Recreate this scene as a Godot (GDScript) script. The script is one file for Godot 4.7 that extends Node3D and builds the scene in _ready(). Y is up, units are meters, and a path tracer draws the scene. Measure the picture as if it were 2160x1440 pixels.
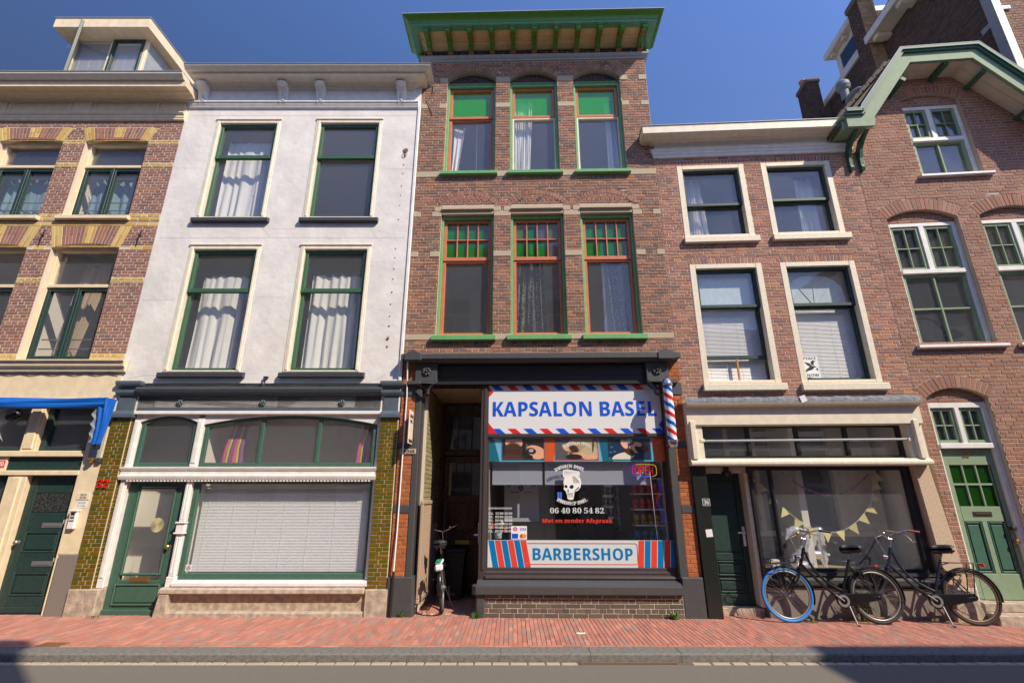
extends Node3D
# A Dutch street front seen from across the road: five houses, shop fronts, three bicycles.

# ------------------------------------------------------------------ mesh builder
class MB:
	var v := PackedVector3Array()
	var n := PackedVector3Array()
	var c := PackedColorArray()
	var uv := PackedVector2Array()
	var col := Color(1, 1, 1)
	var xf := Transform3D()
	func tri(a: Vector3, b: Vector3, d: Vector3) -> void:   # counter-clockwise seen from outside
		var A := xf * a
		var B := xf * b
		var D := xf * d
		var nn := (B - A).cross(D - A)
		if nn.length_squared() < 1e-16:
			return
		nn = nn.normalized()
		v.append(A); v.append(D); v.append(B)
		for i in 3:
			n.append(nn); c.append(col); uv.append(Vector2.ZERO)
	func quad(a: Vector3, b: Vector3, d: Vector3, e: Vector3) -> void:
		tri(a, b, d)
		tri(a, d, e)
	func quaduv(a: Vector3, b: Vector3, d: Vector3, e: Vector3) -> void:   # a = lower left; uv over the whole image
		var at := v.size()
		quad(a, b, d, e)
		var q := [Vector2(0, 1), Vector2(1, 0), Vector2(1, 1), Vector2(0, 1), Vector2(0, 0), Vector2(1, 0)]
		for i in 6:
			uv[at + i] = q[i]
	func vn(p: Vector3, q: Vector3) -> void:
		v.append(xf * p); n.append((xf.basis * q).normalized()); c.append(col); uv.append(Vector2.ZERO)
	func squad(a, b, d, e, na, nb, nd, ne) -> void:   # smooth quad, counter-clockwise
		vn(a, na); vn(d, nd); vn(b, nb)
		vn(a, na); vn(e, ne); vn(d, nd)
	func cquad(a: Vector3, b: Vector3, d: Vector3, e: Vector3, m: Vector3) -> void:   # turned away from m
		if (b - a).cross(d - a).dot((a + d) * 0.5 - m) < 0.0:
			quad(a, e, d, b)
		else:
			quad(a, b, d, e)
	func ctri(a: Vector3, b: Vector3, d: Vector3, m: Vector3) -> void:
		if (b - a).cross(d - a).dot((a + b + d) / 3.0 - m) < 0.0:
			tri(a, d, b)
		else:
			tri(a, b, d)
	func box(x0: float, x1: float, y0: float, y1: float, z0: float, z1: float, b := 0.0) -> void:
		var m := Vector3(x0 + x1, y0 + y1, z0 + z1) * 0.5
		var h := Vector3(x1 - x0, y1 - y0, z1 - z0) * 0.5
		b = minf(b, minf(h.x, minf(h.y, h.z)) * 0.9)
		for ax in 3:
			var u := (ax + 1) % 3
			var w := (ax + 2) % 3
			for s in [-1.0, 1.0]:
				var q := []
				for k in [[-1, -1], [1, -1], [1, 1], [-1, 1]]:
					var p := Vector3()
					p[ax] = s * h[ax]; p[u] = k[0] * (h[u] - b); p[w] = k[1] * (h[w] - b)
					q.append(m + p)
				cquad(q[0], q[1], q[2], q[3], m)
		if b <= 0.0:
			return
		for ax in 3:   # edges along ax
			var u := (ax + 1) % 3
			var w := (ax + 2) % 3
			for su in [-1.0, 1.0]:
				for sw in [-1.0, 1.0]:
					var q := []
					for k in [[-1.0, 0], [1.0, 0], [1.0, 1], [-1.0, 1]]:
						var p := Vector3()
						p[ax] = k[0] * (h[ax] - b)
						p[u] = su * (h[u] - (b if k[1] == 1 else 0.0))
						p[w] = sw * (h[w] - (0.0 if k[1] == 1 else b))
						q.append(m + p)
					cquad(q[0], q[1], q[2], q[3], m)
		for sx in [-1.0, 1.0]:
			for sy in [-1.0, 1.0]:
				for sz in [-1.0, 1.0]:
					var s := Vector3(sx, sy, sz)
					ctri(m + s * (h - Vector3(0, b, b)), m + s * (h - Vector3(b, 0, b)), m + s * (h - Vector3(b, b, 0)), m)
	func prism(p0: PackedVector2Array, z0: float, z1: float, b := 0.0, back := false) -> void:
		var p := p0
		if Geometry2D.is_polygon_clockwise(p):
			p = p.duplicate()
			p.reverse()
		var k := p.size()
		var f := p
		if b > 0.0:
			f = PackedVector2Array()
			for i in k:
				var d0 := (p[i] - p[(i + k - 1) % k]).normalized()
				var d1 := (p[(i + 1) % k] - p[i]).normalized()
				var m := (Vector2(-d0.y, d0.x) + Vector2(-d1.y, d1.x)).normalized()
				f.append(p[i] + m * (b / maxf(0.35, m.dot(Vector2(-d0.y, d0.x)))))
		var t := Geometry2D.triangulate_polygon(f)
		for i in range(0, t.size(), 3):
			var A := f[t[i]]; var B := f[t[i + 1]]; var D := f[t[i + 2]]
			if (B - A).cross(D - A) < 0:
				var s := B; B = D; D = s
			tri(Vector3(A.x, A.y, z1), Vector3(B.x, B.y, z1), Vector3(D.x, D.y, z1))
			if back:
				tri(Vector3(A.x, A.y, z0), Vector3(D.x, D.y, z0), Vector3(B.x, B.y, z0))
		for i in k:
			var a := p[i]; var e := p[(i + 1) % k]
			var zb := z1 - b
			quad(Vector3(a.x, a.y, z0), Vector3(e.x, e.y, z0), Vector3(e.x, e.y, zb), Vector3(a.x, a.y, zb))
			if b > 0.0:
				var fa := f[i]; var fe := f[(i + 1) % k]
				quad(Vector3(a.x, a.y, zb), Vector3(e.x, e.y, zb), Vector3(fe.x, fe.y, z1), Vector3(fa.x, fa.y, z1))
	func sweep(path: Array, prof: Array, caps := true) -> void:   # path (x, z) with its outside to the left of travel; prof (out, y) from below outwards and up
		var off := []
		for i in path.size():
			var d0: Vector2 = (path[i] - path[i - 1]).normalized() if i > 0 else (path[1] - path[0]).normalized()
			var d1: Vector2 = (path[i + 1] - path[i]).normalized() if i < path.size() - 1 else d0
			var m := (Vector2(-d0.y, d0.x) + Vector2(-d1.y, d1.x)).normalized()
			off.append(m / maxf(0.3, m.dot(Vector2(-d1.y, d1.x))))
		var P := func(i: int, j: int) -> Vector3:
			var q: Vector2 = path[i] + off[i] * prof[j].x
			return Vector3(q.x, prof[j].y, q.y)
		for i in path.size() - 1:
			for j in prof.size() - 1:
				quad(P.call(i, j), P.call(i + 1, j), P.call(i + 1, j + 1), P.call(i, j + 1))
		if caps:
			var pp := PackedVector2Array()
			for q in prof:
				pp.append(q)
			var t := Geometry2D.triangulate_polygon(pp)
			for i in range(0, t.size(), 3):
				for e in [0, path.size() - 1]:
					tri(P.call(e, t[i]), P.call(e, t[i + 1]), P.call(e, t[i + 2]))
	func tube(pts: Array, r, sides := 8, closed := false) -> void:   # r a number or one per point
		var k := pts.size()
		var up := Vector3.UP
		var rings := []
		var last := Vector3.ZERO
		for i in k:
			var t: Vector3
			if closed:
				t = (pts[(i + 1) % k] - pts[(i + k - 1) % k]).normalized()
			else:
				t = (pts[mini(i + 1, k - 1)] - pts[maxi(i - 1, 0)]).normalized()
			var s := last
			if i == 0:
				s = t.cross(up if absf(t.y) < 0.9 else Vector3.RIGHT)
			s = (s - t * s.dot(t)).normalized()
			last = s
			var w := t.cross(s)
			var ring := []
			for j in sides + 1:
				var a := TAU * j / sides
				ring.append(s * cos(a) + w * sin(a))
			rings.append(ring)
		for i in (k if closed else k - 1):
			var i2 := (i + 1) % k
			var ra: float = r[i] if r is Array else r
			var rb: float = r[i2] if r is Array else r
			for j in sides:
				var q0: Vector3 = rings[i][j]; var q1: Vector3 = rings[i][j + 1]
				var q2: Vector3 = rings[i2][j + 1]; var q3: Vector3 = rings[i2][j]
				squad(pts[i] + q0 * ra, pts[i] + q1 * ra, pts[i2] + q2 * rb, pts[i2] + q3 * rb, q0, q1, q2, q3)
		if not closed:
			for e in [0, k - 1]:
				var rr: float = r[e] if r is Array else r
				for j in sides:
					var a: Vector3 = pts[e] + rings[e][j] * rr
					var b: Vector3 = pts[e] + rings[e][j + 1] * rr
					if e == 0:
						tri(pts[e], b, a)
					else:
						tri(pts[e], a, b)
	func lathe(prof: Array, sides := 16, o := Vector3.ZERO, bas := Basis()) -> void:   # prof (radius, height) from below up, about the y axis
		var keep := xf
		xf = xf * Transform3D(bas, o)
		for i in prof.size() - 1:
			var d: Vector2 = prof[i + 1] - prof[i]
			var nn := Vector2(d.y, -d.x).normalized()
			for j in sides:
				var a := TAU * j / sides
				var b := TAU * (j + 1) / sides
				var ca := Vector3(cos(a), 0, sin(a)); var cb := Vector3(cos(b), 0, sin(b))
				var up := Vector3.UP
				squad(cb * prof[i].x + up * prof[i].y, ca * prof[i].x + up * prof[i].y, ca * prof[i + 1].x + up * prof[i + 1].y, cb * prof[i + 1].x + up * prof[i + 1].y,
					cb * nn.x + up * nn.y, ca * nn.x + up * nn.y, ca * nn.x + up * nn.y, cb * nn.x + up * nn.y)
		xf = keep
	func ball(o: Vector3, r: Vector3, seg := 10, rows := 6) -> void:
		for i in rows:
			for j in seg:
				var q := []
				for k in [[0, 0], [0, 1], [1, 1], [1, 0]]:
					var th: float = PI * (i + k[0]) / rows; var ph: float = TAU * (j + k[1]) / seg
					q.append(Vector3(sin(th) * cos(ph), cos(th), sin(th) * sin(ph)))
				squad(o + q[0] * r, o + q[1] * r, o + q[2] * r, o + q[3] * r, q[0] / r, q[1] / r, q[2] / r, q[3] / r)
	func frame(x0: float, x1: float, y0: float, y1: float, w: Array, z0: float, z1: float, b := 0.004) -> void:   # w = left, right, bottom, top
		box(x0, x0 + w[0], y0, y1, z0, z1, b)
		box(x1 - w[1], x1, y0, y1, z0, z1, b)
		if w[2] > 0:
			box(x0 + w[0], x1 - w[1], y0, y0 + w[2], z0, z1 - 0.001, b)
		if w[3] > 0:
			box(x0 + w[0], x1 - w[1], y1 - w[3], y1, z0, z1 - 0.001, b)
	func wall(x0: float, x1: float, y0: float, y1: float, holes: Array, zf: float, zb: float) -> void:   # holes: [x0, x1, y0, y1]
		var xs := [x0, x1]; var ys := [y0, y1]
		for h in holes:
			xs.append(clampf(h[0], x0, x1)); xs.append(clampf(h[1], x0, x1)); ys.append(clampf(h[2], y0, y1)); ys.append(clampf(h[3], y0, y1))
		xs.sort(); ys.sort()
		var full := func(i: int, j: int) -> bool:
			if i < 0 or j < 0 or i >= xs.size() - 1 or j >= ys.size() - 1:
				return false
			var cx: float = (xs[i] + xs[i + 1]) * 0.5; var cy: float = (ys[j] + ys[j + 1]) * 0.5
			for h in holes:
				if cx > h[0] and cx < h[1] and cy > h[2] and cy < h[3]:
					return false
			return true
		for i in xs.size() - 1:
			for j in ys.size() - 1:
				if xs[i + 1] - xs[i] < 1e-5 or ys[j + 1] - ys[j] < 1e-5 or not full.call(i, j):
					continue
				var a: float = xs[i]; var b: float = xs[i + 1]; var p: float = ys[j]; var q: float = ys[j + 1]
				quad(Vector3(a, p, zf), Vector3(b, p, zf), Vector3(b, q, zf), Vector3(a, q, zf))
				quad(Vector3(a, q, zb), Vector3(b, q, zb), Vector3(b, p, zb), Vector3(a, p, zb))
				var i0 := i - 1
				while i0 >= 0 and xs[i0 + 1] - xs[i0] < 1e-5: i0 -= 1
				var i1 := i + 1
				while i1 < xs.size() - 1 and xs[i1 + 1] - xs[i1] < 1e-5: i1 += 1
				var j0 := j - 1
				while j0 >= 0 and ys[j0 + 1] - ys[j0] < 1e-5: j0 -= 1
				var j1 := j + 1
				while j1 < ys.size() - 1 and ys[j1 + 1] - ys[j1] < 1e-5: j1 += 1
				if not full.call(i0, j): quad(Vector3(a, p, zb), Vector3(a, p, zf), Vector3(a, q, zf), Vector3(a, q, zb))
				if not full.call(i1, j): quad(Vector3(b, p, zf), Vector3(b, p, zb), Vector3(b, q, zb), Vector3(b, q, zf))
				if not full.call(i, j0): quad(Vector3(a, p, zb), Vector3(b, p, zb), Vector3(b, p, zf), Vector3(a, p, zf))
				if not full.call(i, j1): quad(Vector3(a, q, zf), Vector3(b, q, zf), Vector3(b, q, zb), Vector3(a, q, zb))
	func mesh() -> ArrayMesh:
		var arr := []
		arr.resize(Mesh.ARRAY_MAX)
		arr[Mesh.ARRAY_VERTEX] = v; arr[Mesh.ARRAY_NORMAL] = n; arr[Mesh.ARRAY_COLOR] = c; arr[Mesh.ARRAY_TEX_UV] = uv
		var am := ArrayMesh.new()
		am.add_surface_from_arrays(Mesh.PRIMITIVE_TRIANGLES, arr)
		return am

# ------------------------------------------------------------------ nodes
var rng := RandomNumberGenerator.new()
var names := {}
var M := {}
var cam: Camera3D

func rnd(a := 0.0, b := 1.0) -> float:
	return rng.randf_range(a, b)

func called(parent: Node, base: String) -> String:
	var k := str(parent.get_instance_id()) + base
	var i: int = names.get(k, 0)
	names[k] = i + 1
	return base if i == 0 else "%s_%03d" % [base, i]

func tag(o: Node, label: String, category: String, group := "") -> Node:
	o.set_meta("label", label); o.set_meta("category", category)
	if group: o.set_meta("group", group)
	return o

func thing(base: String, label: String, category: String, xf := Transform3D(), group := "") -> Node3D:
	var o := Node3D.new()
	o.name = called(self, base)
	add_child(o, true)
	o.transform = xf
	return tag(o, label, category, group)

func part(parent: Node, base: String, b: MB, mat: Material, label := "") -> MeshInstance3D:
	var o := MeshInstance3D.new()
	o.name = called(parent, base)
	o.mesh = b.mesh()
	o.material_override = null
	o.mesh.surface_set_material(0, mat)
	parent.add_child(o, true)
	if label: o.set_meta("label", label)
	return o

func solo(base: String, label: String, category: String, b: MB, mat: Material, xf := Transform3D(), group := "") -> MeshInstance3D:
	var o := part(self, base, b, mat)
	o.transform = xf
	tag(o, label, category, group)
	return o

func structure(o: Node) -> Node:
	o.set_meta("kind", "structure")
	return o

func at(h: Transform3D, x: float, y: float, z: float) -> Transform3D:
	return h * Transform3D(Basis(), Vector3(x, y, z))

# ------------------------------------------------------------------ materials
func lin(r: float, g: float, b: float) -> Color:
	return Color(r, g, b).linear_to_srgb()

func noise_tex(freq: float, lo: float, hi: float, oct := 5, seed_ := 1, size := 512, kind := FastNoiseLite.TYPE_SIMPLEX_SMOOTH, p0 := 0.15, p1 := 0.85) -> NoiseTexture2D:
	var t := NoiseTexture2D.new()
	t.width = size; t.height = size; t.seamless = true
	var f := FastNoiseLite.new()
	f.seed = seed_; f.frequency = freq; f.fractal_octaves = oct; f.noise_type = kind
	t.noise = f
	var g := Gradient.new()
	g.set_color(0, Color(lo, lo, lo)); g.set_color(1, Color(hi, hi, hi))
	g.set_offset(0, p0); g.set_offset(1, p1)
	t.color_ramp = g
	return t

func bump_tex(freq: float, oct := 4, seed_ := 3, strength := 6.0) -> NoiseTexture2D:
	var t := NoiseTexture2D.new()
	t.width = 512; t.height = 512; t.seamless = true; t.as_normal_map = true; t.bump_strength = strength
	var f := FastNoiseLite.new()
	f.seed = seed_; f.frequency = freq; f.fractal_octaves = oct
	t.noise = f
	return t

func mat(col: Color, rough := 0.6, tex: Texture2D = null, scale := 1.0, bump: Texture2D = null, bs := 0.4, metal := 0.0) -> StandardMaterial3D:
	var m := StandardMaterial3D.new()
	m.albedo_color = col
	m.roughness = rough
	m.metallic = metal
	if tex:
		m.albedo_texture = tex
	if bump:
		m.normal_enabled = true
		m.normal_texture = bump
		m.normal_scale = bs
	if tex or bump:
		m.uv1_triplanar = true
		m.uv1_world_triplanar = true
		m.uv1_scale = Vector3(scale, scale, scale)
	return m

func glass(tint: Color, alpha: float, rough := 0.02) -> StandardMaterial3D:
	var m := StandardMaterial3D.new()
	m.albedo_color = Color(tint.r, tint.g, tint.b, alpha)
	m.transparency = BaseMaterial3D.TRANSPARENCY_ALPHA
	m.roughness = rough
	return m

func make_materials() -> void:
	var grain := noise_tex(0.045, 0.86, 1.0, 5, 11)
	var dirt := noise_tex(0.012, 0.94, 1.0, 6, 5)
	var weather := noise_tex(0.02, 0.80, 1.0, 6, 8, 512, FastNoiseLite.TYPE_SIMPLEX_SMOOTH, 0.1, 0.45)
	var speck := noise_tex(0.25, 0.45, 1.0, 3, 7, 512, FastNoiseLite.TYPE_SIMPLEX_SMOOTH, 0.2, 0.8)
	var rough_b := bump_tex(0.03, 5, 3, 8.0)
	var fine_b := bump_tex(0.12, 4, 4, 5.0)
	M.brick = mat(Color(1, 1, 1), 0.85, noise_tex(0.06, 0.84, 1.0, 5, 21), 3.0, fine_b, 0.5)
	M.brick.vertex_color_use_as_albedo = true
	M.glazed = mat(Color(1, 1, 1), 0.16, noise_tex(0.05, 0.84, 1.0, 4, 23), 4.0)
	M.glazed.vertex_color_use_as_albedo = true
	M.paving = mat(Color(1, 1, 1), 0.88, noise_tex(0.05, 0.84, 1.0, 5, 25), 2.5, fine_b, 0.5)
	M.paving.vertex_color_use_as_albedo = true
	M.mortar = mat(lin(0.64, 0.53, 0.41), 0.95, grain, 3.0)
	M.mortar_pale = mat(lin(0.76, 0.65, 0.52), 0.95, grain, 3.0)
	M.mortar_dark = mat(lin(0.20, 0.17, 0.15), 0.95, grain, 3.0)
	M.plaster = mat(lin(0.77, 0.745, 0.71), 0.85, noise_tex(0.008, 0.93, 1.0, 6, 31), 0.35, rough_b, 0.09)
	M.plaster_crack = mat(lin(0.50, 0.46, 0.41), 0.9)
	M.white = mat(lin(0.82, 0.79, 0.75), 0.55, dirt, 0.8)
	M.cream = mat(lin(0.84, 0.69, 0.46), 0.42, dirt, 0.8)
	M.cream_pale = mat(lin(0.80, 0.72, 0.57), 0.55, dirt, 0.9)
	M.cream_worn = mat(lin(0.80, 0.72, 0.56), 0.6, dirt, 2.0)
	M.soffit = mat(lin(0.90, 0.66, 0.33), 0.5, dirt, 1.0)
	M.stone = mat(lin(0.56, 0.46, 0.32), 0.85, grain, 2.0, fine_b, 0.5)
	M.plinth = mat(lin(0.56, 0.45, 0.35), 0.85, noise_tex(0.018, 0.78, 1.0, 6, 41), 0.9, fine_b, 0.5)
	M.granite = mat(lin(0.42, 0.37, 0.33), 0.7, speck, 3.0)
	M.black_granite = mat(lin(0.035, 0.042, 0.036), 0.25, speck, 3.0)
	M.sandstone = mat(lin(0.66, 0.50, 0.35), 0.9, grain, 1.6, rough_b, 0.2)
	M.corbel_brick = mat(lin(0.50, 0.20, 0.085), 0.8)
	M.zinc = mat(lin(0.34, 0.36, 0.38), 0.5, dirt, 1.0)
	M.spoke = mat(lin(0.22, 0.22, 0.22), 0.5, null, 1, null, 0, 0.5)
	M.lead = mat(lin(0.17, 0.19, 0.22), 0.6, weather, 2.0, rough_b, 0.3)
	M.green_white_house = mat(lin(0.038, 0.118, 0.058), 0.5)
	M.green_shop = mat(lin(0.052, 0.125, 0.088), 0.5, dirt, 1.2)
	M.green_dark = mat(lin(0.016, 0.045, 0.040), 0.5, weather, 1.2)
	M.green_bright = mat(lin(0.165, 0.41, 0.155), 0.38, dirt, 1.0)
	M.green_deep = mat(lin(0.075, 0.25, 0.025), 0.38, dirt, 1.0)
	M.green_teal = mat(lin(0.12, 0.33, 0.18), 0.38, dirt, 1.0)
	M.green_pale = mat(lin(0.24, 0.34, 0.215), 0.7, dirt, 1.0)
	M.green_panel = mat(lin(0.045, 0.135, 0.090), 0.6, dirt, 1.0)
	M.terracotta = mat(lin(0.60, 0.185, 0.085), 0.4, dirt, 1.0)
	M.slate = mat(lin(0.095, 0.125, 0.150), 0.4, dirt, 1.0)
	M.slate_dark = mat(lin(0.055, 0.058, 0.070), 0.4, dirt, 1.0)
	M.anthracite = mat(lin(0.066, 0.068, 0.072), 0.5, dirt, 1.2)
	M.black = mat(lin(0.022, 0.022, 0.024), 0.4, dirt, 1.2)
	M.iron = mat(lin(0.02, 0.02, 0.022), 0.35)
	M.brownblack = mat(lin(0.060, 0.048, 0.048), 0.35, dirt, 1.2)
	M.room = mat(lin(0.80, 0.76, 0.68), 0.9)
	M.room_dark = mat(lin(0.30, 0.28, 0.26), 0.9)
	M.room_grey = mat(lin(0.50, 0.50, 0.48), 0.9)
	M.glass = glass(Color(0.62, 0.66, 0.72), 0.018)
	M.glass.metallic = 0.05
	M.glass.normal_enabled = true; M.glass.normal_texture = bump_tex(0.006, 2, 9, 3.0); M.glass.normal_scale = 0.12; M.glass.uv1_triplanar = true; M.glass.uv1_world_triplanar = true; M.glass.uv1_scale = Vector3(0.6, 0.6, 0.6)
	M.glass_clear = glass(Color(0.5, 0.5, 0.5), 0.006)
	M.glass_grey = glass(Color(0.45, 0.47, 0.5), 0.22)
	M.glass_green = glass(Color(0.16, 0.80, 0.12), 0.24, 0.06)
	M.glass_deep = glass(Color(0.0, 0.56, 0.20), 0.34, 0.06)
	M.glass_olive = glass(Color(0.40, 0.50, 0.05), 0.34, 0.06)
	M.glass_door = glass(Color(0.09, 0.32, 0.02), 0.45, 0.15)
	M.curtain = mat(lin(0.88, 0.88, 0.86), 0.9, grain, 6.0); M.curtain.backlight = Color(0.15, 0.15, 0.15); M.curtain.cull_mode = BaseMaterial3D.CULL_DISABLED
	M.curtain_beige = M.curtain.duplicate(); M.curtain_beige.albedo_color = lin(0.50, 0.38, 0.26)
	M.curtain_blue = M.curtain.duplicate(); M.curtain_blue.albedo_color = lin(0.22, 0.36, 0.42)
	M.blind = mat(lin(0.84, 0.85, 0.86), 0.45)
	M.wood = mat(lin(0.16, 0.055, 0.022), 0.35, noise_tex(0.02, 0.5, 1.0, 5, 51), 1.5)
	M.wood_pale = mat(lin(0.50, 0.27, 0.08), 0.6, grain, 2.0)
	M.boards = mat(lin(0.60, 0.45, 0.26), 0.6, dirt, 1.0)
	M.chrome = mat(lin(0.75, 0.75, 0.76), 0.16, null, 1, null, 0, 1.0)
	M.steel = mat(lin(0.34, 0.34, 0.34), 0.45, null, 1, null, 0, 0.7)
	M.brass = mat(lin(0.62, 0.38, 0.12), 0.35, null, 1, null, 0, 0.9)
	M.bronze = mat(lin(0.10, 0.075, 0.05), 0.4, null, 1, null, 0, 0.6)
	M.plastic_white = mat(lin(0.78, 0.78, 0.78), 0.35)
	M.sign_white = mat(lin(0.70, 0.71, 0.73), 0.3)
	M.sign_pale = mat(lin(0.58, 0.64, 0.65), 0.25)
	M.blue = mat(lin(0.0, 0.085, 0.62), 0.4)
	M.blue_mid = mat(lin(0.0, 0.17, 0.45), 0.3)
	M.red = mat(lin(0.66, 0.015, 0.015), 0.4)
	M.red_soft = mat(lin(0.70, 0.055, 0.035), 0.3)
	M.orange = mat(lin(0.72, 0.12, 0.02), 0.3)
	M.teal = mat(lin(0.0, 0.16, 0.25), 0.3)
	M.sky_blue = mat(lin(0.17, 0.52, 0.70), 0.3)
	M.letter_white = mat(lin(0.82, 0.82, 0.80), 0.4)
	M.letter_grey = mat(lin(0.62, 0.66, 0.66), 0.4)
	M.ink = mat(lin(0.01, 0.01, 0.012), 0.5)
	M.awning = mat(lin(0.0, 0.13, 0.58), 0.6, grain, 3.0); M.awning.cull_mode = BaseMaterial3D.CULL_DISABLED
	M.awning_grey = mat(lin(0.30, 0.34, 0.38), 0.7, grain, 3.0)
	M.rubber = mat(lin(0.022, 0.022, 0.022), 0.7)
	M.rubber_blue = mat(lin(0.035, 0.22, 0.62), 0.55)
	M.bike_black = mat(lin(0.012, 0.011, 0.011), 0.22)
	M.bike_navy = mat(lin(0.020, 0.022, 0.040), 0.3)
	M.rust = mat(lin(0.28, 0.16, 0.10), 0.5, grain, 5.0, null, 0, 0.4)
	M.leather = mat(lin(0.020, 0.020, 0.022), 0.45)
	M.grip_brown = mat(lin(0.20, 0.05, 0.035), 0.5)
	M.asphalt = mat(lin(0.25, 0.225, 0.185), 0.9, noise_tex(0.35, 0.66, 1.0, 3, 61, 1024, FastNoiseLite.TYPE_SIMPLEX_SMOOTH, 0.2, 0.8), 1.3, fine_b, 0.8)
	M.kerb = mat(lin(0.21, 0.20, 0.18), 0.85, noise_tex(0.03, 0.8, 1.0, 6, 63), 1.0, fine_b, 0.6)
	M.cobble = mat(lin(0.48, 0.42, 0.30), 0.85, grain, 2.0, fine_b, 0.6)
	M.sand = mat(lin(0.16, 0.12, 0.085), 0.95, grain, 3.0)
	M.tile = mat(lin(0.10, 0.075, 0.055), 0.8, weather, 2.0)
	M.leaf = mat(lin(0.07, 0.16, 0.025), 0.6); M.leaf.backlight = Color(0.1, 0.15, 0.03); M.leaf.cull_mode = BaseMaterial3D.CULL_DISABLED
	M.paper = mat(lin(0.75, 0.76, 0.78), 0.7)
	M.paper_blue = mat(lin(0.60, 0.74, 0.78), 0.7, dirt, 1.5)
	M.pennant = mat(lin(0.82, 0.76, 0.32), 0.8); M.pennant.backlight = Color(0.3, 0.27, 0.1); M.pennant.cull_mode = BaseMaterial3D.CULL_DISABLED
	M.dark_print = mat(lin(0.05, 0.05, 0.055), 0.6)

# ------------------------------------------------------------------ everything
func sky_image(sun: Vector3) -> Image:
	var w := 512; var h := 256
	var im := Image.create(w, h, false, Image.FORMAT_RGBF)
	for j in h:
		var el := PI / 2 - PI * (j + 0.5) / h
		for i in w:
			var az := TAU * (i + 0.5) / w
			var d := Vector3(sin(az) * cos(el), sin(el), -cos(az) * cos(el))
			var g := d.dot(sun)
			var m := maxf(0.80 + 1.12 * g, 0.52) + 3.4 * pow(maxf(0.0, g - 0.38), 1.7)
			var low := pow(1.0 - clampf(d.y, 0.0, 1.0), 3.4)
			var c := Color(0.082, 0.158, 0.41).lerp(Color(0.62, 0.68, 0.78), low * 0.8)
			c = Color(c.r * m * lerpf(0.94, 1.06, clampf(g, 0, 1)), c.g * m, c.b * m)
			if d.y < 0: c = Color(0.16, 0.15, 0.14)
			im.set_pixel(i, j, c)
	return im

func _ready() -> void:
	rng.seed = 20
	cam = Camera3D.new()
	cam.name = "camera"
	cam.fov = 70.36
	cam.far = 400.0
	cam.position = Vector3(0, 1.65, 7.82)
	cam.rotation_degrees = Vector3(17.68, 0, 0)
	add_child(cam)
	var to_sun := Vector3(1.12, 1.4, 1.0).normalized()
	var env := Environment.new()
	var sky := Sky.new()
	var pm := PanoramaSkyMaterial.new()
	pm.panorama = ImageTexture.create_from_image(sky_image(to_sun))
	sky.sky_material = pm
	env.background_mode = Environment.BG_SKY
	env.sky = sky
	env.tonemap_mode = Environment.TONE_MAPPER_LINEAR
	env.tonemap_exposure = 1.2
	env.sdfgi_enabled = true
	env.ssao_enabled = true
	env.ssil_enabled = true
	var we := WorldEnvironment.new()
	we.name = "world_environment"
	we.environment = env
	add_child(we)
	var sun := DirectionalLight3D.new()
	sun.name = "sun"
	sun.light_energy = 1.6
	sun.light_color = Color(1.0, 0.94, 0.84)
	sun.light_angular_distance = 0.5
	sun.shadow_enabled = true
	add_child(sun)
	sun.look_at_from_position(Vector3.ZERO, -to_sun, Vector3.UP)
	make_materials()
	street()
	white_house()
	left_house()
	barber_house()
	red_house()
	gable_house()
	tall_house()
	opposite()
	bicycles()
	person()

# ------------------------------------------------------------------ bricks
func pick(pal: Array) -> Color:
	var c: Color = pal[rng.randi_range(0, pal.size() - 1)]
	var k := rnd(0.90, 1.09)
	return Color(c.r * k, c.g * k, c.b * k)

func tint(pal: Array, r: float, g: float, b: float) -> Array:
	var o := []
	for c in pal: o.append(Color(c.r * r, c.g * g, c.b * b))
	return o

func rect_poly(x0: float, x1: float, y0: float, y1: float) -> PackedVector2Array:
	return PackedVector2Array([Vector2(x0, y0), Vector2(x1, y0), Vector2(x1, y1), Vector2(x0, y1)])

func area(p: PackedVector2Array) -> float:
	var s := 0.0
	for i in p.size():
		s += p[i].cross(p[(i + 1) % p.size()])
	return absf(s) * 0.5

func arc(cx: float, cy: float, r: float, a0: float, a1: float, n := 14) -> PackedVector2Array:   # angles from straight up, to the right
	var o := PackedVector2Array()
	for i in n + 1:
		var a := lerpf(a0, a1, float(i) / n)
		o.append(Vector2(cx + r * sin(a), cy + r * cos(a)))
	return o

func ring_poly(cx: float, cy: float, r0: float, r1: float, a: float) -> PackedVector2Array:
	var o := arc(cx, cy, r1, -a, a)
	var i := arc(cx, cy, r0, a, -a)
	o.append_array(i)
	return o

func clip_in(out: Array, rects: Array, excl: Array, keep, pal: Array) -> void:   # rects [cx, cy, w, h] -> entries; keep: a polygon to stay inside, or null
	var boxes := []
	for e in excl:
		var r := Rect2(e[0], Vector2.ZERO)
		for q in e: r = r.expand(q)
		boxes.append(r)
	for q in rects:
		var r := Rect2(q[0] - q[2] / 2, q[1] - q[3] / 2, q[2], q[3])
		var hit := []
		for i in excl.size():
			if boxes[i].intersects(r): hit.append(excl[i])
		if hit.is_empty() and keep == null:
			out.append([0, q[0], q[1], q[2], q[3], pick(pal)])
			continue
		var polys := [rect_poly(r.position.x, r.end.x, r.position.y, r.end.y)]
		if keep != null:
			polys = []
			for p in Geometry2D.intersect_polygons(rect_poly(r.position.x, r.end.x, r.position.y, r.end.y), keep): polys.append(p)
		for e in hit:
			var next := []
			for p in polys:
				for k in Geometry2D.clip_polygons(p, e):
					if not (Geometry2D.is_polygon_clockwise(k) != Geometry2D.is_polygon_clockwise(p) and polys.size() > 0 and area(k) > area(p)):
						next.append(k)
			polys = next
		for p in polys:
			if area(p) > 0.0004:
				out.append([1, p, pick(pal)])

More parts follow.
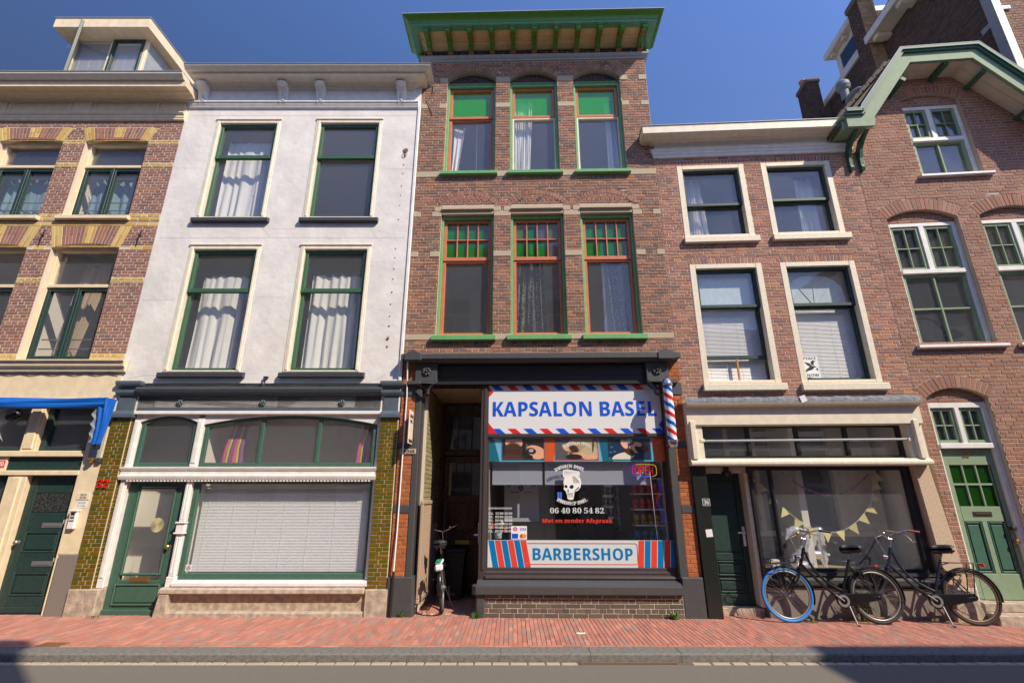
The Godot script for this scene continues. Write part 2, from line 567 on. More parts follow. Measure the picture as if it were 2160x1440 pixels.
func lay(out: Array, x0: float, x1: float, y0: float, y1: float, course: float, excl: Array, pal: Array, bond := "cross", length := 0.21, joint := 0.010, keep = null) -> void:
	var rects := []
	var row := 0
	var y := y0
	var h := course - joint
	while y < y1 - 0.02:
		var yt := minf(y + h, y1)
		var header := bond == "header" or (bond == "cross" and row % 2 == 1)
		var w := (length - joint) / 2 if header else length
		var start: float = x0 - [0.0, 0.25, 0.5, 0.25][row % 4] * (length + joint)
		if bond == "stretch": start = x0 - (row % 2) * (length + joint) / 2
		var x := start
		while x < x1 - 0.01:
			var a := maxf(x, x0); var b := minf(x + w + rnd(-0.004, 0.004), x1)
			if b - a > 0.012:
				rects.append([(a + b) / 2, (y + yt) / 2, b - a, yt - y])
			x += w + joint
		y += course
		row += 1
	clip_in(out, rects, excl, keep, pal)

func voussoirs(out: Array, cx: float, cy: float, r0: float, r1: float, a: float, n: int, pal: Array, gap := 0.008) -> void:
	for i in n:
		var p := lerpf(-a, a, float(i) / n) + gap / 2 / r1
		var q := lerpf(-a, a, float(i + 1) / n) - gap / 2 / r1
		out.append([1, PackedVector2Array([Vector2(cx + r0 * sin(p), cy + r0 * cos(p)), Vector2(cx + r0 * sin(q), cy + r0 * cos(q)), Vector2(cx + r1 * sin(q), cy + r1 * cos(q)), Vector2(cx + r1 * sin(p), cy + r1 * cos(p))]), pick(pal)])

func soldiers(out: Array, x0: float, x1: float, y0: float, y1: float, pal: Array, w := 0.056, gap := 0.009, lean := 0.0) -> void:
	var n := int(round((x1 - x0) / (w + gap)))
	var p := (x1 - x0) / n
	for i in n:
		var a := x0 + i * p + gap / 2; var b := x0 + (i + 1) * p - gap / 2
		var la := lean * ((a - x0) / (x1 - x0) * 2 - 1); var lb := lean * ((b - x0) / (x1 - x0) * 2 - 1)
		out.append([1, PackedVector2Array([Vector2(a, y0), Vector2(b, y0), Vector2(b + lb, y1), Vector2(a + la, y1)]), pick(pal)])

var mesh_cache := {}
func emit(parent: Node3D, out: Array, material: Material, plane: Transform3D, world: Transform3D, piece := "brick", rest := "brickwork", depth := 0.012, bevel := 0.003, proud := 0.003, most := 300) -> void:
	var full := world * plane
	var inv := cam.transform.affine_inverse()
	var f := 1.0 / tan(deg_to_rad(cam.fov) / 2)
	var order := []
	for i in out.size():
		var e: Array = out[i]
		var p := Vector2(e[1], e[2]) if e[0] == 0 else Vector2()
		if e[0] == 1:
			for q in e[1]: p += q / e[1].size()
		var s: float = e[3] * e[4] if e[0] == 0 else area(e[1])
		var w := full * Vector3(p.x, p.y, 0)
		var k := inv * w
		var score := -1.0
		if k.z < -0.1 and absf(k.x / -k.z * f) < 1.47 and absf(k.y / -k.z * f) < 0.98:
			score = s * absf(full.basis.z.normalized().dot((w - cam.position).normalized())) / k.length_squared()
		order.append([score, i, p])
	order.sort_custom(func(a, b): return a[0] > b[0])
	var many := MB.new()
	var count := 0
	for o in order:
		var e: Array = out[o[1]]
		var z := rnd(0.0, proud)
		if count < most and o[0] > 0:
			count += 1
			var me: ArrayMesh
			var key := ""
			if e[0] == 0:
				var c: Color = e[5]
				key = "%d_%d_%d_%d_%d" % [roundi(e[3] * 250), roundi(e[4] * 250), roundi(c.r * 60), roundi(c.g * 90), material.get_instance_id() % 100000]
			if key and mesh_cache.has(key):
				me = mesh_cache[key]
			else:
				var b := MB.new()
				if e[0] == 0:
					b.col = e[5]
					b.prism(rect_poly(-e[3] / 2, e[3] / 2, -e[4] / 2, e[4] / 2), -depth, 0, bevel)
				else:
					b.col = e[2]
					b.xf = Transform3D(Basis(), Vector3(-o[2].x, -o[2].y, 0))
					b.prism(e[1], -depth, 0, bevel)
				me = b.mesh()
				me.surface_set_material(0, material)
				if key: mesh_cache[key] = me
			var mi := MeshInstance3D.new()
			mi.mesh = me
			mi.name = called(parent, piece)
			parent.add_child(mi, true)
			mi.transform = plane * Transform3D(Basis(), Vector3(o[2].x, o[2].y, z))
		else:
			many.xf = plane * Transform3D(Basis(), Vector3(0, 0, z))
			if e[0] == 0:
				many.col = e[5]
				many.prism(rect_poly(e[1] - e[3] / 2, e[1] + e[3] / 2, e[2] - e[4] / 2, e[2] + e[4] / 2), -depth, 0, bevel)
			else:
				many.col = e[2]
				many.prism(e[1], -depth, 0, bevel)
	if many.v.size() > 0:
		part(parent, rest, many, material).set_meta("kind", "stuff")

# ------------------------------------------------------------------ windows
func pane(parent: Node3D, x0: float, x1: float, y0: float, y1: float, z: float, m: Material, base := "pane") -> void:
	var b := MB.new()
	b.xf = Transform3D(Basis.from_euler(Vector3(rnd(-0.004, 0.004), rnd(-0.004, 0.004), 0)), Vector3((x0 + x1) / 2, (y0 + y1) / 2, z))
	b.box(-(x1 - x0) / 2, (x1 - x0) / 2, -(y1 - y0) / 2, (y1 - y0) / 2, -0.002, 0.002)
	part(parent, base, b, m)

func sash(parent: Node3D, x0: float, x1: float, y0: float, y1: float, w: Array, z0: float, z1: float, m: Material, g, nx := 1, ny := 1, bar := 0.022, base := "sash") -> void:
	var b := MB.new()
	b.frame(x0, x1, y0, y1, w, z0, z1)
	part(parent, base, b, m)
	var a: float = x0 + w[0]; var e: float = x1 - w[1]; var p: float = y0 + w[2]; var q: float = y1 - w[3]
	var zm := (z0 + z1) / 2
	for i in range(1, nx):
		var x := lerpf(a, e, float(i) / nx)
		b = MB.new(); b.box(x - bar / 2, x + bar / 2, p, q, zm - 0.012, z1 - 0.004, 0.003)
		part(parent, "glazing_bar", b, m)
	for j in range(1, ny):
		var y := lerpf(p, q, float(j) / ny)
		for i in nx:
			b = MB.new()
			b.box(lerpf(a, e, float(i) / nx) + (bar / 2 if i > 0 else 0.0), lerpf(a, e, float(i + 1) / nx) - (bar / 2 if i < nx - 1 else 0.0), y - bar / 2, y + bar / 2, zm - 0.012, z1 - 0.006, 0.003)
			part(parent, "glazing_bar", b, m)
	if g is Array:
		for j in ny:
			for i in nx:
				pane(parent, lerpf(a, e, float(i) / nx), lerpf(a, e, float(i + 1) / nx), lerpf(p, q, float(j) / ny), lerpf(p, q, float(j + 1) / ny), zm - 0.014, g[j * nx + i])
	elif nx * ny > 1:
		for j in ny:
			for i in nx:
				pane(parent, lerpf(a, e, float(i) / nx), lerpf(a, e, float(i + 1) / nx), lerpf(p, q, float(j) / ny), lerpf(p, q, float(j + 1) / ny), zm - 0.014, g)
	else:
		pane(parent, a, e, p, q, zm - 0.014, g)

func sill(parent: Node3D, x0: float, x1: float, y0: float, y1: float, z0: float, z1: float, m: Material) -> void:
	var b := MB.new()
	along_x(b, PackedVector2Array([Vector2(z0, y0), Vector2(z1 - 0.012, y0), Vector2(z1, y0 + 0.012), Vector2(z1, y1 - 0.03), Vector2(z1 - 0.008, y1 - 0.02), Vector2(z0, y1)]), x0, x1, 0.003)
	part(parent, "sill", b, m)

func along_x(b: MB, prof: PackedVector2Array, x0: float, x1: float, bev := 0.0) -> void:   # prof in (z, y), drawn out from x0 to x1
	var keep := b.xf
	b.xf = keep * Transform3D(Basis(Vector3(0, 0, -1), Vector3(0, 1, 0), Vector3(1, 0, 0)), Vector3.ZERO)
	var p := PackedVector2Array()
	for q in prof: p.append(Vector2(-q.x, q.y))
	b.prism(p, x0, x1, bev, true)
	b.xf = keep

func curtain(base: String, label: String, h: Transform3D, x0: float, x1: float, y0: float, y1: float, z: float, m: Material, folds := 7, amp := 0.035, top_in := 0.0, sway := 0.0, top_x0 := -99.0, top_x1 := -99.0) -> void:
	var b := MB.new()
	var tx0 := x0 if top_x0 < -90 else top_x0
	var tx1 := x1 if top_x1 < -90 else top_x1
	var o := Vector3((x0 + x1) / 2, y0, z)
	var nx := folds * 8
	var ny := 14
	var ph := rnd(0, 6)
	var fn := FastNoiseLite.new()
	fn.seed = rng.randi_range(1, 9999); fn.frequency = 1.0; fn.noise_type = FastNoiseLite.TYPE_SIMPLEX_SMOOTH; fn.fractal_octaves = 1
	var P := func(i: int, j: int) -> Vector3:
		var u := float(i) / nx; var w := float(j) / ny
		var q := u * folds * 1.15
		var s := (fn.get_noise_2d(q, w * 0.35) * 1.5 + fn.get_noise_2d(q * 2.3 + 40, w * 0.9) * 0.45) * amp * (1.25 - 0.45 * w) + sway * 0.4 * fn.get_noise_2d(u * 2.0, w * 1.3 + 9)
		return Vector3(lerpf(lerpf(x0, tx0, w), lerpf(x1, tx1, w), u) + sway * 0.02 * sin(w * 3 + u * 4), lerpf(y0, y1 - top_in * absf(sin(u * folds * PI)), w), z + s) - o
	var N := func(i: int, j: int) -> Vector3:
		var dx: Vector3 = P.call(mini(i + 1, nx), j) - P.call(maxi(i - 1, 0), j)
		var dy: Vector3 = P.call(i, mini(j + 1, ny)) - P.call(i, maxi(j - 1, 0))
		return dx.cross(dy).normalized()
	for i in nx:
		for j in ny:
			b.squad(P.call(i, j), P.call(i + 1, j), P.call(i + 1, j + 1), P.call(i, j + 1), N.call(i, j), N.call(i + 1, j), N.call(i + 1, j + 1), N.call(i, j + 1))
	var t := thing(base, label, "curtain", at(h, o.x, o.y, o.z), "curtains in the windows")
	part(t, "cloth", b, m)
	var r := MB.new()
	r.tube([Vector3(tx0 - o.x - 0.03, y1 - y0 + 0.012, 0), Vector3(tx1 - o.x + 0.03, y1 - y0 + 0.012, 0)], 0.010, 6)
	part(t, "rail", r, M.steel)

func blind(label: String, h: Transform3D, x0: float, x1: float, y0: float, y1: float, z: float, pitch := 0.022, tilt := 1.0, cords := 5) -> void:
	var t := thing("venetian_blind", label, "blind", at(h, (x0 + x1) / 2, y0, z), "venetian blinds")
	var w := (x1 - x0) / 2
	var H := y1 - y0
	var b := MB.new()
	b.box(-w, w, H - 0.03, H, -0.015, 0.015, 0.003)
	part(t, "head_rail", b, M.blind)
	b = MB.new(); b.box(-w, w, 0.0, 0.014, -0.011, 0.011, 0.003)
	part(t, "bottom_rail", b, M.blind)
	b = MB.new()
	var s := pitch * 0.62
	var pr := PackedVector2Array()
	for k in [[-s, -0.0006], [-s * 0.5, 0.0012], [s * 0.5, 0.0012], [s, -0.0006], [s, 0.0006], [s * 0.5, 0.0024], [-s * 0.5, 0.0024], [-s, 0.0006]]:
		pr.append(Vector2(k[0], k[1]).rotated(-tilt))
	along_x(b, pr, -w + 0.004, w - 0.004)
	var me := b.mesh()
	me.surface_set_material(0, M.blind)
	var y := 0.03
	while y < H - 0.04:
		var o := MeshInstance3D.new()
		o.mesh = me; o.name = called(t, "slat"); t.add_child(o, true)
		o.position.y = y
		y += pitch
	b = MB.new()
	for k in cords:
		var x := lerpf(-w + 0.12, w - 0.12, float(k) / maxi(1, cords - 1))
		b.tube([Vector3(x, 0.01, s + 0.002), Vector3(x, H - 0.02, s + 0.002)], 0.0018, 4)
	part(t, "cord", b, M.blind)

# ------------------------------------------------------------------ lettering
func font(serif := false, bold := true) -> Font:
	var f := SystemFont.new()
	f.font_names = PackedStringArray(["Droid Serif" if serif else "Droid Sans"])
	f.font_weight = 700 if bold else 400
	return f

func letters(b: MB, s: String, f: Font, cx: float, cy: float, w: float, h: float, z := 0.0, depth := 0.003, rot := 0.0, lean := 0.0) -> void:   # fitted into w by h round (cx, cy); w or h may be 0 = in proportion
	var t := TextMesh.new()
	t.text = s; t.font = f; t.font_size = 48; t.pixel_size = 0.01; t.depth = 0.1; t.curve_step = 1.0
	var arr := t.get_mesh_arrays()
	var p: PackedVector3Array = arr[Mesh.ARRAY_VERTEX]
	var ix: PackedInt32Array = arr[Mesh.ARRAY_INDEX]
	if p.is_empty():
		return
	var bb := AABB(p[0], Vector3.ZERO)
	for q in p: bb = bb.expand(q)
	var sx := w / bb.size.x if w > 0 else h / bb.size.y
	var sy := h / bb.size.y if h > 0 else sx
	var m := bb.get_center()
	var k := []
	for q in p:
		var r := Vector2((q.x - m.x) * sx + (q.y - m.y) * sy * lean, (q.y - m.y) * sy).rotated(rot)
		k.append(Vector3(cx + r.x, cy + r.y, z + (q.z - m.z) / bb.size.z * depth + depth / 2))
	for i in range(0, ix.size(), 3):
		b.tri(k[ix[i]], k[ix[i + 2]], k[ix[i + 1]])

func arc_text(b: MB, s: String, f: Font, cx: float, cy: float, r: float, a0: float, a1: float, h: float, under := false) -> void:   # letters along an arc; angles from straight up (or straight down)
	var n := s.length()
	for i in n:
		if s[i] == " ": continue
		var a := lerpf(a0, a1, (i + 0.5) / n)
		if under:
			letters(b, s[i], f, cx + r * sin(a), cy - r * cos(a), 0, h, 0, 0.002, a)
		else:
			letters(b, s[i], f, cx + r * sin(a), cy + r * cos(a), 0, h, 0, 0.002, -a)

# ------------------------------------------------------------------ shared house pieces
func interior(t: Node3D, x0: float, x1: float, levels: Array, zf: float, zb: float, m: Material, cross := []) -> void:
	var b := MB.new()
	var y0: float = levels[0]; var y1: float = levels[-1]
	b.box(x0, x0 + 0.12, y0, y1, zb, zf)
	b.box(x1 - 0.12, x1, y0, y1, zb, zf)
	b.box(x0 + 0.12, x1 - 0.12, y0, y1, zb, zb + 0.15)
	for y in levels:
		b.box(x0 + 0.12, x1 - 0.12, y - 0.1, y + 0.1, zb + 0.15, zf)
	for x in cross:
		b.box(x - 0.05, x + 0.05, y0 + 0.1, y1 - 0.1, zb + 0.15, zf)
	part(t, "inner_walls", b, m)

func letter_slot(t: Node3D, x: float, y: float, z: float, w: float, m: Material) -> void:
	var b := MB.new()
	b.box(x - w / 2, x + w / 2, y - 0.035, y + 0.035, z, z + 0.008, 0.003)
	b.box(x - w / 2 + 0.035, x + w / 2 - 0.035, y - 0.016, y + 0.014, z + 0.008, z + 0.013, 0.002)
	part(t, "letter_slot", b, m)

func raised_panel(t: Node3D, x0: float, x1: float, y0: float, y1: float, z: float, m: Material, base := "door_panel") -> void:
	var b := MB.new()
	b.frame(x0, x1, y0, y1, [0.028, 0.028, 0.028, 0.028], z, z + 0.022, 0.010)
	b.prism(rect_poly(x0 + 0.03, x1 - 0.03, y0 + 0.03, y1 - 0.03), z - 0.01, z + 0.012, 0.02)
	part(t, base, b, m)

func knob(t: Node3D, x: float, y: float, z: float, m: Material, base := "door_knob") -> void:
	var b := MB.new()
	b.lathe([Vector2(0.028, 0), Vector2(0.026, 0.006), Vector2(0.010, 0.01), Vector2(0.010, 0.03), Vector2(0.03, 0.04), Vector2(0.032, 0.055), Vector2(0.02, 0.068), Vector2(0.001, 0.07)], 14, Vector3(x, y, z), Basis(Vector3(1, 0, 0), Vector3(0, 0, 1), Vector3(0, -1, 0)))
	part(t, base, b, m)

# ------------------------------------------------------------------ number 32, the white house
func white_house() -> void:
	var t := thing("white_house", "white plastered house with green sash windows over a green shop front", "house")
	var W := Transform3D()
	var wins := [[-5.85, -4.57, 6.56, 8.74], [-3.87, -2.56, 6.56, 8.75], [-5.82, -4.53, 3.64, 5.96], [-3.82, -2.54, 3.64, 5.96]]
	var b := MB.new()
	b.wall(-6.50, -1.83, 2.93, 9.05, wins, 0.0, -0.28)
	part(t, "wall", b, M.plaster)
	b = MB.new()
	b.box(-6.50, -1.83, 9.05, 9.65, -0.28, 0.03)
	part(t, "frieze", b, M.white)
	b = MB.new()
	b.sweep([Vector2(-6.46, 0.0), Vector2(-1.87, 0.0)], [Vector2(0.0, 9.02), Vector2(0.035, 9.03), Vector2(0.045, 9.05), Vector2(0.045, 9.075), Vector2(0.06, 9.08), Vector2(0.06, 9.11), Vector2(0.085, 9.13), Vector2(0.085, 9.16), Vector2(0.03, 9.175), Vector2(0, 9.175)])
	part(t, "architrave", b, M.white)
	b = MB.new()
	b.sweep([Vector2(-6.34, 0.03), Vector2(-2.02, 0.03), Vector2(-2.02, -0.5)], [Vector2(0.0, 9.45), Vector2(0.03, 9.46), Vector2(0.06, 9.50), Vector2(0.10, 9.505), Vector2(0.14, 9.53), Vector2(0.30, 9.535), Vector2(0.30, 9.603)])
	part(t, "cornice", b, M.cream_pale)
	b = MB.new()
	b.sweep([Vector2(-6.42, 0.03), Vector2(-2.02, 0.03), Vector2(-2.02, -0.5)], [Vector2(0.0, 9.602), Vector2(0.36, 9.605), Vector2(0.37, 9.615), Vector2(0.39, 9.645), Vector2(0.42, 9.665), Vector2(0.42, 9.69), Vector2(0.0, 9.70)])
	part(t, "gutter", b, M.cream_pale)
	b = MB.new()
	b.sweep([Vector2(-6.42, 0.03), Vector2(-2.02, 0.03), Vector2(-2.02, -0.5)], [Vector2(0.0, 9.70), Vector2(0.435, 9.692), Vector2(0.435, 9.702), Vector2(0.0, 9.72)])
	part(t, "gutter_edge", b, M.zinc)
	for x in [-6.185, -4.58, -3.83, -2.215]:
		b = MB.new()
		along_x(b, PackedVector2Array([Vector2(0.03, 9.12), Vector2(0.06, 9.12), Vector2(0.075, 9.15), Vector2(0.08, 9.20), Vector2(0.095, 9.28), Vector2(0.12, 9.36), Vector2(0.18, 9.41), Vector2(0.23, 9.44), Vector2(0.24, 9.48), Vector2(0.22, 9.52), Vector2(0.03, 9.52)]), x - 0.09, x + 0.09, 0.012)
		b.ball(Vector3(x, 9.46, 0.21), Vector3(0.095, 0.05, 0.06), 10, 6)
		for k in 5:
			b.ball(Vector3(x, 9.17 + k * 0.045, 0.085 + k * 0.006), Vector3(0.04 - 0.003 * k, 0.022, 0.02), 8, 5)
		b.ball(Vector3(x - 0.055, 9.135, 0.07), Vector3(0.028, 0.022, 0.03), 8, 5)
		b.ball(Vector3(x + 0.055, 9.135, 0.07), Vector3(0.028, 0.022, 0.03), 8, 5)
		part(t, "corbel", b, M.white)
	b = MB.new()
	b.box(-1.885, -1.825, 3.45, 9.2, -0.02, 0.028, 0.012)
	part(t, "corner_strip", b, M.white)
	for i in 4:
		var w: Array = wins[i]
		var up := i < 2
		var tr := 7.905 if up else 5.095
		b = MB.new()
		b.frame(w[0], w[1], w[2] - 0.03, w[3], [0.09, 0.075, 0.03, 0.085], -0.10, 0.012, 0.006)
		b.frame(w[0] + 0.03, w[1] - 0.025, w[2], w[3] - 0.03, [0.05, 0.045, 0.0, 0.05], -0.10, 0.022, 0.008)
		b.box(w[0] - 0.01, w[1] + 0.012, w[3], w[3] + 0.03, -0.05, 0.03, 0.006)
		var win := part(t, "window", b, M.cream_pale)
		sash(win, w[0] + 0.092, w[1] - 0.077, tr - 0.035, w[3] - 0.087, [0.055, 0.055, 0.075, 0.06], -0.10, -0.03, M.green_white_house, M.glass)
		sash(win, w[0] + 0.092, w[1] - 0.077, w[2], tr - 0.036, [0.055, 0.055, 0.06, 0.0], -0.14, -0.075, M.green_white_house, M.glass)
		sill(win, w[0] - 0.03, w[1] + 0.10, w[2] - 0.135, w[2] - 0.032, -0.02, 0.075, M.slate_dark)
	# rusty fixings down the right side
	for k in [[-2.06, 8.02, 0.05], [-2.07, 7.90, 0.022], [-2.075, 7.70, 0.015], [-2.08, 7.50, 0.014], [-2.085, 7.22, 0.016], [-2.09, 7.02, 0.013], [-2.09, 6.80, 0.012], [-2.095, 6.5, 0.016], [-2.10, 5.9, 0.013], [-2.10, 5.72, 0.014], [-2.1, 5.5, 0.013], [-2.105, 5.3, 0.014], [-2.105, 5.05, 0.016], [-2.11, 4.82, 0.015], [-2.11, 4.6, 0.013], [-2.11, 4.42, 0.017], [-2.112, 4.2, 0.03], [-2.112, 4.05, 0.018], [-4.86, 7.0, 0.012]]:
		b = MB.new()
		var p := PackedVector2Array()
		for q in 9:
			p.append(Vector2(k[0], k[1]) + Vector2.from_angle(TAU * q / 9) * k[2] * rnd(0.6, 1.25) * Vector2(0.9, 1.0))
		b.prism(p, -0.01, 0.003 + k[2] * 0.25, 0.002)
		part(t, "rust_mark", b, M.rust)
	b = MB.new()
	var ring := []
	for q in 17: ring.append(Vector3(-2.06 + 0.035 * sin(TAU * q / 16), 7.99 - 0.05 + 0.05 * cos(TAU * q / 16), 0.03))
	b.tube(ring, 0.006, 6)
	part(t, "flag_ring", b, M.rust)
	b = MB.new()
	b.box(-4.10, -4.03, 3.50, 3.53, -0.01, 0.05, 0.006)
	ring = []
	for q in 15: ring.append(Vector3(-4.085 + 0.01 * cos(TAU * q / 14), 3.42 + 0.075 * cos(TAU * q / 14), 0.05 + 0.05 * sin(TAU * q / 14)))
	b.tube(ring, 0.008, 6)
	part(t, "wall_ring", b, M.slate_dark)
	for k in [[-6.45, -5.95, 7.62], [-4.45, -3.95, 6.3], [-6.4, -1.95, 6.12], [-2.4, -1.9, 7.6], [-6.45, -1.9, 8.86], [-4.45, -3.95, 4.95], [-6.45, -5.9, 4.9]]:
		b = MB.new()
		b.box(k[0], k[1], k[2], k[2] + 0.004, -0.01, 0.0015)
		part(t, "plaster_joint", b, M.plaster_crack)
	for k in [[[-6.35, 3.50], [-6.1, 3.56], [-5.9, 3.55], [-5.75, 3.50]], [[-2.42, 3.53], [-2.5, 3.48], [-2.46, 3.42], [-2.2, 3.50], [-2.1, 3.57]], [[-2.62, 6.4], [-2.45, 6.1], [-2.5, 5.97]], [[-4.6, 6.35], [-4.42, 6.15], [-4.45, 5.9]]]:
		b = MB.new()
		var cr := []
		for q in k: cr.append(Vector3(q[0], q[1], 0.0))
		b.tube(cr, 0.003, 4)
		part(t, "crack", b, M.plaster_crack)
	# shop front: beam and capitals
	b = MB.new()
	b.box(-6.10, -2.14, 2.96, 3.42, -0.28, 0.0)
	part(t, "beam", b, M.slate_dark)
	b = MB.new()
	b.sweep([Vector2(-6.10, 0.0), Vector2(-2.12, 0.0)], [Vector2(0, 3.20), Vector2(0.03, 3.21), Vector2(0.05, 3.24), Vector2(0.10, 3.26), Vector2(0.12, 3.30), Vector2(0.12, 3.33), Vector2(0, 3.345)])
	b.box(-6.08, -2.14, 2.955, 3.02, 0.001, 0.025, 0.006)
	part(t, "beam_moulding", b, M.slate)
	for x in [-5.41, -4.06, -2.77]:
		b = MB.new()
		for k in 6:
			b.ball(Vector3(x + 0.035 * cos(TAU * k / 6), 3.09 + 0.035 * sin(TAU * k / 6), 0.012), Vector3(0.021, 0.021, 0.022), 8, 5)
		b.ball(Vector3(x, 3.09, 0.02), Vector3(0.018, 0.018, 0.03), 8, 5)
		part(t, "rosette", b, M.slate)
	for x in [[-6.45, -6.08], [-2.13, -1.80]]:
		b = MB.new()
		var pth := [Vector2(x[0] + 0.05, -0.12), Vector2(x[0] + 0.05, 0.03), Vector2(x[1] - 0.05, 0.03), Vector2(x[1] - 0.05, -0.12)]
		b.sweep(pth, [Vector2(0, 2.84), Vector2(0.05, 2.85), Vector2(0.05, 2.90), Vector2(0.03, 2.94), Vector2(0.0, 2.96), Vector2(0.0, 3.20), Vector2(0.03, 3.21), Vector2(0.05, 3.25), Vector2(0.05, 3.28), Vector2(0.01, 3.30), Vector2(0.01, 3.345), Vector2(0.06, 3.37), Vector2(0.07, 3.40), Vector2(0.07, 3.44), Vector2(-0.15, 3.45)], false)
		part(t, "capital", b, M.slate)
	# glazed brick pilasters
	for x in [[-6.43, -6.13], [-2.12, -1.83]]:
		b = MB.new()
		b.box(x[0], x[1], 0.36, 2.85, -0.28, 0.018)
		var pil := part(t, "pilaster", b, M.mortar_pale)
		var out := []
		var pal := [Color(0.185, 0.135, 0.008), Color(0.14, 0.125, 0.006), Color(0.20, 0.13, 0.010), Color(0.125, 0.115, 0.008), Color(0.225, 0.12, 0.008)]
		for r in 44:
			var n := 2 if r % 2 == 0 else 3
			for k in n:
				var a: float = lerpf(x[0], x[1], float(k) / n) + 0.005; var e: float = lerpf(x[0], x[1], float(k + 1) / n) - 0.005
				out.append([0, (a + e) / 2, 0.365 + 0.0565 * r + 0.024, e - a, 0.047, pick(pal)])
		emit(pil, out, M.glazed, Transform3D(Basis(), Vector3(0, 0, 0.026)), W, "glazed_brick", "glazed_bricks", 0.010, 0.004, 0.002)
		if x[0] < -6:
			out = []
			for r in 44:
				out.append([0, 0.055, 0.365 + 0.0565 * r + 0.024, 0.085, 0.047, pick(pal)])
			emit(pil, out, M.glazed, Transform3D(Basis(Vector3(0, 0, -1), Vector3(0, 1, 0), Vector3(1, 0, 0)), Vector3(-6.122, 0, 0.018)), W, "glazed_brick", "glazed_bricks", 0.010, 0.004, 0.002)
		b = MB.new()
		b.box(x[0] - (0.01 if x[0] > -6 else 0.0), x[1] + (0.14 if x[0] < -6 else 0.03), -0.05, 0.36, -0.28, 0.055, 0.012)
		part(t, "pilaster_base", b, M.plinth)
	# white joinery
	b = MB.new()
	b.box(-6.10, -5.99, 0.36, 2.90, -0.16, -0.015, 0.01)
	b.box(-6.075, -6.015, 0.5, 2.80, -0.02, -0.003, 0.008)
	b.box(-5.07, -4.96, 2.085, 2.84, -0.16, 0.0, 0.008)
	b.box(-5.05, -4.98, 2.14, 2.80, -0.01, 0.012, 0.006)
	b.box(-2.17, -2.12, 0.38, 2.90, -0.16, -0.03, 0.006)
	b.box(-6.10, -2.12, 2.90, 2.955, -0.16, 0.045, 0.008)
	# heads over the two arched lights
	for a in [[-5.99, -5.07, 2.885, 2.78], [-4.96, -2.17, 2.892, 2.745]]:
		var hw: float = (a[1] - a[0]) / 2; var cx: float = (a[0] + a[1]) / 2; var rise: float = a[2] - a[3]
		var r: float = (hw * hw + rise * rise) / (2 * rise)
		var al := asin(hw / r)
		var p := arc(cx, a[2] - r, r, -al, al, 20)
		p.append(Vector2(a[1], 2.905)); p.append(Vector2(a[0], 2.905))
		b.prism(p, -0.12, -0.012, 0.0, true)
	part(t, "white_joinery", b, M.white)
	b = MB.new()
	b.sweep([Vector2(-6.11, -0.03), Vector2(-2.12, -0.03)], [Vector2(-0.05, 1.885), Vector2(0.06, 1.89), Vector2(0.075, 1.93), Vector2(0.075, 1.955), Vector2(0.04, 1.965), Vector2(0.04, 2.02), Vector2(0.055, 2.03), Vector2(0.07, 2.06), Vector2(0.07, 2.08), Vector2(-0.05, 2.09)])
	for k in 72:
		var x := -5.98 + k * 0.0528
		b.box(x, x + 0.03, 1.862, 1.887, -0.04, 0.026)
	part(t, "transom_rail", b, M.white)
	b = MB.new()   # turned column between door and window
	b.box(-5.085, -4.955, 0.36, 0.52, -0.15, 0.0, 0.01)
	b.box(-5.07, -4.97, 0.52, 1.10, -0.15, -0.01, 0.012)
	b.box(-5.10, -4.94, 1.10, 1.125, -0.15, 0.02, 0.008)
	b.box(-5.085, -4.955, 1.125, 1.25, -0.15, 0.0, 0.008)
	b.box(-5.10, -4.94, 1.25, 1.275, -0.15, 0.02, 0.008)
	b.box(-5.07, -4.97, 1.275, 1.885, -0.15, -0.01, 0.012)
	for y in [[0.56, 1.06], [1.31, 1.82]]:
		b.box(-5.045, -5.025, y[0], y[1], -0.012, -0.002, 0.004)
		b.box(-5.01, -4.99, y[0], y[1], -0.012, -0.002, 0.004)
	part(t, "column", b, M.white)
	# transom lights
	for a in [[-5.98, -5.08, 2.885, 2.78, 1], [-4.95, -2.18, 2.892, 2.745, 3]]:
		b = MB.new()
		var hw: float = (a[1] - a[0]) / 2; var cx: float = (a[0] + a[1]) / 2; var rise: float = a[2] - a[3]
		var r: float = (hw * hw + rise * rise) / (2 * rise)
		var al := asin(hw / r) - 0.005
		var p := arc(cx, a[2] - r, r - 0.002, -al, al, 20)
		p.append_array(arc(cx, a[2] - r, r - 0.05, al, -al, 20))
		b.prism(p, -0.10, -0.045, 0.004, true)
		b.box(a[0], a[0] + 0.06, 2.09, a[3], -0.10, -0.046, 0.005)
		b.box(a[1] - 0.06, a[1], 2.09, a[3], -0.10, -0.046, 0.005)
		b.box(a[0] + 0.06, a[1] - 0.06, 2.09, 2.15, -0.10, -0.047, 0.008)
		for k in range(1, a[4]):
			var x := lerpf(a[0], a[1], float(k) / a[4])
			b.box(x - 0.03, x + 0.03, 2.15, 2.85, -0.10, -0.044, 0.006)
		var win := part(t, "window", b, M.green_shop)
		for k in a[4]:
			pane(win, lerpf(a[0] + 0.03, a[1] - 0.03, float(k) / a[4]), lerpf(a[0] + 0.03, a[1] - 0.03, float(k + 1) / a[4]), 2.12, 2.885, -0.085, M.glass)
	# shop window
	b = MB.new()
	b.frame(-4.955, -2.165, 0.47, 1.875, [0.075, 0.05, 0.085, 0.05], -0.13, -0.06, 0.008)
	var sw := part(t, "shop_window", b, M.green_shop)
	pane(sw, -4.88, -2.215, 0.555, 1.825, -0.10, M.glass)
	b = MB.new()
	b.sweep([Vector2(-4.965, -0.05), Vector2(-2.12, -0.05)], [Vector2(-0.08, 0.385), Vector2(0.07, 0.385), Vector2(0.09, 0.40), Vector2(0.09, 0.44), Vector2(0.07, 0.465), Vector2(-0.08, 0.475)])
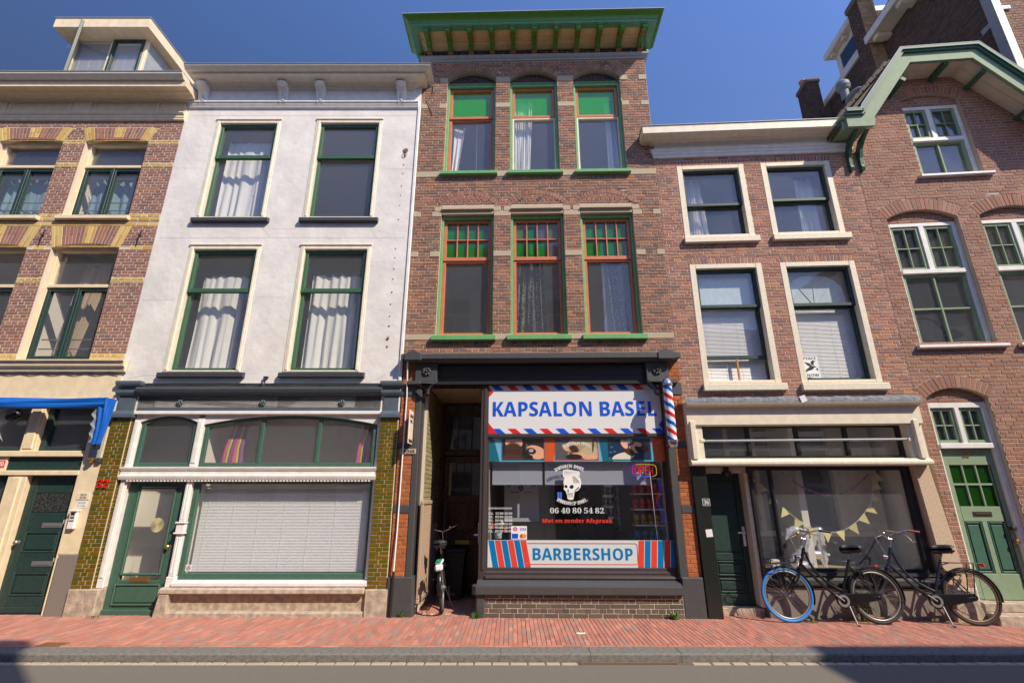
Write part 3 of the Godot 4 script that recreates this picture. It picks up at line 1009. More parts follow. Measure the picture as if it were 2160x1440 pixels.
	part(sw, "sill", b, M.white)
	# stone plinth
	b = MB.new()
	b.box(-4.94, -2.13, -0.05, 0.30, -0.28, 0.0)
	along_x(b, PackedVector2Array([Vector2(-0.05, 0.29), Vector2(0.085, 0.30), Vector2(0.10, 0.315), Vector2(0.095, 0.36), Vector2(0.05, 0.384), Vector2(-0.05, 0.384)]), -5.09, -2.14, 0.01)
	along_x(b, PackedVector2Array([Vector2(-0.05, -0.05), Vector2(0.085, -0.05), Vector2(0.085, 0.055), Vector2(0.06, 0.075), Vector2(-0.05, 0.08)]), -4.94, -3.82, 0.004)
	along_x(b, PackedVector2Array([Vector2(-0.05, -0.05), Vector2(0.08, -0.05), Vector2(0.08, 0.05), Vector2(0.055, 0.07), Vector2(-0.05, 0.075)]), -3.815, -2.14, 0.004)
	b.prism(PackedVector2Array([Vector2(-5.13, -0.05), Vector2(-4.94, -0.05), Vector2(-4.94, 0.30), Vector2(-5.085, 0.30)]), -0.28, 0.09, 0.01)
	part(t, "plinth", b, M.plinth)
	# door
	b = MB.new()
	b.frame(-5.985, -5.125, -0.04, 1.87, [0.15, 0.11, 0.5, 0.085], -0.16, -0.095, 0.008)
	b.box(-5.985, -5.125, -0.045, 0.075, -0.095, -0.065, 0.012)
	b.frame(-5.835, -5.235, 0.52, 1.78, [0.03, 0.03, 0.035, 0.03], -0.12, -0.075, 0.012)
	var d := part(t, "door", b, M.green_shop)
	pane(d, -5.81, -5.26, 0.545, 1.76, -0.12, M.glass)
	raised_panel(d, -5.88, -5.20, 0.12, 0.41, -0.095, M.green_shop)
	letter_slot(d, -5.53, 0.465, -0.095, 0.30, M.brass)
	knob(d, -5.19, 0.92, -0.095, M.brass)
	interior(t, -6.50, -1.83, [-0.1, 3.15, 6.15, 9.2], -0.28, -4.5, M.room)
	b = MB.new()
	b.box(-5.02, -4.94, 0.0, 3.05, -4.3, -0.18)
	part(t, "hall_partition", b, M.room)
	b = MB.new()   # backs of the room just behind the shop windows
	b.box(-6.38, -5.02, 0.0, 3.05, -0.90, -0.80)
	b.box(-4.94, -1.95, 0.0, 3.05, -1.15, -1.05)
	part(t, "shop_back_wall", b, M.room)
	curtain("white_curtain", "white curtain across the upper left window of the white house", W, -5.70, -4.74, 6.60, 8.46, -0.30, M.curtain, 5, 0.028, 0.03)
	curtain("white_curtain", "gathered white curtain in the lower left window of the white house", W, -5.66, -4.76, 3.66, 5.50, -0.30, M.curtain, 5, 0.034, 0.04)
	curtain("white_curtain", "gathered white curtain in the lower right window of the white house", W, -3.66, -2.72, 3.66, 5.52, -0.30, M.curtain, 5, 0.034, 0.04)
	for k in [[-4.72, -4.38, "pink and yellow curtain tied back behind the left transom pane of the white shop front"], [-2.55, -2.2, "pink and green curtain behind the right transom pane of the white shop front"]]:
		for j in 1:
			var cols := [lin(0.60, 0.10, 0.28), lin(0.62, 0.48, 0.06), lin(0.22, 0.10, 0.25)]
			var tt := thing("striped_curtain", k[2], "curtain", at(W, (k[0] + k[1]) / 2, 2.1, -0.25), "curtains in the windows")
			for s in 6:
				b = MB.new()
				var wx: float = (k[1] - k[0]) / 6
				var x0: float = -(k[1] - k[0]) / 2 + s * wx
				b.tube([Vector3(x0 + wx / 2, 0, rnd(-0.02, 0.02)), Vector3(x0 * 0.85 + wx / 2, 0.3, 0), Vector3(x0 * 0.7 + wx / 2 + 0.06, 0.66, 0)], [wx * 0.72, wx * 0.62, wx * 0.5], 10)
				var mm := mat(cols[s % 3], 0.9)
				part(tt, "fold", b, mm)
	blind("white venetian blind filling the shop window of the white house", W, -4.87, -2.24, 0.56, 1.80, -0.20, 0.0215, 0.95, 7)
	# things in the door glass
	var fan := thing("paper_fan", "round pleated paper fan hanging in the glass door of the white house", "paper fan", at(W, -5.50, 1.22, -0.19))
	b = MB.new()
	for k in 36:
		var a := TAU * k / 36; var e := TAU * (k + 1) / 36
		var mid := (a + e) / 2
		b.tri(Vector3(0, 0, 0), Vector3(0.105 * cos(a), 0.105 * sin(a), -0.008), Vector3(0.105 * cos(mid), 0.105 * sin(mid), 0.012))
		b.tri(Vector3(0, 0, 0), Vector3(0.105 * cos(mid), 0.105 * sin(mid), 0.012), Vector3(0.105 * cos(e), 0.105 * sin(e), -0.008))
	part(fan, "pleats", b, mat(lin(0.72, 0.66, 0.38), 0.8))
	b = MB.new()
	b.tube([Vector3(0, 0.1, 0), Vector3(0.01, 0.25, 0)], 0.002, 5)
	part(fan, "string", b, M.ink)
	b = MB.new()
	b.box(-0.19, 0.19, -0.17, 0.17, -0.004, 0.004, 0.002)
	solo("red_poster", "red paper poster on the wall behind the glass door of the white house", "poster", b, mat(lin(0.50, 0.025, 0.05), 0.8), at(W, -5.45, 1.36, -0.79))
	b = MB.new()   # sticker on the shop window
	b.box(-0.045, 0.045, -0.045, 0.045, 0, 0.001)
	var st := thing("window_sticker", "small white and purple round sticker low on the white house shop window", "sticker", at(W, -4.835, 0.625, -0.096))
	part(st, "backing", b, M.plastic_white)
	b = MB.new()
	for r in [0.036, 0.02]:
		b.prism(ring_poly(0, 0, r - 0.006, r, PI - 0.01), 0.001, 0.002)
	for k in 3:
		b.xf = Transform3D(Basis(Vector3(0, 0, 1), k * TAU / 3), Vector3.ZERO)
		b.box(-0.003, 0.003, 0.0, 0.03, 0.001, 0.0022)
	part(st, "print", b, mat(lin(0.18, 0.03, 0.16), 0.5))
	# red house number
	var num := thing("house_number", "red metal number 32 on the green glazed brick pilaster", "house number", at(W, -6.315, 1.835, 0.035))
	b = MB.new()
	letters(b, "32", font(false, true), 0, 0, 0.17, 0.125, 0.004, 0.012, 0, 0.15)
	part(num, "digits", b, M.red)

# ------------------------------------------------------------------ number 30, the yellow-banded house at the left
func left_house() -> void:
	var t := thing("banded_house", "purple brick house with yellow brick bands at the left edge", "house")
	var W := Transform3D()
	var X := [[-8.33, -7.10], [-10.0, -8.77]]
	var holes := []
	for x in X:
		holes.append([x[0], x[1], 6.58, 8.33]); holes.append([x[0], x[1], 3.82, 6.01])
	var b := MB.new()
	b.wall(-11.3, -6.50, 3.77, 8.75, holes, -0.004, -0.28)
	for x in X:   # mortar behind the flat arches
		for y in [[8.24, 8.33], [5.92, 6.01]]:
			var hw: float = (x[1] - x[0]) / 2; var cx: float = (x[0] + x[1]) / 2; var rise: float = y[1] - y[0]
			var r: float = (hw * hw + rise * rise) / (2 * rise)
			var al := asin(hw / r)
			for s in [-1, 1]:
				var p := arc(cx, y[1] - r, r, 0.0, al * s, 8)
				p.append(Vector2(cx + hw * s, y[1]))
				b.prism(p, -0.10, -0.004)
	var wall := part(t, "wall", b, M.mortar_pale)
	var pal := tint([Color(0.235, 0.115, 0.098), Color(0.20, 0.10, 0.09), Color(0.27, 0.125, 0.10), Color(0.22, 0.10, 0.095), Color(0.175, 0.095, 0.09), Color(0.25, 0.11, 0.085)], 1.6, 1.7, 1.5)
	var yel := [Color(0.70, 0.47, 0.14), Color(0.74, 0.52, 0.18), Color(0.62, 0.40, 0.11), Color(0.76, 0.56, 0.22)]
	var excl := []
	var arches := []
	for x in X:
		var cx: float = (x[0] + x[1]) / 2; var hw: float = (x[1] - x[0]) / 2
		for y in [[8.24, 8.33, 6.58, 8.57], [5.92, 6.01, 3.82, 6.37]]:
			var rise: float = y[1] - y[0]
			var r: float = (hw * hw + rise * rise) / (2 * rise)
			var al := asin(hw / r)
			var p := arc(cx, y[1] - r, r, -al, al)
			var fl := 0.13
			var q := p.duplicate()
			q.append(Vector2(cx + hw + fl, y[3])); q.append(Vector2(cx - hw - fl, y[3]))
			excl.append(q)
			excl.append(rect_poly(x[0], x[1], y[2], y[0]))
			excl.append(rect_poly(x[0] + 0.001, x[1] - 0.001, y[0] - 0.01, y[0] + 0.012))
			arches.append([cx, hw, r, al, y[1] - r, y[3], fl])
	# yellow bands, as rows of their own
	var bands := [[8.18, 8.275], [7.65, 7.75], [6.49, 6.625], [6.37, 6.45], [5.88, 5.965], [5.235, 5.33], [3.80, 3.93]]
	var band_polys := []
	for q in bands: band_polys.append(rect_poly(-11.3, -6.5, q[0] - 0.003, q[1] + 0.007))
	var out := []
	var all := excl.duplicate(); all.append_array(band_polys)
	lay(out, -11.3, -6.505, 3.80, 8.73, 0.0598, all, pal, "cross", 0.21, 0.011)
	for k in bands.size():
		var q: Array = bands[k]
		var rows := 2 if q[1] - q[0] > 0.085 else 1
		var short: bool = k in [1, 5, 4]
		if short:   # blocks beside the windows, purple between them
			var blocks := []
			for x in X:
				blocks.append([x[1], x[1] + 0.16]); blocks.append([x[0] - 0.16, x[0]])
			blocks.append([-6.66, -6.505])
			lay(out, -11.3, -6.505, q[0], q[1], (q[1] - q[0]) / rows + 0.0001, excl, yel, "cross", 0.21, 0.010)
		else:
			lay(out, -11.3, -6.505, q[0], q[1], (q[1] - q[0]) / rows + 0.0001, excl, yel, "cross", 0.21, 0.010)
	for a in arches:   # splayed flat arches with yellow blocks at ends and key
		var n := 21
		for i in n:
			var u0 := lerpf(-1, 1, float(i) / n); var u1 := lerpf(-1, 1, float(i + 1) / n)
			var g := 0.004
			var c := pick(yel) if (i < 3 or i > n - 4 or absi(i - n / 2) <= 1) else pick(pal)
			var lo := func(u): return Vector2(a[0] + a[2] * sin(a[3] * u), a[4] + a[2] * cos(a[3] * u))
			var p0: Vector2 = lo.call(u0); var p1: Vector2 = lo.call(u1)
			var q0 := Vector2(a[0] + (a[1] + a[6]) * u0 + g, a[5] - 0.004); var q1 := Vector2(a[0] + (a[1] + a[6]) * u1 - g, a[5] - 0.004)
			p0.x += g; p1.x -= g
			if i % 2 == 0:
				out.append([1, PackedVector2Array([p0, p1, q1, q0]), c])
			else:
				var m0 := p0.lerp(q0, 0.5); var m1 := p1.lerp(q1, 0.5)
				out.append([1, PackedVector2Array([p0, p1, m1 - Vector2(0, g), m0 - Vector2(0, g)]), c])
				out.append([1, PackedVector2Array([m0 + Vector2(0, g), m1 + Vector2(0, g), q1, q0]), pick(yel) if c.g > 0.32 else pick(pal)])
	emit(wall, out, M.brick, Transform3D(), W)
	for k in [[-6.78, 6.12], [-8.55, 6.12]]:   # wall anchors
		b = MB.new()
		b.tube([Vector3(k[0] - 0.02, k[1] - 0.17, 0.012), Vector3(k[0], k[1], 0.03), Vector3(k[0] + 0.02, k[1] + 0.17, 0.012)], [0.006, 0.013, 0.006], 6)
		b.box(k[0] - 0.02, k[0] + 0.02, k[1] + 0.03, k[1] + 0.055, 0.0, 0.04, 0.004)
		part(t, "wall_anchor", b, M.iron)
	# entablature
	b = MB.new()
	b.box(-11.3, -6.49, 8.75, 9.42, -0.28, 0.03)
	part(t, "frieze", b, M.cream)
	for x in [[-11.2, -10.55], [-10.02, -8.80], [-8.33, -7.13], [-7.0, -6.52]]:
		b = MB.new()
		b.frame(x[0], x[1], 8.93, 9.17, [0.03, 0.03, 0.03, 0.03], 0.03, 0.045, 0.008)
		part(t, "frieze_panel", b, M.cream)
	for x in [[-10.5, -10.08], [-8.74, -8.40], [-7.10, -7.04]]:
		b = MB.new(); b.box(x[0], x[1], 8.90, 9.185, 0.03, 0.055, 0.006)
		part(t, "frieze_block", b, M.cream)
	b = MB.new()
	b.sweep([Vector2(-11.3, 0.0), Vector2(-6.49, 0.0)], [Vector2(-0.02, 8.71), Vector2(0.03, 8.715), Vector2(0.045, 8.73), Vector2(0.045, 8.77), Vector2(0.055, 8.775), Vector2(0.055, 8.82), Vector2(0.07, 8.83), Vector2(0.09, 8.86), Vector2(0.09, 8.885), Vector2(0.03, 8.895)])
	part(t, "architrave", b, M.cream)
	b = MB.new()
	b.sweep([Vector2(-11.3, 0.03), Vector2(-6.32, 0.03)], [Vector2(0.0, 9.14), Vector2(0.03, 9.145), Vector2(0.06, 9.165), Vector2(0.12, 9.17), Vector2(0.16, 9.19), Vector2(0.24, 9.195), Vector2(0.24, 9.205), Vector2(0.36, 9.205), Vector2(0.36, 9.335), Vector2(0.0, 9.34)])
	part(t, "cornice", b, M.cream)
	b = MB.new()
	b.sweep([Vector2(-11.3, 0.03), Vector2(-6.36, 0.03)], [Vector2(0.0, 9.333), Vector2(0.42, 9.335), Vector2(0.43, 9.35), Vector2(0.45, 9.375), Vector2(0.475, 9.40), Vector2(0.48, 9.415), Vector2(0.48, 9.44), Vector2(0.0, 9.45)])
	part(t, "gutter", b, M.cream_pale)
	b = MB.new()
	b.sweep([Vector2(-11.3, 0.03), Vector2(-6.36, 0.03)], [Vector2(0.40, 9.45), Vector2(0.495, 9.442), Vector2(0.495, 9.452), Vector2(0.40, 9.465)])
	part(t, "gutter_edge", b, M.zinc)
	# windows
	for x in X:
		for y in [[6.58, 8.31, 7.72], [3.82, 5.99, 5.205]]:
			b = MB.new()
			b.frame(x[0], x[1], y[0], y[1], [0.065, 0.05, 0.03, 0.10], -0.20, -0.095, 0.006)
			b.box(x[0] + 0.065, x[1] - 0.05, y[2] - 0.035, y[2] + 0.03, -0.20, -0.075, 0.008)
			var win := part(t, "window", b, M.cream)
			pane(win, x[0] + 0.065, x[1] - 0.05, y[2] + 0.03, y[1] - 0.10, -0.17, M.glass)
			var xm: float = (x[0] + x[1]) / 2 + 0.005
			sash(win, x[0] + 0.066, xm, y[0] + 0.031, y[2] - 0.036, [0.06, 0.055, 0.065, 0.06], -0.18, -0.10, M.green_dark, M.glass, 1, 1, 0.02, "casement")
			sash(win, xm + 0.001, x[1] - 0.051, y[0] + 0.031, y[2] - 0.036, [0.055, 0.06, 0.065, 0.06], -0.18, -0.10, M.green_dark, M.glass, 1, 1, 0.02, "casement")
			b = MB.new()
			b.box(xm - 0.02, xm + 0.022, y[0] + 0.04, y[2] - 0.04, -0.10, -0.085, 0.006)
			part(win, "meeting_strip", b, M.green_dark)
			for k in 2:
				b = MB.new()
				b.tube([Vector3(x[0] + 0.1, y[0] + 0.26 + 0.17 * k, -0.24), Vector3(x[1] - 0.1, y[0] + 0.26 + 0.17 * k, -0.24)], 0.011, 6)
				part(win, "guard_rail", b, M.steel)
			sill(win, x[0] - 0.06, x[1] + 0.05, y[0] - 0.10, y[0], -0.2, 0.07, M.cream)
	interior(t, -11.3, -6.50, [-0.1, 3.4, 6.3, 9.2], -0.28, -4.2, M.room, [-8.55])
	var cn := ["blue curtain behind the upper right casements of the banded house", "blue curtain behind the upper left casements at the photo's left edge", "beige curtain in the lower right casement window of the banded house", "beige curtain in the cut-off lower left window of the banded house"]
	curtain("blue_curtain", cn[0], W, -8.25, -7.18, 6.62, 7.62, -0.36, M.curtain_blue, 6, 0.04, 0.12)
	curtain("blue_curtain", cn[1], W, -9.93, -8.86, 6.62, 7.62, -0.36, M.curtain_blue, 6, 0.04, 0.12)
	curtain("beige_curtain", cn[2], W, -8.15, -7.78, 3.85, 5.75, -0.40, M.curtain_beige, 5, 0.04, 0.0, 0.0, -8.0, -7.5)
	curtain("beige_curtain", cn[3], W, -9.2, -8.84, 3.85, 5.75, -0.40, M.curtain_beige, 5, 0.04)
	# shop storey
	b = MB.new()
	b.box(-11.3, -6.46, 3.12, 3.80, -0.28, 0.02)
	part(t, "shop_fascia", b, M.cream)
	b = MB.new()
	b.sweep([Vector2(-11.3, 0.02), Vector2(-6.40, 0.02)], [Vector2(0.0, 3.60), Vector2(0.04, 3.605), Vector2(0.05, 3.64), Vector2(0.05, 3.66), Vector2(0.09, 3.69), Vector2(0.10, 3.76), Vector2(0.13, 3.77), Vector2(0.13, 3.79), Vector2(0.0, 3.81)])
	b.box(-11.3, -6.44, 3.10, 3.16, 0.02, 0.04, 0.005)
	part(t, "shop_cornice", b, M.cream)
	b = MB.new()
	var cab := []
	for k in 26: cab.append(Vector3(-11.0 + k * 0.18, 3.575 + (0.018 if k % 2 == 0 else -0.014), 0.045))
	b.tube(cab, 0.006, 5)
	part(t, "cable", b, M.iron)
	b = MB.new()
	b.prism(PackedVector2Array([Vector2(-6.68, 2.2), Vector2(-6.505, 2.2), Vector2(-6.50, 3.14), Vector2(-6.70, 3.14)]), -0.2, 0.015, 0.006)
	part(t, "end_board", b, M.zinc)
	# pier and plinth
	b = MB.new()
	b.box(-6.78, -6.465, 0.82, 3.12, -0.28, -0.02, 0.004)
	part(t, "pier", b, M.cream)
	b = MB.new()
	b.box(-6.74, -6.43, -0.05, 0.82, -0.28, 0.01, 0.008)
	part(t, "pier_base", b, M.granite)
	b = MB.new()
	for r in [[2.24, 2.33, 0.0], [1.955, 2.03, -0.01]]:
		b.box(-11.3, -6.78, r[0], r[1], -0.2, r[2], 0.008)
	b.box(-7.83, -7.60, 2.33, 3.12, -0.2, -0.03, 0.006)
	b.box(-7.79, -7.64, 2.36, 3.12, -0.04, -0.015, 0.01)
	b.box(-7.88, -7.585, 0.0, 1.955, -0.2, -0.03, 0.006)
	b.box(-7.80, -7.66, 0.02, 1.93, -0.04, -0.012, 0.012)
	b.box(-6.80, -6.775, 0.0, 1.955, -0.2, -0.025, 0.004)
	part(t, "cream_joinery", b, M.cream)
	for x in [[-7.60, -6.78], [-9.1, -7.83]]:
		b = MB.new()
		b.frame(x[0], x[1], 2.33, 3.12, [0.09, 0.05, 0.05, 0.1], -0.2, -0.1, 0.006)
		var win := part(t, "window", b, M.green_dark)
		pane(win, x[0] + 0.09, x[1] - 0.05, 2.38, 3.02, -0.16, M.glass)
	b = MB.new()
	b.box(-7.98, -6.78, 2.03, 2.24, -0.2, -0.06, 0.004)
	b.box(-11.0, -8.15, 2.03, 2.24, -0.2, -0.06, 0.004)
	part(t, "spandrel_board", b, M.green_dark)
	b = MB.new()
	b.box(-8.15, -7.98, 2.03, 2.24, -0.2, -0.04, 0.004)
	part(t, "number_board", b, M.cream)
	b = MB.new()
	b.frame(-7.585, -6.80, -0.0, 1.955, [0.13, 0.11, 0.24, 0.26], -0.17, -0.12, 0.006)
	b.box(-7.45, -6.92, 0.24, 1.70, -0.17, -0.135)
	b.box(-7.585, -6.80, 0.02, 0.10, -0.12, -0.105, 0.006)
	b.box(-7.455, -6.91, 0.56, 0.83, -0.16, -0.1205, 0.004)
	b.box(-7.455, -6.91, 1.13, 1.40, -0.16, -0.1205, 0.004)
	var d := part(t, "door", b, M.green_dark)
	for y in [[0.24, 0.56], [0.83, 1.13]]:
		raised_panel(d, -7.45, -6.915, y[0], y[1], -0.135, M.green_dark)
	b = MB.new()
	b.box(-7.45, -6.915, 1.41, 1.70, -0.135, -0.128, 0.003)
	part(d, "frosted_pane", b, mat(lin(0.07, 0.075, 0.07), 0.25, noise_tex(0.02, 0.5, 1.0, 6, 77), 2.0))
	for y in [1.22, 0.68]:
		letter_slot(d, -7.06, y, -0.12, 0.32, M.steel)
		b = MB.new(); b.box(-6.905, -6.87, y + 0.03, y + 0.08, -0.12, -0.115)
		part(d, "name_tag", b, M.plastic_white)
	knob(d, -7.51, 0.98, -0.12, M.steel)
	b = MB.new()
	b.frame(-9.1, -7.885, 0.0, 1.955, [0.15, 0.12, 0.24, 0.1], -0.17, -0.12, 0.006)
	b.box(-8.95, -8.0, 0.24, 0.9, -0.16, -0.14)
	d = part(t, "door", b, M.green_dark)
	pane(d, -8.95, -8.0, 0.9, 1.86, -0.15, M.glass)
	b = MB.new()
	b.box(-7.99, -7.80, 0.55, 0.86, -0.12, -0.03, 0.006)
	part(t, "letterbox", b, M.green_dark)
	b = MB.new()
	b.box(-9.4, -6.78, -0.06, 0.0, -0.25, 0.05, 0.008)
	part(t, "doorstep", b, M.granite)
	# fixings on the pier
	var p := thing("number_plate", "small white plate reading 30A 30B beside the dark green door", "number plate", at(W, -6.615, 1.645, -0.018))
	b = MB.new(); b.box(-0.095, 0.095, -0.05, 0.05, 0, 0.006, 0.002)
	part(p, "plate", b, M.cream_pale)
	b = MB.new(); letters(b, "30A", font(false, false), 0, 0.021, 0.1, 0.032, 0.006, 0.002); letters(b, "30B", font(false, false), 0, -0.022, 0.1, 0.032, 0.006, 0.002)
	part(p, "lettering", b, M.ink)
	p = thing("name_sticker", "pale sticker with faded print under the 30A plate", "sticker", at(W, -6.61, 1.525, -0.018))
	b = MB.new(); b.box(-0.085, 0.085, -0.05, 0.05, 0, 0.002)
	part(p, "plate", b, M.plastic_white)
	b = MB.new(); letters(b, "noor", font(false, false), 0, 0.02, 0.12, 0.03, 0.002, 0.001); letters(b, "bosse", font(false, false), 0, -0.02, 0.12, 0.03, 0.002, 0.001)
	part(p, "lettering", b, M.slate)
	p = thing("intercom", "white door intercom with buttons fixed beside the dark green door", "intercom", at(W, -6.66, 1.17, -0.02))
	b = MB.new()
	b.box(-0.055, 0.055, 0, 0.26, 0.0, 0.055, 0.012)
	b.box(-0.065, 0.065, 0.255, 0.275, 0.0, 0.075, 0.004)
	part(p, "casing", b, M.plastic_white)
	b = MB.new()
	b.box(-0.03, 0.03, 0.20, 0.235, 0.055, 0.060, 0.004); b.box(-0.035, 0.035, 0.115, 0.13, 0.055, 0.058)
	for k in 4: b.box(-0.028 + 0.016 * k, -0.018 + 0.016 * k, 0.15, 0.185, 0.055, 0.058)
	part(p, "buttons", b, M.ink)
	p = thing("spot_lamp", "small brass spot lamp under the end of the blue awning", "lamp", at(W, -6.60, 2.19, -0.02))
	b = MB.new()
	b.lathe([Vector2(0.02, 0), Vector2(0.045, 0.01), Vector2(0.05, 0.06), Vector2(0.04, 0.09), Vector2(0.0, 0.10)], 12, Vector3.ZERO, Basis(Vector3(1, 0, 0), Vector3(0, 0, 1), Vector3(0, -1, 0)))
	part(p, "head", b, M.brass)
	b = MB.new(); b.box(0.06, 0.14, -0.05, 0.03, 0.0, 0.05, 0.01)
	part(p, "junction_box", b, M.slate_dark)
	p = thing("red_number", "part of a red number plate at the left edge", "number plate", at(W, -8.06, 2.13, -0.038))
	b = MB.new(); b.box(-0.06, 0.06, -0.05, 0.05, 0, 0.006, 0.002)
	part(p, "plate", b, M.red)
	b = MB.new(); letters(b, "30", font(false, true), 0, 0, 0.09, 0.07, 0.006, 0.001)
	part(p, "lettering", b, M.letter_white)
	p = thing("security_camera", "dark round lamp under the blue awning in the left shop window", "lamp", at(W, -8.10, 2.92, -0.08))
	b = MB.new()
	b.ball(Vector3.ZERO, Vector3(0.07, 0.06, 0.07)); b.box(-0.02, 0.02, 0.0, 0.12, -0.02, 0.02)
	b.lathe([Vector2(0.02, 0), Vector2(0.055, 0.02), Vector2(0.055, 0.12)], 12, Vector3(0.02, -0.02, 0.02), Basis(Vector3(0, 0, 1), 1.9))
	part(p, "body", b, M.iron)
	# awning: gathered blue cloth with a hanging end
	p = thing("awning", "folded blue cloth awning with scalloped hanging end over the left shop", "awning", at(W, -8.6, 3.0, 0.1))
	b = MB.new()
	var nseg := 60
	var cs := 18
	var ringp := func(i: int, j: int) -> Vector3:
		var u := float(i) / nseg
		var a := TAU * j / cs
		var rr := 0.085 + 0.012 * sin(3 * a + u * 5) + 0.010 * sin(5 * a - u * 9)
		var droop := -0.03 * sin(PI * fmod(u * 2.0, 1.0))
		return Vector3(lerpf(-2.6, 2.16, u), 0.06 + droop * 0.4 + rr * 0.95 * sin(a), 0.06 + rr * 1.1 * cos(a))
	for i in nseg:
		for j in cs:
			b.quad(ringp.call(i, j), ringp.call(i, j + 1), ringp.call(i + 1, j + 1), ringp.call(i + 1, j))
	part(p, "rolled_cloth", b, M.awning)
	b = MB.new()
	var hp := func(i: int, j: int) -> Vector3:   # hanging bundle
		var w := float(i) / 16
		var a := TAU * j / 28
		var wide := lerpf(0.12, 0.055, pow(w, 0.8)) * (1 + 0.35 * sin(7 * a + w * 2) * 0.5)
		return Vector3(2.10 + cos(a) * wide * 1.05 + 0.05 * sin(w * 2.2) - 0.035 * w, 0.13 - w * 0.72, 0.05 + sin(a) * wide * 0.75)
	for i in 16:
		for j in 28:
			b.quad(hp.call(i, j + 1), hp.call(i, j), hp.call(i + 1, j), hp.call(i + 1, j + 1))
	part(p, "hanging_cloth", b, M.awning)
	b = MB.new()
	for i in 22:
		var w := float(i) / 22; var w2 := float(i + 1) / 22
		var e := func(q: float) -> Vector3: return Vector3(1.975 + 0.028 * cos(q * 28) + 0.05 * q, 0.10 - q * 0.66, 0.11 - 0.03 * q)
		b.quad(e.call(w), e.call(w2), e.call(w2) + Vector3(0.07, 0, -0.02), e.call(w) + Vector3(0.07, 0, -0.02))
	part(p, "valance", b, M.awning_grey)
	b = MB.new(); b.box(2.08, 2.16, -0.66, -0.56, 0.0, 0.07, 0.01)
	part(p, "bracket", b, M.iron)
	# dormer on the roof
	b = MB.new()
	b.prism(PackedVector2Array([Vector2(0, 9.4), Vector2(0.1, 9.4), Vector2(5.0, 13.1), Vector2(4.9, 13.3)]), -11.3, -6.6, 0.0, true)
	for i in b.v.size():
		b.v[i] = Vector3(b.v[i].z, b.v[i].y, -b.v[i].x); b.n[i] = Vector3(b.n[i].z, b.n[i].y, -b.n[i].x)
	var roof := part(t, "roof", b, M.tile)
	var th := atan2(3.7, 4.9)
	for r in 6:
		for k in 14:
			b = MB.new()
			b.xf = Transform3D(Basis(Vector3.RIGHT, -th), Vector3(-11.2 + k * 0.24, 9.50 + r * 0.20, -0.10 - r * 0.265))
			b.tube([Vector3(0, 0, 0.02), Vector3(0, 0.02, -0.33)], 0.05, 8)
			b.box(0.03, 0.22, -0.012, 0.012, -0.33, 0.02, 0.005)
			part(roof, "tile", b, M.tile)
	b = MB.new()
	b.box(-9.90, -8.22, 9.6, 11.62, -2.9, -0.62)
	var dm := part(t, "dormer", b, M.zinc, "dormer with zinc cheeks and cream fascia")
	b = MB.new()
	b.frame(-9.90, -8.22, 9.6, 11.62, [0.07, 0.07, 0.1, 0.12], -0.62, -0.55, 0.006)
	b.box(-9.06, -9.0, 9.7, 11.5, -0.62, -0.552, 0.006)
	part(dm, "window_frame", b, M.cream)
	b = MB.new(); b.frame(-9.0, -8.29, 9.7, 11.5, [0.06, 0.06, 0.08, 0.07], -0.60, -0.53, 0.006)
	part(dm, "sash", b, M.green_dark)
	pane(dm, -8.95, -8.34, 9.76, 11.44, -0.56, M.glass)
	pane(dm, -9.83, -9.06, 9.7, 11.5, -0.585, M.glass)
	b = MB.new()
	b.sweep([Vector2(-10.1, -3.2), Vector2(-10.1, -0.22), Vector2(-8.0, -0.22), Vector2(-8.0, -3.2)], [Vector2(-0.4, 11.47), Vector2(0.0, 11.47), Vector2(0.0, 11.72), Vector2(-0.4, 11.72)], false)
	part(dm, "fascia", b, M.cream)
	b = MB.new()
	b.box(-10.09, -8.01, 11.48, 11.52, -3.1, -0.23)
	part(dm, "soffit", b, M.cream)
	b = MB.new()
	b.box(-10.12, -7.98, 11.72, 11.74, -3.2, -0.20, 0.004)
	part(dm, "roof_edge", b, M.zinc)
	b = MB.new()
	b.box(-7.99, -6.9, 11.45, 11.80, -4.6, -2.9, 0.004)
	part(dm, "rear_fascia", b, M.cream)
	b = MB.new()
	b.xf = Transform3D(Basis(Vector3.UP, -deg_to_rad(40)), Vector3(-9.86, 0, -0.53))
	b.frame(0.0, 0.70, 9.78, 11.50, [0.06, 0.06, 0.08, 0.07], -0.03, 0.03, 0.006)
	var cs2 := part(dm, "open_casement", b, M.green_dark)
	b = MB.new()
	b.xf = Transform3D(Basis(Vector3.UP, -deg_to_rad(40)), Vector3(-9.86, 0, -0.53))
	b.box(0.06, 0.64, 9.86, 11.43, -0.002, 0.002)
	for y in [10.7, 11.2]:
		b.tube([Vector3(0.66, y, 0.03), Vector3(0.70, y + 0.03, 0.07), Vector3(0.70, y - 0.05, 0.08)], 0.006, 5)
	part(dm, "casement_pane", b, M.glass)
	blind("white venetian blind in the right light of the roof dormer", W, -8.93, -8.36, 9.8, 11.40, -0.60, 0.026, 1.0, 3)
	blind("white venetian blind in the left light of the roof dormer", W, -9.80, -9.08, 9.8, 11.46, -0.608, 0.026, 1.0, 3)

# ------------------------------------------------------------------ number 34, the brown brick house with the barber shop
var HM := Transform3D(Basis(Vector3.UP, -deg_to_rad(1.3)), Vector3(-1.82, 0, 0))

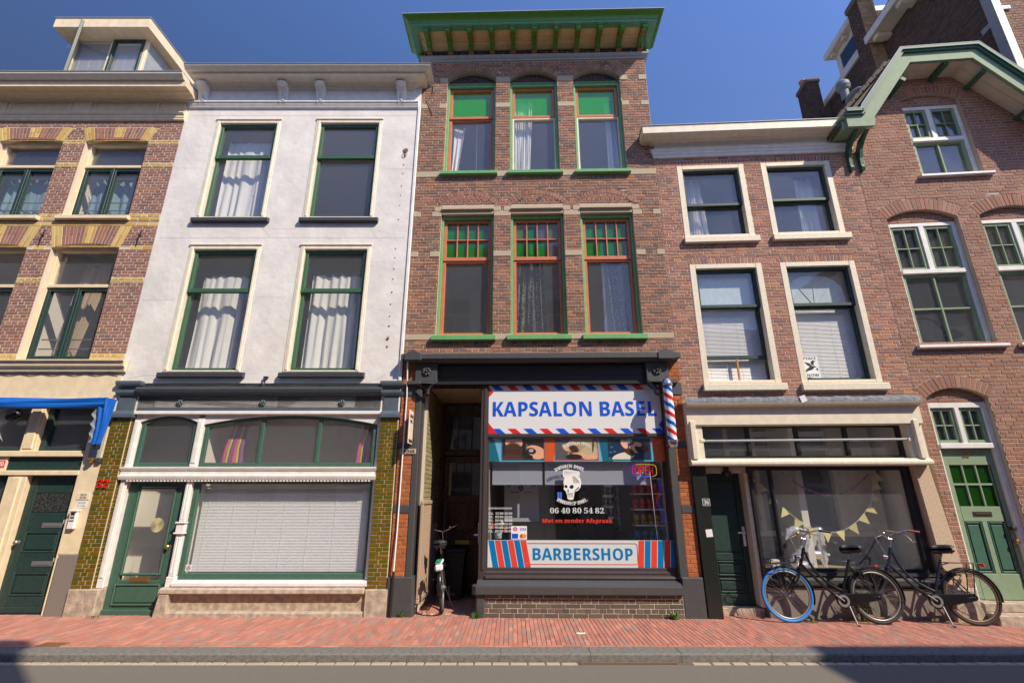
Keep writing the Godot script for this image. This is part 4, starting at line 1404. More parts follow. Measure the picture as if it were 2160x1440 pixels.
func barber_house() -> void:
	var t := thing("barber_house", "tall brown brick house with green and orange windows above the barber shop", "house", HM)
	var up := [[0.51, 1.49], [1.78, 2.73], [3.06, 4.00]]
	var lo := [[0.515, 1.485], [1.795, 2.765], [3.07, 4.03]]
	var holes := []
	for x in up: holes.append([x[0], x[1], 7.51, 9.96])
	for x in lo: holes.append([x[0], x[1], 4.25, 6.62])
	var b := MB.new()
	b.wall(0.0, 4.54, 3.88, 10.60, holes, -0.005, -0.28)
	var excl := []
	for x in up:
		var cx: float = (x[0] + x[1]) / 2; var hw: float = (x[1] - x[0]) / 2
		var rise := 0.18
		var r := (hw * hw + rise * rise) / (2 * rise)
		var al := asin(hw / r)
		var p := arc(cx, 9.96 - r, r, -al, al)
		p.append(Vector2(x[1], 7.51)); p.append(Vector2(x[0], 7.51))
		excl.append(p)
		excl.append(ring_poly(cx, 9.96 - r, r - 0.002, r + 0.128, al))
		for s in [-1, 1]:
			var q := arc(cx, 9.96 - r, r, 0.0, al * s, 8)
			q.append(Vector2(cx + hw * s, 9.96))
			b.prism(q, -0.20, -0.005)
	var wall := part(t, "wall", b, M.mortar)
	var pal := [Color(0.150, 0.078, 0.055), Color(0.125, 0.068, 0.052), Color(0.17, 0.085, 0.058), Color(0.11, 0.064, 0.052), Color(0.145, 0.080, 0.062), Color(0.19, 0.088, 0.058), Color(0.095, 0.062, 0.055)]
	pal = tint(pal, 2.5, 2.5, 2.25)
	var red := [Color(0.21, 0.092, 0.062), Color(0.19, 0.085, 0.058), Color(0.17, 0.08, 0.058), Color(0.225, 0.10, 0.065)]
	red = tint(red, 1.8, 1.85, 1.8)
	var out := []
	for x in lo:
		excl.append(rect_poly(x[0], x[1], 4.25, 6.66))
		var cx: float = (x[0] + x[1]) / 2
		excl.append(ring_poly(cx, 6.275, 0.30, 0.842, deg_to_rad(43.6)))
		var tp := arc(cx, 6.275, 0.74, -deg_to_rad(43.6), deg_to_rad(43.6))
		tp.append(Vector2(cx, 6.275))
		excl.append(tp)
	# sandstone
	var stones := []
	for x in [[0.36, 0.51], [1.49, 1.78], [2.73, 3.06], [4.0, 4.15], [4.38, 4.54]]: stones.append([x[0], x[1], 9.67, 9.80])
	for x in [[0.0, 0.13], [0.36, 0.51], [1.49, 1.78], [2.73, 3.06], [4.0, 4.15], [4.38, 4.54]]: stones.append([x[0], x[1], 9.03, 9.15])
	for x in [[0.0, 0.51], [1.49, 1.78], [2.73, 3.06], [4.0, 4.54]]: stones.append([x[0], x[1], 7.41, 7.54])
	for x in [[0.0, 0.13], [0.34, 0.515], [1.485, 1.795], [2.765, 3.07], [4.03, 4.20], [4.40, 4.54]]:
		stones.append([x[0], x[1], 6.55, 6.66]); stones.append([x[0], x[1], 5.73, 5.84])
	for x in [[0.0, 0.515], [1.485, 1.795], [2.765, 3.07], [4.03, 4.54]]: stones.append([x[0], x[1], 4.165, 4.27])
	for s in stones: excl.append(rect_poly(s[0] - 0.005, s[1] + 0.005, s[2] - 0.004, s[3] + 0.004))
	for x in lo: excl.append(rect_poly(x[0] - 0.135, x[1] + 0.135, 6.655, 6.765))
	excl.append(rect_poly(0, 4.54, 10.20, 10.335))
	lay(out, 0.005, 4.535, 3.90, 10.205, 0.0605, excl, pal, "cross")
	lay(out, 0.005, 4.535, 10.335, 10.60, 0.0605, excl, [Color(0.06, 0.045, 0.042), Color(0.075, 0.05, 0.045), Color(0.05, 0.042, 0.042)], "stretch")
	for x in up:
		var cx: float = (x[0] + x[1]) / 2; var hw: float = (x[1] - x[0]) / 2
		var r := (hw * hw + 0.0324) / 0.36
		voussoirs(out, cx, 9.96 - r, r, r + 0.122, asin(hw / r), 21, pal)
	for x in lo:
		var cx: float = (x[0] + x[1]) / 2
		voussoirs(out, cx, 6.275, 0.735, 0.835, deg_to_rad(43.6), 19, red)
		# herringbone under the relieving arch
		var keep := arc(cx, 6.275, 0.725, -deg_to_rad(43.0), deg_to_rad(43.0))
		keep = Geometry2D.intersect_polygons(keep, rect_poly(cx - 0.6, cx + 0.6, 6.775, 7.2))[0]
		for i in range(-9, 10):
			for j in range(-5, 6):
				for o in [0, 1]:
					var p := rect_poly(-0.055, 0.055, -0.0245, 0.0245)
					var q := PackedVector2Array()
					var c := Vector2(cx + i * 0.085 + (0.0425 if o else 0.0), 6.86 + j * 0.085 + (0.0425 if o else 0.0))
					for v in p: q.append(v.rotated(PI / 4 if o else -PI / 4) * Vector2(0.98, 0.98) + c)
					for k in Geometry2D.intersect_polygons(q, keep):
						if area(k) > 0.0006:
							var dark: bool = x[0] > 1.7 and x[0] < 3 and absi(i) % 4 == 0 and j == 0
							out.append([1, k, Color(0.085, 0.08, 0.085) if dark else pick(red)])
	emit(wall, out, M.brick, Transform3D(), HM, "brick", "brickwork", 0.012, 0.003, 0.004)
	# brick lunettes above the top windows
	for x in up:
		out = []
		var cx: float = (x[0] + x[1]) / 2; var hw: float = (x[1] - x[0]) / 2
		var r := (hw * hw + 0.0324) / 0.36
		var keep := arc(cx, 9.96 - r, r, -asin(hw / r), asin(hw / r))
		keep = Geometry2D.intersect_polygons(keep, rect_poly(x[0], x[1], 9.70, 10.2))[0]
		var tmp := []
		lay(tmp, x[0], x[1], 9.70, 9.97, 0.0605, [], [Color(0.085, 0.05, 0.042), Color(0.10, 0.055, 0.045), Color(0.07, 0.046, 0.042)], "stretch", 0.15, 0.01, keep)
		out.append_array(tmp)
		b = MB.new()
		b.box(x[0] - 0.01, x[1] + 0.01, 9.68, 9.99, -0.24, -0.126)
		var lun := part(t, "lunette", b, M.mortar_dark)
		emit(lun, out, M.brick, Transform3D(Basis(), Vector3(0, 0, -0.12)), HM)
	for s in stones:
		b = MB.new()
		b.box(s[0], s[1], s[2], s[3], -0.03, 0.008, 0.006)
		part(t, "stone_block", b, M.stone)
	for x in lo:
		b = MB.new()
		b.box(x[0] - 0.13, x[1] + 0.13, 6.66, 6.76, -0.03, 0.010, 0.006)
		b.box(x[0] + 0.01, x[1] - 0.01, 6.60, 6.66, -0.10, 0.0, 0.004)
		b.box(x[0] - 0.005, x[1] + 0.005, 6.675, 6.70, 0.0, 0.045, 0.010)
		part(t, "lintel", b, M.stone)
	b = MB.new()
	b.sweep([Vector2(0.0, -0.3), Vector2(0.0, 0.0), Vector2(4.54, 0.0), Vector2(4.54, -0.3)], [Vector2(0, 10.20), Vector2(0.02, 10.205), Vector2(0.03, 10.23), Vector2(0.06, 10.25), Vector2(0.08, 10.28), Vector2(0.08, 10.31), Vector2(0.0, 10.335)], false)
	part(t, "string_course", b, M.zinc)
	# bracketed eaves
	b = MB.new()
	b.box(-0.19, 4.66, 10.575, 10.60, -0.16, 0.57)
	part(t, "soffit", b, M.soffit)
	b = MB.new()
	along_x(b, PackedVector2Array([Vector2(0.0, 10.49), Vector2(0.03, 10.49), Vector2(0.10, 10.545), Vector2(0.16, 10.555), Vector2(0.17, 10.575), Vector2(0.0, 10.575)]), 0.0, 4.54)
	part(t, "soffit_moulding", b, M.soffit)
	var xs := []
	for k in 11: xs.append(0.115 + 0.4335 * k)
	for k in 12:
		var a: float = (xs[k - 1] if k > 0 else -0.16) + 0.06; var e: float = (xs[k] if k < 11 else 4.63) - 0.06
		if e - a < 0.12: continue
		b = MB.new()
		b.xf = Transform3D(Basis(Vector3.RIGHT, PI / 2), Vector3(0, 10.575, 0))
		b.frame(a, e, 0.21, 0.53, [0.02, 0.02, 0.02, 0.02], -0.002, 0.015, 0.007)
		b.frame(a + 0.045, e - 0.045, 0.255, 0.485, [0.015, 0.015, 0.015, 0.015], -0.002, 0.010, 0.005)
		part(t, "soffit_panel", b, M.soffit)
	for x in xs:
		b = MB.new()
		along_x(b, PackedVector2Array([Vector2(0.0, 10.40), Vector2(0.05, 10.41), Vector2(0.14, 10.455), Vector2(0.28, 10.475), Vector2(0.38, 10.45), Vector2(0.45, 10.41), Vector2(0.51, 10.405), Vector2(0.54, 10.44), Vector2(0.54, 10.574), Vector2(0.0, 10.574)]), x - 0.045, x + 0.045, 0.006)
		var br := part(t, "eaves_bracket", b, M.green_deep)
		b = MB.new()
		b.box(x - 0.055, x + 0.055, 10.50, 10.573, 0.515, 0.565, 0.008)
		part(br, "bracket_cap", b, M.green_teal)
		b = MB.new()
		b.box(x - 0.05, x + 0.05, 10.44, 10.55, 0.37, 0.395, 0.004)
		part(br, "bracket_band", b, M.red)
		b = MB.new()
		for k in 3:
			b.box(x - 0.055, x + 0.055, 10.337 + 0.021 * k, 10.355 + 0.021 * k, 0.0, 0.05 + 0.02 * k, 0.003)
		part(t, "brick_corbel", b, M.corbel_brick)
	var path := [Vector2(0.38, -0.16), Vector2(0.38, 0.0), Vector2(4.09, 0.0), Vector2(4.09, -0.16)]
	b = MB.new()
	b.sweep(path, [Vector2(0.45, 10.52), Vector2(0.575, 10.52), Vector2(0.585, 10.535), Vector2(0.585, 10.565), Vector2(0.60, 10.57), Vector2(0.60, 10.585), Vector2(0.45, 10.585)])
	part(t, "fascia", b, M.green_teal)
	b = MB.new()
	b.sweep(path, [Vector2(0.45, 10.584), Vector2(0.60, 10.586), Vector2(0.605, 10.60), Vector2(0.62, 10.63), Vector2(0.65, 10.64), Vector2(0.675, 10.655), Vector2(0.685, 10.665), Vector2(0.70, 10.665), Vector2(0.70, 10.685), Vector2(0.45, 10.69)])
	part(t, "eaves_gutter", b, M.green_deep)
	b = MB.new()
	b.sweep(path, [Vector2(0.40, 10.691), Vector2(0.715, 10.686), Vector2(0.715, 10.70), Vector2(0.40, 10.71)])
	b.box(0.0, 4.54, 10.64, 10.68, -3.5, 0.3)
	part(t, "roof_edge", b, M.zinc)
	for s in [0, 1]:
		b = MB.new()
		var x := -0.10 if s == 0 else 4.60
		b.box(x - 0.05, x + 0.05, 10.36, 10.57, -0.25, -0.05, 0.03)
		b.ball(Vector3(x, 10.40, -0.02), Vector3(0.06, 0.05, 0.06))
		part(t, "end_bracket", b, M.green_deep)
	# windows
	var soft := [M.glass_green, M.glass_green, M.glass_green]
	for i in 3:
		var x: Array = up[i]
		b = MB.new()
		b.frame(x[0], x[1], 7.51, 9.695, [0.045, 0.045, 0.0, 0.08], -0.22, -0.07, 0.006)
		for k in 22:
			var a := lerpf(x[0], x[1] - 0.04, k / 21.0)
			b.box(a, a + 0.025, 9.665, 9.70, -0.075, -0.045, 0.006)
		var win := part(t, "window", b, M.green_bright)
		sash(win, x[0] + 0.046, x[1] - 0.046, 8.87, 9.614, [0.055, 0.055, 0.06, 0.05], -0.20, -0.125, M.terracotta, soft[i])
		if i == 0:
			sash(win, x[0] + 0.046, x[1] - 0.046, 7.52, 8.868, [0.055, 0.055, 0.045, 0.03], -0.215, -0.15, M.terracotta, M.glass)
		else:
			sash(win, x[0] + 0.046, x[1] - 0.046, 7.52, 8.868, [0.035, 0.035, 0.03, 0.035], -0.20, -0.13, M.cream_pale, M.glass)
		sill(win, x[0] - 0.055, x[1] + 0.055, 7.42, 7.515, -0.15, 0.085, M.green_bright)
		x = lo[i]
		b = MB.new()
		b.frame(x[0], x[1], 4.25, 6.60, [0.045, 0.045, 0.0, 0.06], -0.22, -0.07, 0.006)
		win = part(t, "window", b, M.green_bright)
		var g := []
		for k in 8:
			g.append(M.glass_deep)
		if i == 1: g = [M.glass_deep, M.glass_deep, M.glass_deep, M.glass_grey, M.glass_olive, M.glass_deep, M.glass_grey, M.glass_olive]
		if i == 2: g = [M.glass_deep, M.glass_deep, M.glass_deep, M.glass_olive, M.glass_deep, M.glass_deep, M.glass_deep, M.glass_deep]
		sash(win, x[0] + 0.046, x[1] - 0.046, 5.71, 6.538, [0.055, 0.055, 0.07, 0.05], -0.20, -0.125, M.terracotta, g, 4, 2)
		sash(win, x[0] + 0.046, x[1] - 0.046, 4.26, 5.708, [0.055, 0.055, 0.075, 0.03], -0.215, -0.145, M.terracotta, M.glass)
		sill(win, x[0] - 0.055, x[1] + 0.06, 4.135, 4.25, -0.15, 0.085, M.green_bright)
	interior(t, 0.0, 4.54, [3.55, 7.1, 10.5], -0.28, -4.5, M.room)
	curtain("white_curtain", "slanting white curtain at the left of the top left window above the barber", HM, 0.60, 0.72, 7.55, 8.80, -0.33, M.curtain, 3, 0.025, 0, 0, 0.60, 0.86)
	curtain("white_curtain", "white curtain gathered at the left of the top middle window above the barber", HM, 1.86, 2.16, 7.55, 9.45, -0.33, M.curtain, 6, 0.03, 0, 0.05, 1.86, 2.24)
	curtain("white_curtain", "pale sheer curtain at the right of the top right window above the barber", HM, 3.72, 3.95, 7.55, 9.45, -0.36, M.curtain, 4, 0.03)
	var cp := cloth_pattern()
	curtain("patterned_curtain", "black and silver leaf patterned curtain in the middle window above the barber sign", HM, 1.86, 2.45, 4.30, 6.5, -0.35, cp, 5, 0.05, 0, 0.02, 2.0, 2.35)
	curtain("patterned_curtain", "dark patterned curtain at the right of the window nearest number 36", HM, 3.60, 3.92, 4.30, 6.3, -0.35, cp, 4, 0.04, 0, 0, 3.5, 3.72)
	b = MB.new(); b.box(-0.02, 0.02, 0.0, 2.0, -0.03, 0.03, 0.004)
	solo("white_post", "white inner frame post behind the right window above the barber sign", "post", b, M.white, at(HM, 3.5, 4.28, -0.45))
	b = MB.new(); b.box(-0.006, 0.006, 0, 1.9, -0.006, 0.006); b.box(-0.3, 0.3, 1.9, 1.93, -0.01, 0.01)
	solo("pull_cord", "thin white cord hanging behind the top left window above the barber", "cord", b, M.plastic_white, at(HM, 1.08, 7.2, -0.5))
	# cable coming down the brickwork under the neighbour's gutter
	b = MB.new()
	b.tube([Vector3(0.02, 9.72, 0.30), Vector3(0.10, 9.68, 0.12), Vector3(0.24, 9.62, 0.03), Vector3(0.22, 9.4, 0.02), Vector3(0.12, 9.22, 0.03), Vector3(0.20, 9.05, 0.03), Vector3(0.24, 8.86, 0.02)], 0.008, 6)
	part(t, "loose_cable", b, M.slate_dark)
	barber_front(t)

func cloth_pattern() -> StandardMaterial3D:
	var im := Image.create(512, 512, false, Image.FORMAT_RGB8)
	im.fill(Color(0.13, 0.13, 0.14))
	var r2 := RandomNumberGenerator.new(); r2.seed = 9
	for k in 260:   # leaves and tendrils woven in silver
		var c := Vector2(r2.randf() * 512, r2.randf() * 512)
		var a := r2.randf() * TAU; var L := r2.randf_range(12, 30)
		for s in 40:
			var u := s / 40.0
			var p := c + Vector2.from_angle(a + u * 1.2) * L * u
			var w := sin(u * PI) * L * 0.22 + 1
			for dx in range(-int(w), int(w) + 1):
				for dy in range(-int(w), int(w) + 1):
					if dx * dx + dy * dy <= w * w:
						im.set_pixel(posmod(int(p.x) + dx, 512), posmod(int(p.y) + dy, 512), Color(0.62, 0.60, 0.54))
	var m := mat(Color(1, 1, 1), 0.45, ImageTexture.create_from_image(im), 2.2)
	m.cull_mode = BaseMaterial3D.CULL_DISABLED
	return m

func photo_print(kind: int) -> StandardMaterial3D:   # a printed picture of a shave, in plain shapes
	var w := 256; var h := 128
	var im := Image.create(w, h, false, Image.FORMAT_RGB8)
	var r2 := RandomNumberGenerator.new(); r2.seed = 40 + kind
	var skin := Color(0.94, 0.72, 0.58); var beard := Color(0.30, 0.19, 0.14); var dark := Color(0.16, 0.13, 0.14)
	im.fill([dark, Color(0.36, 0.38, 0.40), Color(0.12, 0.20, 0.32)][kind])
	var blob := func(cx: float, cy: float, rx: float, ry: float, rot: float, c: Color, fuzz := 0.0) -> void:
		var m := int(maxf(rx, ry)) + 2
		for y in range(maxi(0, int(cy) - m), mini(h, int(cy) + m)):
			for x in range(maxi(0, int(cx) - m), mini(w, int(cx) + m)):
				var q := Vector2(x - cx, y - cy).rotated(-rot)
				var d := sqrt(q.x * q.x / (rx * rx) + q.y * q.y / (ry * ry)) + r2.randf_range(-fuzz, fuzz)
				if d < 1.0:
					var k := r2.randf_range(0.92, 1.08)
					im.set_pixel(x, y, Color(c.r * k, c.g * k, c.b * k))
	if kind == 0:
		blob.call(70, 20, 55, 45, 0.1, skin); blob.call(66, 75, 58, 52, 0, beard, 0.12); blob.call(62, 22, 20, 7, 0, Color(0.62, 0.30, 0.27)); blob.call(60, 120, 75, 22, 0, Color(0.36, 0.22, 0.18), 0.1)
		blob.call(205, 75, 60, 34, 0.25, skin); blob.call(235, 105, 50, 20, -0.2, skin); blob.call(178, 75, 30, 20, 0.2, dark); blob.call(178, 72, 15, 11, 0, Color(0.75, 0.72, 0.70)); blob.call(150, 50, 4, 22, 0.1, Color(0.5, 0.5, 0.5))
	elif kind == 1:
		blob.call(165, 40, 90, 60, 0, Color(0.74, 0.65, 0.50)); blob.call(210, 90, 60, 45, 0, Color(0.82, 0.73, 0.58)); blob.call(230, 40, 5, 45, 0.1, dark)
		blob.call(100, 45, 30, 36, 0.5, skin); blob.call(112, 62, 32, 22, 0.5, beard, 0.15); blob.call(60, 55, 26, 13, 0.9, skin); blob.call(150, 100, 48, 13, 0.15, skin); blob.call(215, 112, 40, 12, 0, skin); blob.call(78, 92, 4, 22, 0.3, Color(0.75, 0.65, 0.3)); blob.call(110, 112, 50, 18, 0, dark)
	else:
		for k in 12: blob.call(r2.randf() * 120, r2.randf() * 128, 10, 6, 0, Color(0.28, 0.42, 0.55))
		blob.call(90, 112, 70, 26, -0.2, Color(0.88, 0.86, 0.76)); blob.call(160, 62, 34, 26, 0.3, skin); blob.call(130, 82, 34, 20, 0.5, beard, 0.15); blob.call(205, 55, 42, 34, 0, Color(0.16, 0.09, 0.07), 0.1); blob.call(100, 32, 18, 32, -0.5, skin); blob.call(182, 34, 26, 14, 0.2, skin); blob.call(130, 12, 22, 16, 0, Color(0.75, 0.75, 0.75), 0.4)
	var m := StandardMaterial3D.new()
	m.albedo_texture = ImageTexture.create_from_image(im)
	m.albedo_color = Color(1, 1, 1)
	m.roughness = 0.25
	return m

func barber_front(t: Node3D) -> void:
	var b := MB.new()
	var ora := [Color(0.50, 0.150, 0.045), Color(0.46, 0.135, 0.042), Color(0.54, 0.17, 0.055), Color(0.43, 0.125, 0.04)]
	for x in [[0.01, 0.245, 0.245, 0.345], [4.375, 4.575, 4.255, 4.375]]:
		b = MB.new()
		b.box(minf(x[0], x[2]), maxf(x[1], x[3]), 0.5, 3.9, -0.35, -0.004)
		var pil := part(t, "pilaster", b, mat(lin(0.33, 0.17, 0.09), 0.9))
		var out := []
		for y in [[0.53, 1.40], [1.52, 2.36], [2.46, 3.20], [3.40, 3.72]]:
			lay(out, x[0] + 0.004, x[1] - 0.004, y[0], y[1], 0.0605, [], ora, "cross", 0.21, 0.008)
		emit(pil, out, M.brick, Transform3D(), HM, "orange_brick", "orange_brickwork")
		b = MB.new()
		for y in [[1.405, 1.515], [2.365, 2.455], [3.205, 3.395]]:
			b.box(x[0] - 0.004, x[1] + 0.004, y[0], y[1], -0.03, 0.012, 0.006)
		b.box(x[2], x[3], 0.5, 3.35, -0.36, 0.012, 0.012)
		part(t, "iron_strap", b, M.anthracite)
		b = MB.new()
		if x[0] < 1:
			b.prism(PackedVector2Array([Vector2(-0.01, -0.05), Vector2(0.40, -0.05), Vector2(0.375, 0.52), Vector2(0.0, 0.52)]), -0.36, 0.045, 0.012)
		else:
			b.prism(PackedVector2Array([Vector2(4.26, -0.05), Vector2(4.585, -0.05), Vector2(4.575, 0.53), Vector2(4.27, 0.53)]), -0.36, 0.045, 0.012)
		part(t, "pilaster_base", b, M.anthracite)
	# iron beam, cornice and brackets
	b = MB.new()
	b.box(0.12, 4.42, 3.40, 3.88, -0.36, -0.05)
	b.box(0.5, 4.02, 3.555, 3.575, -0.05, -0.035, 0.004)
	b.box(0.5, 4.02, 3.40, 3.43, -0.05, -0.03, 0.006)
	part(t, "iron_beam", b, M.black)
	b = MB.new()
	b.sweep([Vector2(0.16, -0.1), Vector2(0.16, 0.02), Vector2(4.40, 0.02), Vector2(4.40, -0.1)], [Vector2(0.0, 3.74), Vector2(0.05, 3.75), Vector2(0.10, 3.78), Vector2(0.16, 3.79), Vector2(0.16, 3.86), Vector2(0.13, 3.885), Vector2(-0.1, 3.905)], false)
	for x in [0.20, 4.33]:
		b.prism(PackedVector2Array([Vector2(x - 0.14, 3.76), Vector2(x + 0.14, 3.76), Vector2(x + 0.14, 3.87), Vector2(x, 3.95), Vector2(x - 0.14, 3.87)]), 0.0, 0.20, 0.010, true)
	part(t, "shop_cornice", b, M.anthracite)
	for s in [0, 1]:
		b = MB.new()
		var x := 0.345 if s == 0 else 4.255
		var d := 1.0 if s == 0 else -1.0
		b.prism(PackedVector2Array([Vector2(x - d * 0.12, 3.42), Vector2(x + d * 0.24, 3.42), Vector2(x + d * 0.24, 3.74), Vector2(x - d * 0.12, 3.74)]), -0.05, 0.06, 0.008)
		var p := PackedVector2Array([Vector2(x - d * 0.10, 3.42), Vector2(x + d * 0.24, 3.42)])
		for k in 7:
			var a := PI / 2 * k / 6
			p.append(Vector2(x + d * (0.24 - 0.14 * sin(a) * 0.9), 3.42 - 0.10 * k / 6.0 - 0.09 * (1 - cos(a))))
		p.append(Vector2(x, 3.17)); p.append(Vector2(x - d * 0.10, 3.26))
		b.prism(p, -0.05, 0.075, 0.010)
		b.prism(PackedVector2Array([Vector2(x - d * 0.24, 3.38), Vector2(x - d * 0.02, 3.38), Vector2(x - d * 0.02, 3.44), Vector2(x - d * 0.24, 3.44)]), -0.05, 0.09, 0.008)
		var br := part(t, "bracket", b, M.anthracite)
		b = MB.new()
		for k in 7:
			b.ball(Vector3(x + d * 0.07 + 0.05 * cos(TAU * k / 7), 3.60 + 0.05 * sin(TAU * k / 7), 0.07), Vector3(0.028, 0.028, 0.022), 7, 5)
		b.ball(Vector3(x + d * 0.07, 3.60, 0.09), Vector3(0.022, 0.022, 0.03), 7, 5)
		part(br, "rosette", b, M.anthracite)
	# doorway
	b = MB.new()
	b.box(0.345, 0.40, 0.0, 3.41, -1.9, -0.30)
	var dw := part(t, "doorway_wall", b, M.mortar_pale)
	var out := []
	lay(out, 0.0, 1.50, 1.2, 3.40, 0.072, [], [Color(0.36, 0.30, 0.15), Color(0.33, 0.28, 0.14), Color(0.39, 0.32, 0.17)], "stretch", 0.21, 0.008)
	emit(dw, out, M.brick, Transform3D(Basis(Vector3(0, 0, -1), Vector3(0, 1, 0), Vector3(1, 0, 0)), Vector3(0.408, 0, -0.30)), HM, "glazed_brick", "glazed_bricks")
	b = MB.new()
	for k in 26:
		b.tube([Vector3(0.425, 0.22 + k * 0.05, -0.12), Vector3(0.425, 0.22 + k * 0.05, -0.85)], 0.008, 5)
	for k in 15:
		b.tube([Vector3(0.43, 0.2, -0.13 - k * 0.05), Vector3(0.43, 1.52, -0.13 - k * 0.05)], 0.006, 5)
	b.box(0.40, 0.45, 0.14, 0.20, -0.9, -0.1, 0.008); b.box(0.40, 0.45, 1.52, 1.58, -0.9, -0.1, 0.008)
	b.box(0.40, 0.45, 0.2, 1.52, -0.16, -0.1, 0.008); b.box(0.40, 0.45, 0.2, 1.52, -0.9, -0.85, 0.008)
	b.box(0.395, 0.41, 0.1, 1.56, -0.88, -0.12)
	part(t, "slatted_panel", b, mat(lin(0.40, 0.29, 0.20), 0.7))
	b = MB.new()
	b.box(1.31, 1.40, 0.0, 3.41, -1.9, -0.12, 0.006)
	part(t, "doorway_wall", b, M.brownblack)
	b = MB.new()
	b.box(0.40, 1.31, 3.44, 3.52, -1.9, -0.1)
	part(t, "doorway_ceiling", b, M.boards)
	for k in 12:
		b = MB.new()
		var x := 0.402 + k * 0.0757
		b.box(x + 0.003, x + 0.0727, 3.405, 3.44, -1.88, -0.12, 0.005)
		part(t, "ceiling_board", b, M.boards)
	b = MB.new()
	b.box(0.34, 1.40, -0.12, -0.004, -2.0, -0.05)
	part(t, "doorway_floor", b, M.mortar)
	b = MB.new()
	b.frame(0.40, 1.31, 0.0, 3.42, [0.07, 0.05, 0.0, 0.06], -1.9, -1.74, 0.008)
	b.box(0.47, 1.26, 2.38, 2.50, -1.9, -1.72, 0.01)
	var df := part(t, "door_frame", b, M.wood)
	pane(df, 0.47, 1.26, 2.50, 3.36, -1.80, M.glass)
	for x in [0.73, 1.0]:
		b = MB.new(); b.box(x - 0.012, x + 0.012, 2.50, 3.36, -1.82, -1.78)
		part(df, "glazing_bar", b, M.wood)
	b = MB.new()
	b.frame(0.475, 1.255, 0.01, 2.375, [0.10, 0.10, 0.20, 0.12], -1.84, -1.78, 0.008)
	b.box(0.575, 1.155, 0.21, 1.55, -1.84, -1.80)
	b.box(0.575, 1.155, 1.55, 1.66, -1.84, -1.781, 0.008)
	b.box(0.575, 1.155, 0.78, 0.90, -1.80, -1.781, 0.008)
	for k in 9:
		b.box(0.585 + k * 0.063, 0.638 + k * 0.063, 0.22, 0.77, -1.80, -1.79, 0.006)
		b.box(0.585 + k * 0.063, 0.638 + k * 0.063, 0.91, 1.54, -1.80, -1.79, 0.006)
	var d := part(t, "door", b, M.wood)
	pane(d, 0.575, 1.155, 1.66, 2.255, -1.81, M.glass_grey)
	for k in 3:
		b = MB.new(); b.box(0.71 + k * 0.145, 0.725 + k * 0.145, 1.66, 2.25, -1.82, -1.79)
		part(d, "glazing_bar", b, M.wood)
	b = MB.new()
	var cv := []
	for k in 13: cv.append(Vector3(0.865 + 0.27 * cos(PI + PI * k / 12), 1.30 + 0.30 * sin(PI + PI * k / 12), -1.785))
	b.tube(cv, 0.022, 6)
	b.box(0.76, 0.96, 1.06, 1.52, -1.80, -1.782, 0.006)
	part(d, "door_moulding", b, M.wood)
	letter_slot(d, 0.865, 0.84, -1.78, 0.26, M.brass)
	b = MB.new()
	b.box(1.285, 1.312, 0.95, 1.25, -0.34, -0.30, 0.004); b.box(1.22, 1.30, 1.06, 1.085, -0.30, -0.28, 0.006)
	part(t, "door_handle", b, M.plastic_white)
	# shop window frame
	b = MB.new()
	b.box(1.31, 1.425, 0.30, 3.40, -0.30, -0.09, 0.010)
	b.box(1.36, 1.40, 0.6, 3.36, -0.09, -0.075, 0.008)
	b.box(1.425, 4.255, 2.545, 2.60, -0.24, -0.10, 0.008)
	b.box(1.425, 4.255, 0.585, 0.63, -0.24, -0.12, 0.006)
	b.box(1.425, 1.45, 0.63, 2.545, -0.24, -0.13, 0.004)
	along_x(b, PackedVector2Array([Vector2(-0.24, 0.48), Vector2(-0.05, 0.48), Vector2(-0.04, 0.50), Vector2(-0.05, 0.525), Vector2(-0.09, 0.54), Vector2(-0.085, 0.565), Vector2(-0.12, 0.59), Vector2(-0.24, 0.59)]), 1.425, 4.255, 0.004)
	var fr := part(t, "shop_window", b, M.brownblack)
	pane(fr, 1.45, 4.255, 1.01, 2.55, -0.155, M.glass_clear)
	b = MB.new()
	b.prism(PackedVector2Array([Vector2(1.29, 0.30), Vector2(4.26, 0.30), Vector2(4.26, 0.42), Vector2(1.29, 0.42)]), -0.3, 0.115, 0.012)
	along_x(b, PackedVector2Array([Vector2(-0.3, 0.42), Vector2(0.11, 0.418), Vector2(-0.05, 0.475), Vector2(-0.3, 0.48)]), 1.31, 4.255, 0.002)
	b.lathe([Vector2(0.11, 0.30), Vector2(0.115, 0.31), Vector2(0.115, 0.41), Vector2(0.10, 0.42), Vector2(0.0, 0.43)], 16, Vector3(1.35, 0, 0.0))
	b.box(1.30, 1.435, -0.05, 0.305, -0.3, 0.07, 0.02)
	part(t, "window_ledge", b, M.anthracite)
	b = MB.new()
	b.box(1.435, 4.262, -0.05, 0.305, -0.3, 0.041)
	var base := part(t, "base_wall", b, M.mortar_pale)
	out = []
	lay(out, 1.44, 4.258, 0.006, 0.305, 0.0615, [], [Color(0.155, 0.125, 0.10), Color(0.135, 0.11, 0.09), Color(0.175, 0.14, 0.11), Color(0.12, 0.10, 0.085)], "cross", 0.20, 0.010)
	emit(base, out, M.brick, Transform3D(Basis(), Vector3(0, 0, 0.046)), HM)
	# shop room
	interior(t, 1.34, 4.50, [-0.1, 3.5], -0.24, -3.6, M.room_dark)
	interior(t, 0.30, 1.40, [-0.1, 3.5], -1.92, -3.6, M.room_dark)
	b = MB.new()
	b.box(1.50, 4.30, 2.55, 3.40, -0.30, -0.26)
	part(t, "sign_backing", b, M.black)
	# --- signs
	var s := thing("shop_sign", "white sign reading KAPSALON BASEL with red and blue striped edges", "shop sign", at(HM, 2.84, 2.60, -0.235))
	b = MB.new()
	b.box(-1.41, 1.41, 0.0, 0.80, 0.0, 0.125, 0.006)
	part(s, "board", b, M.sign_white)
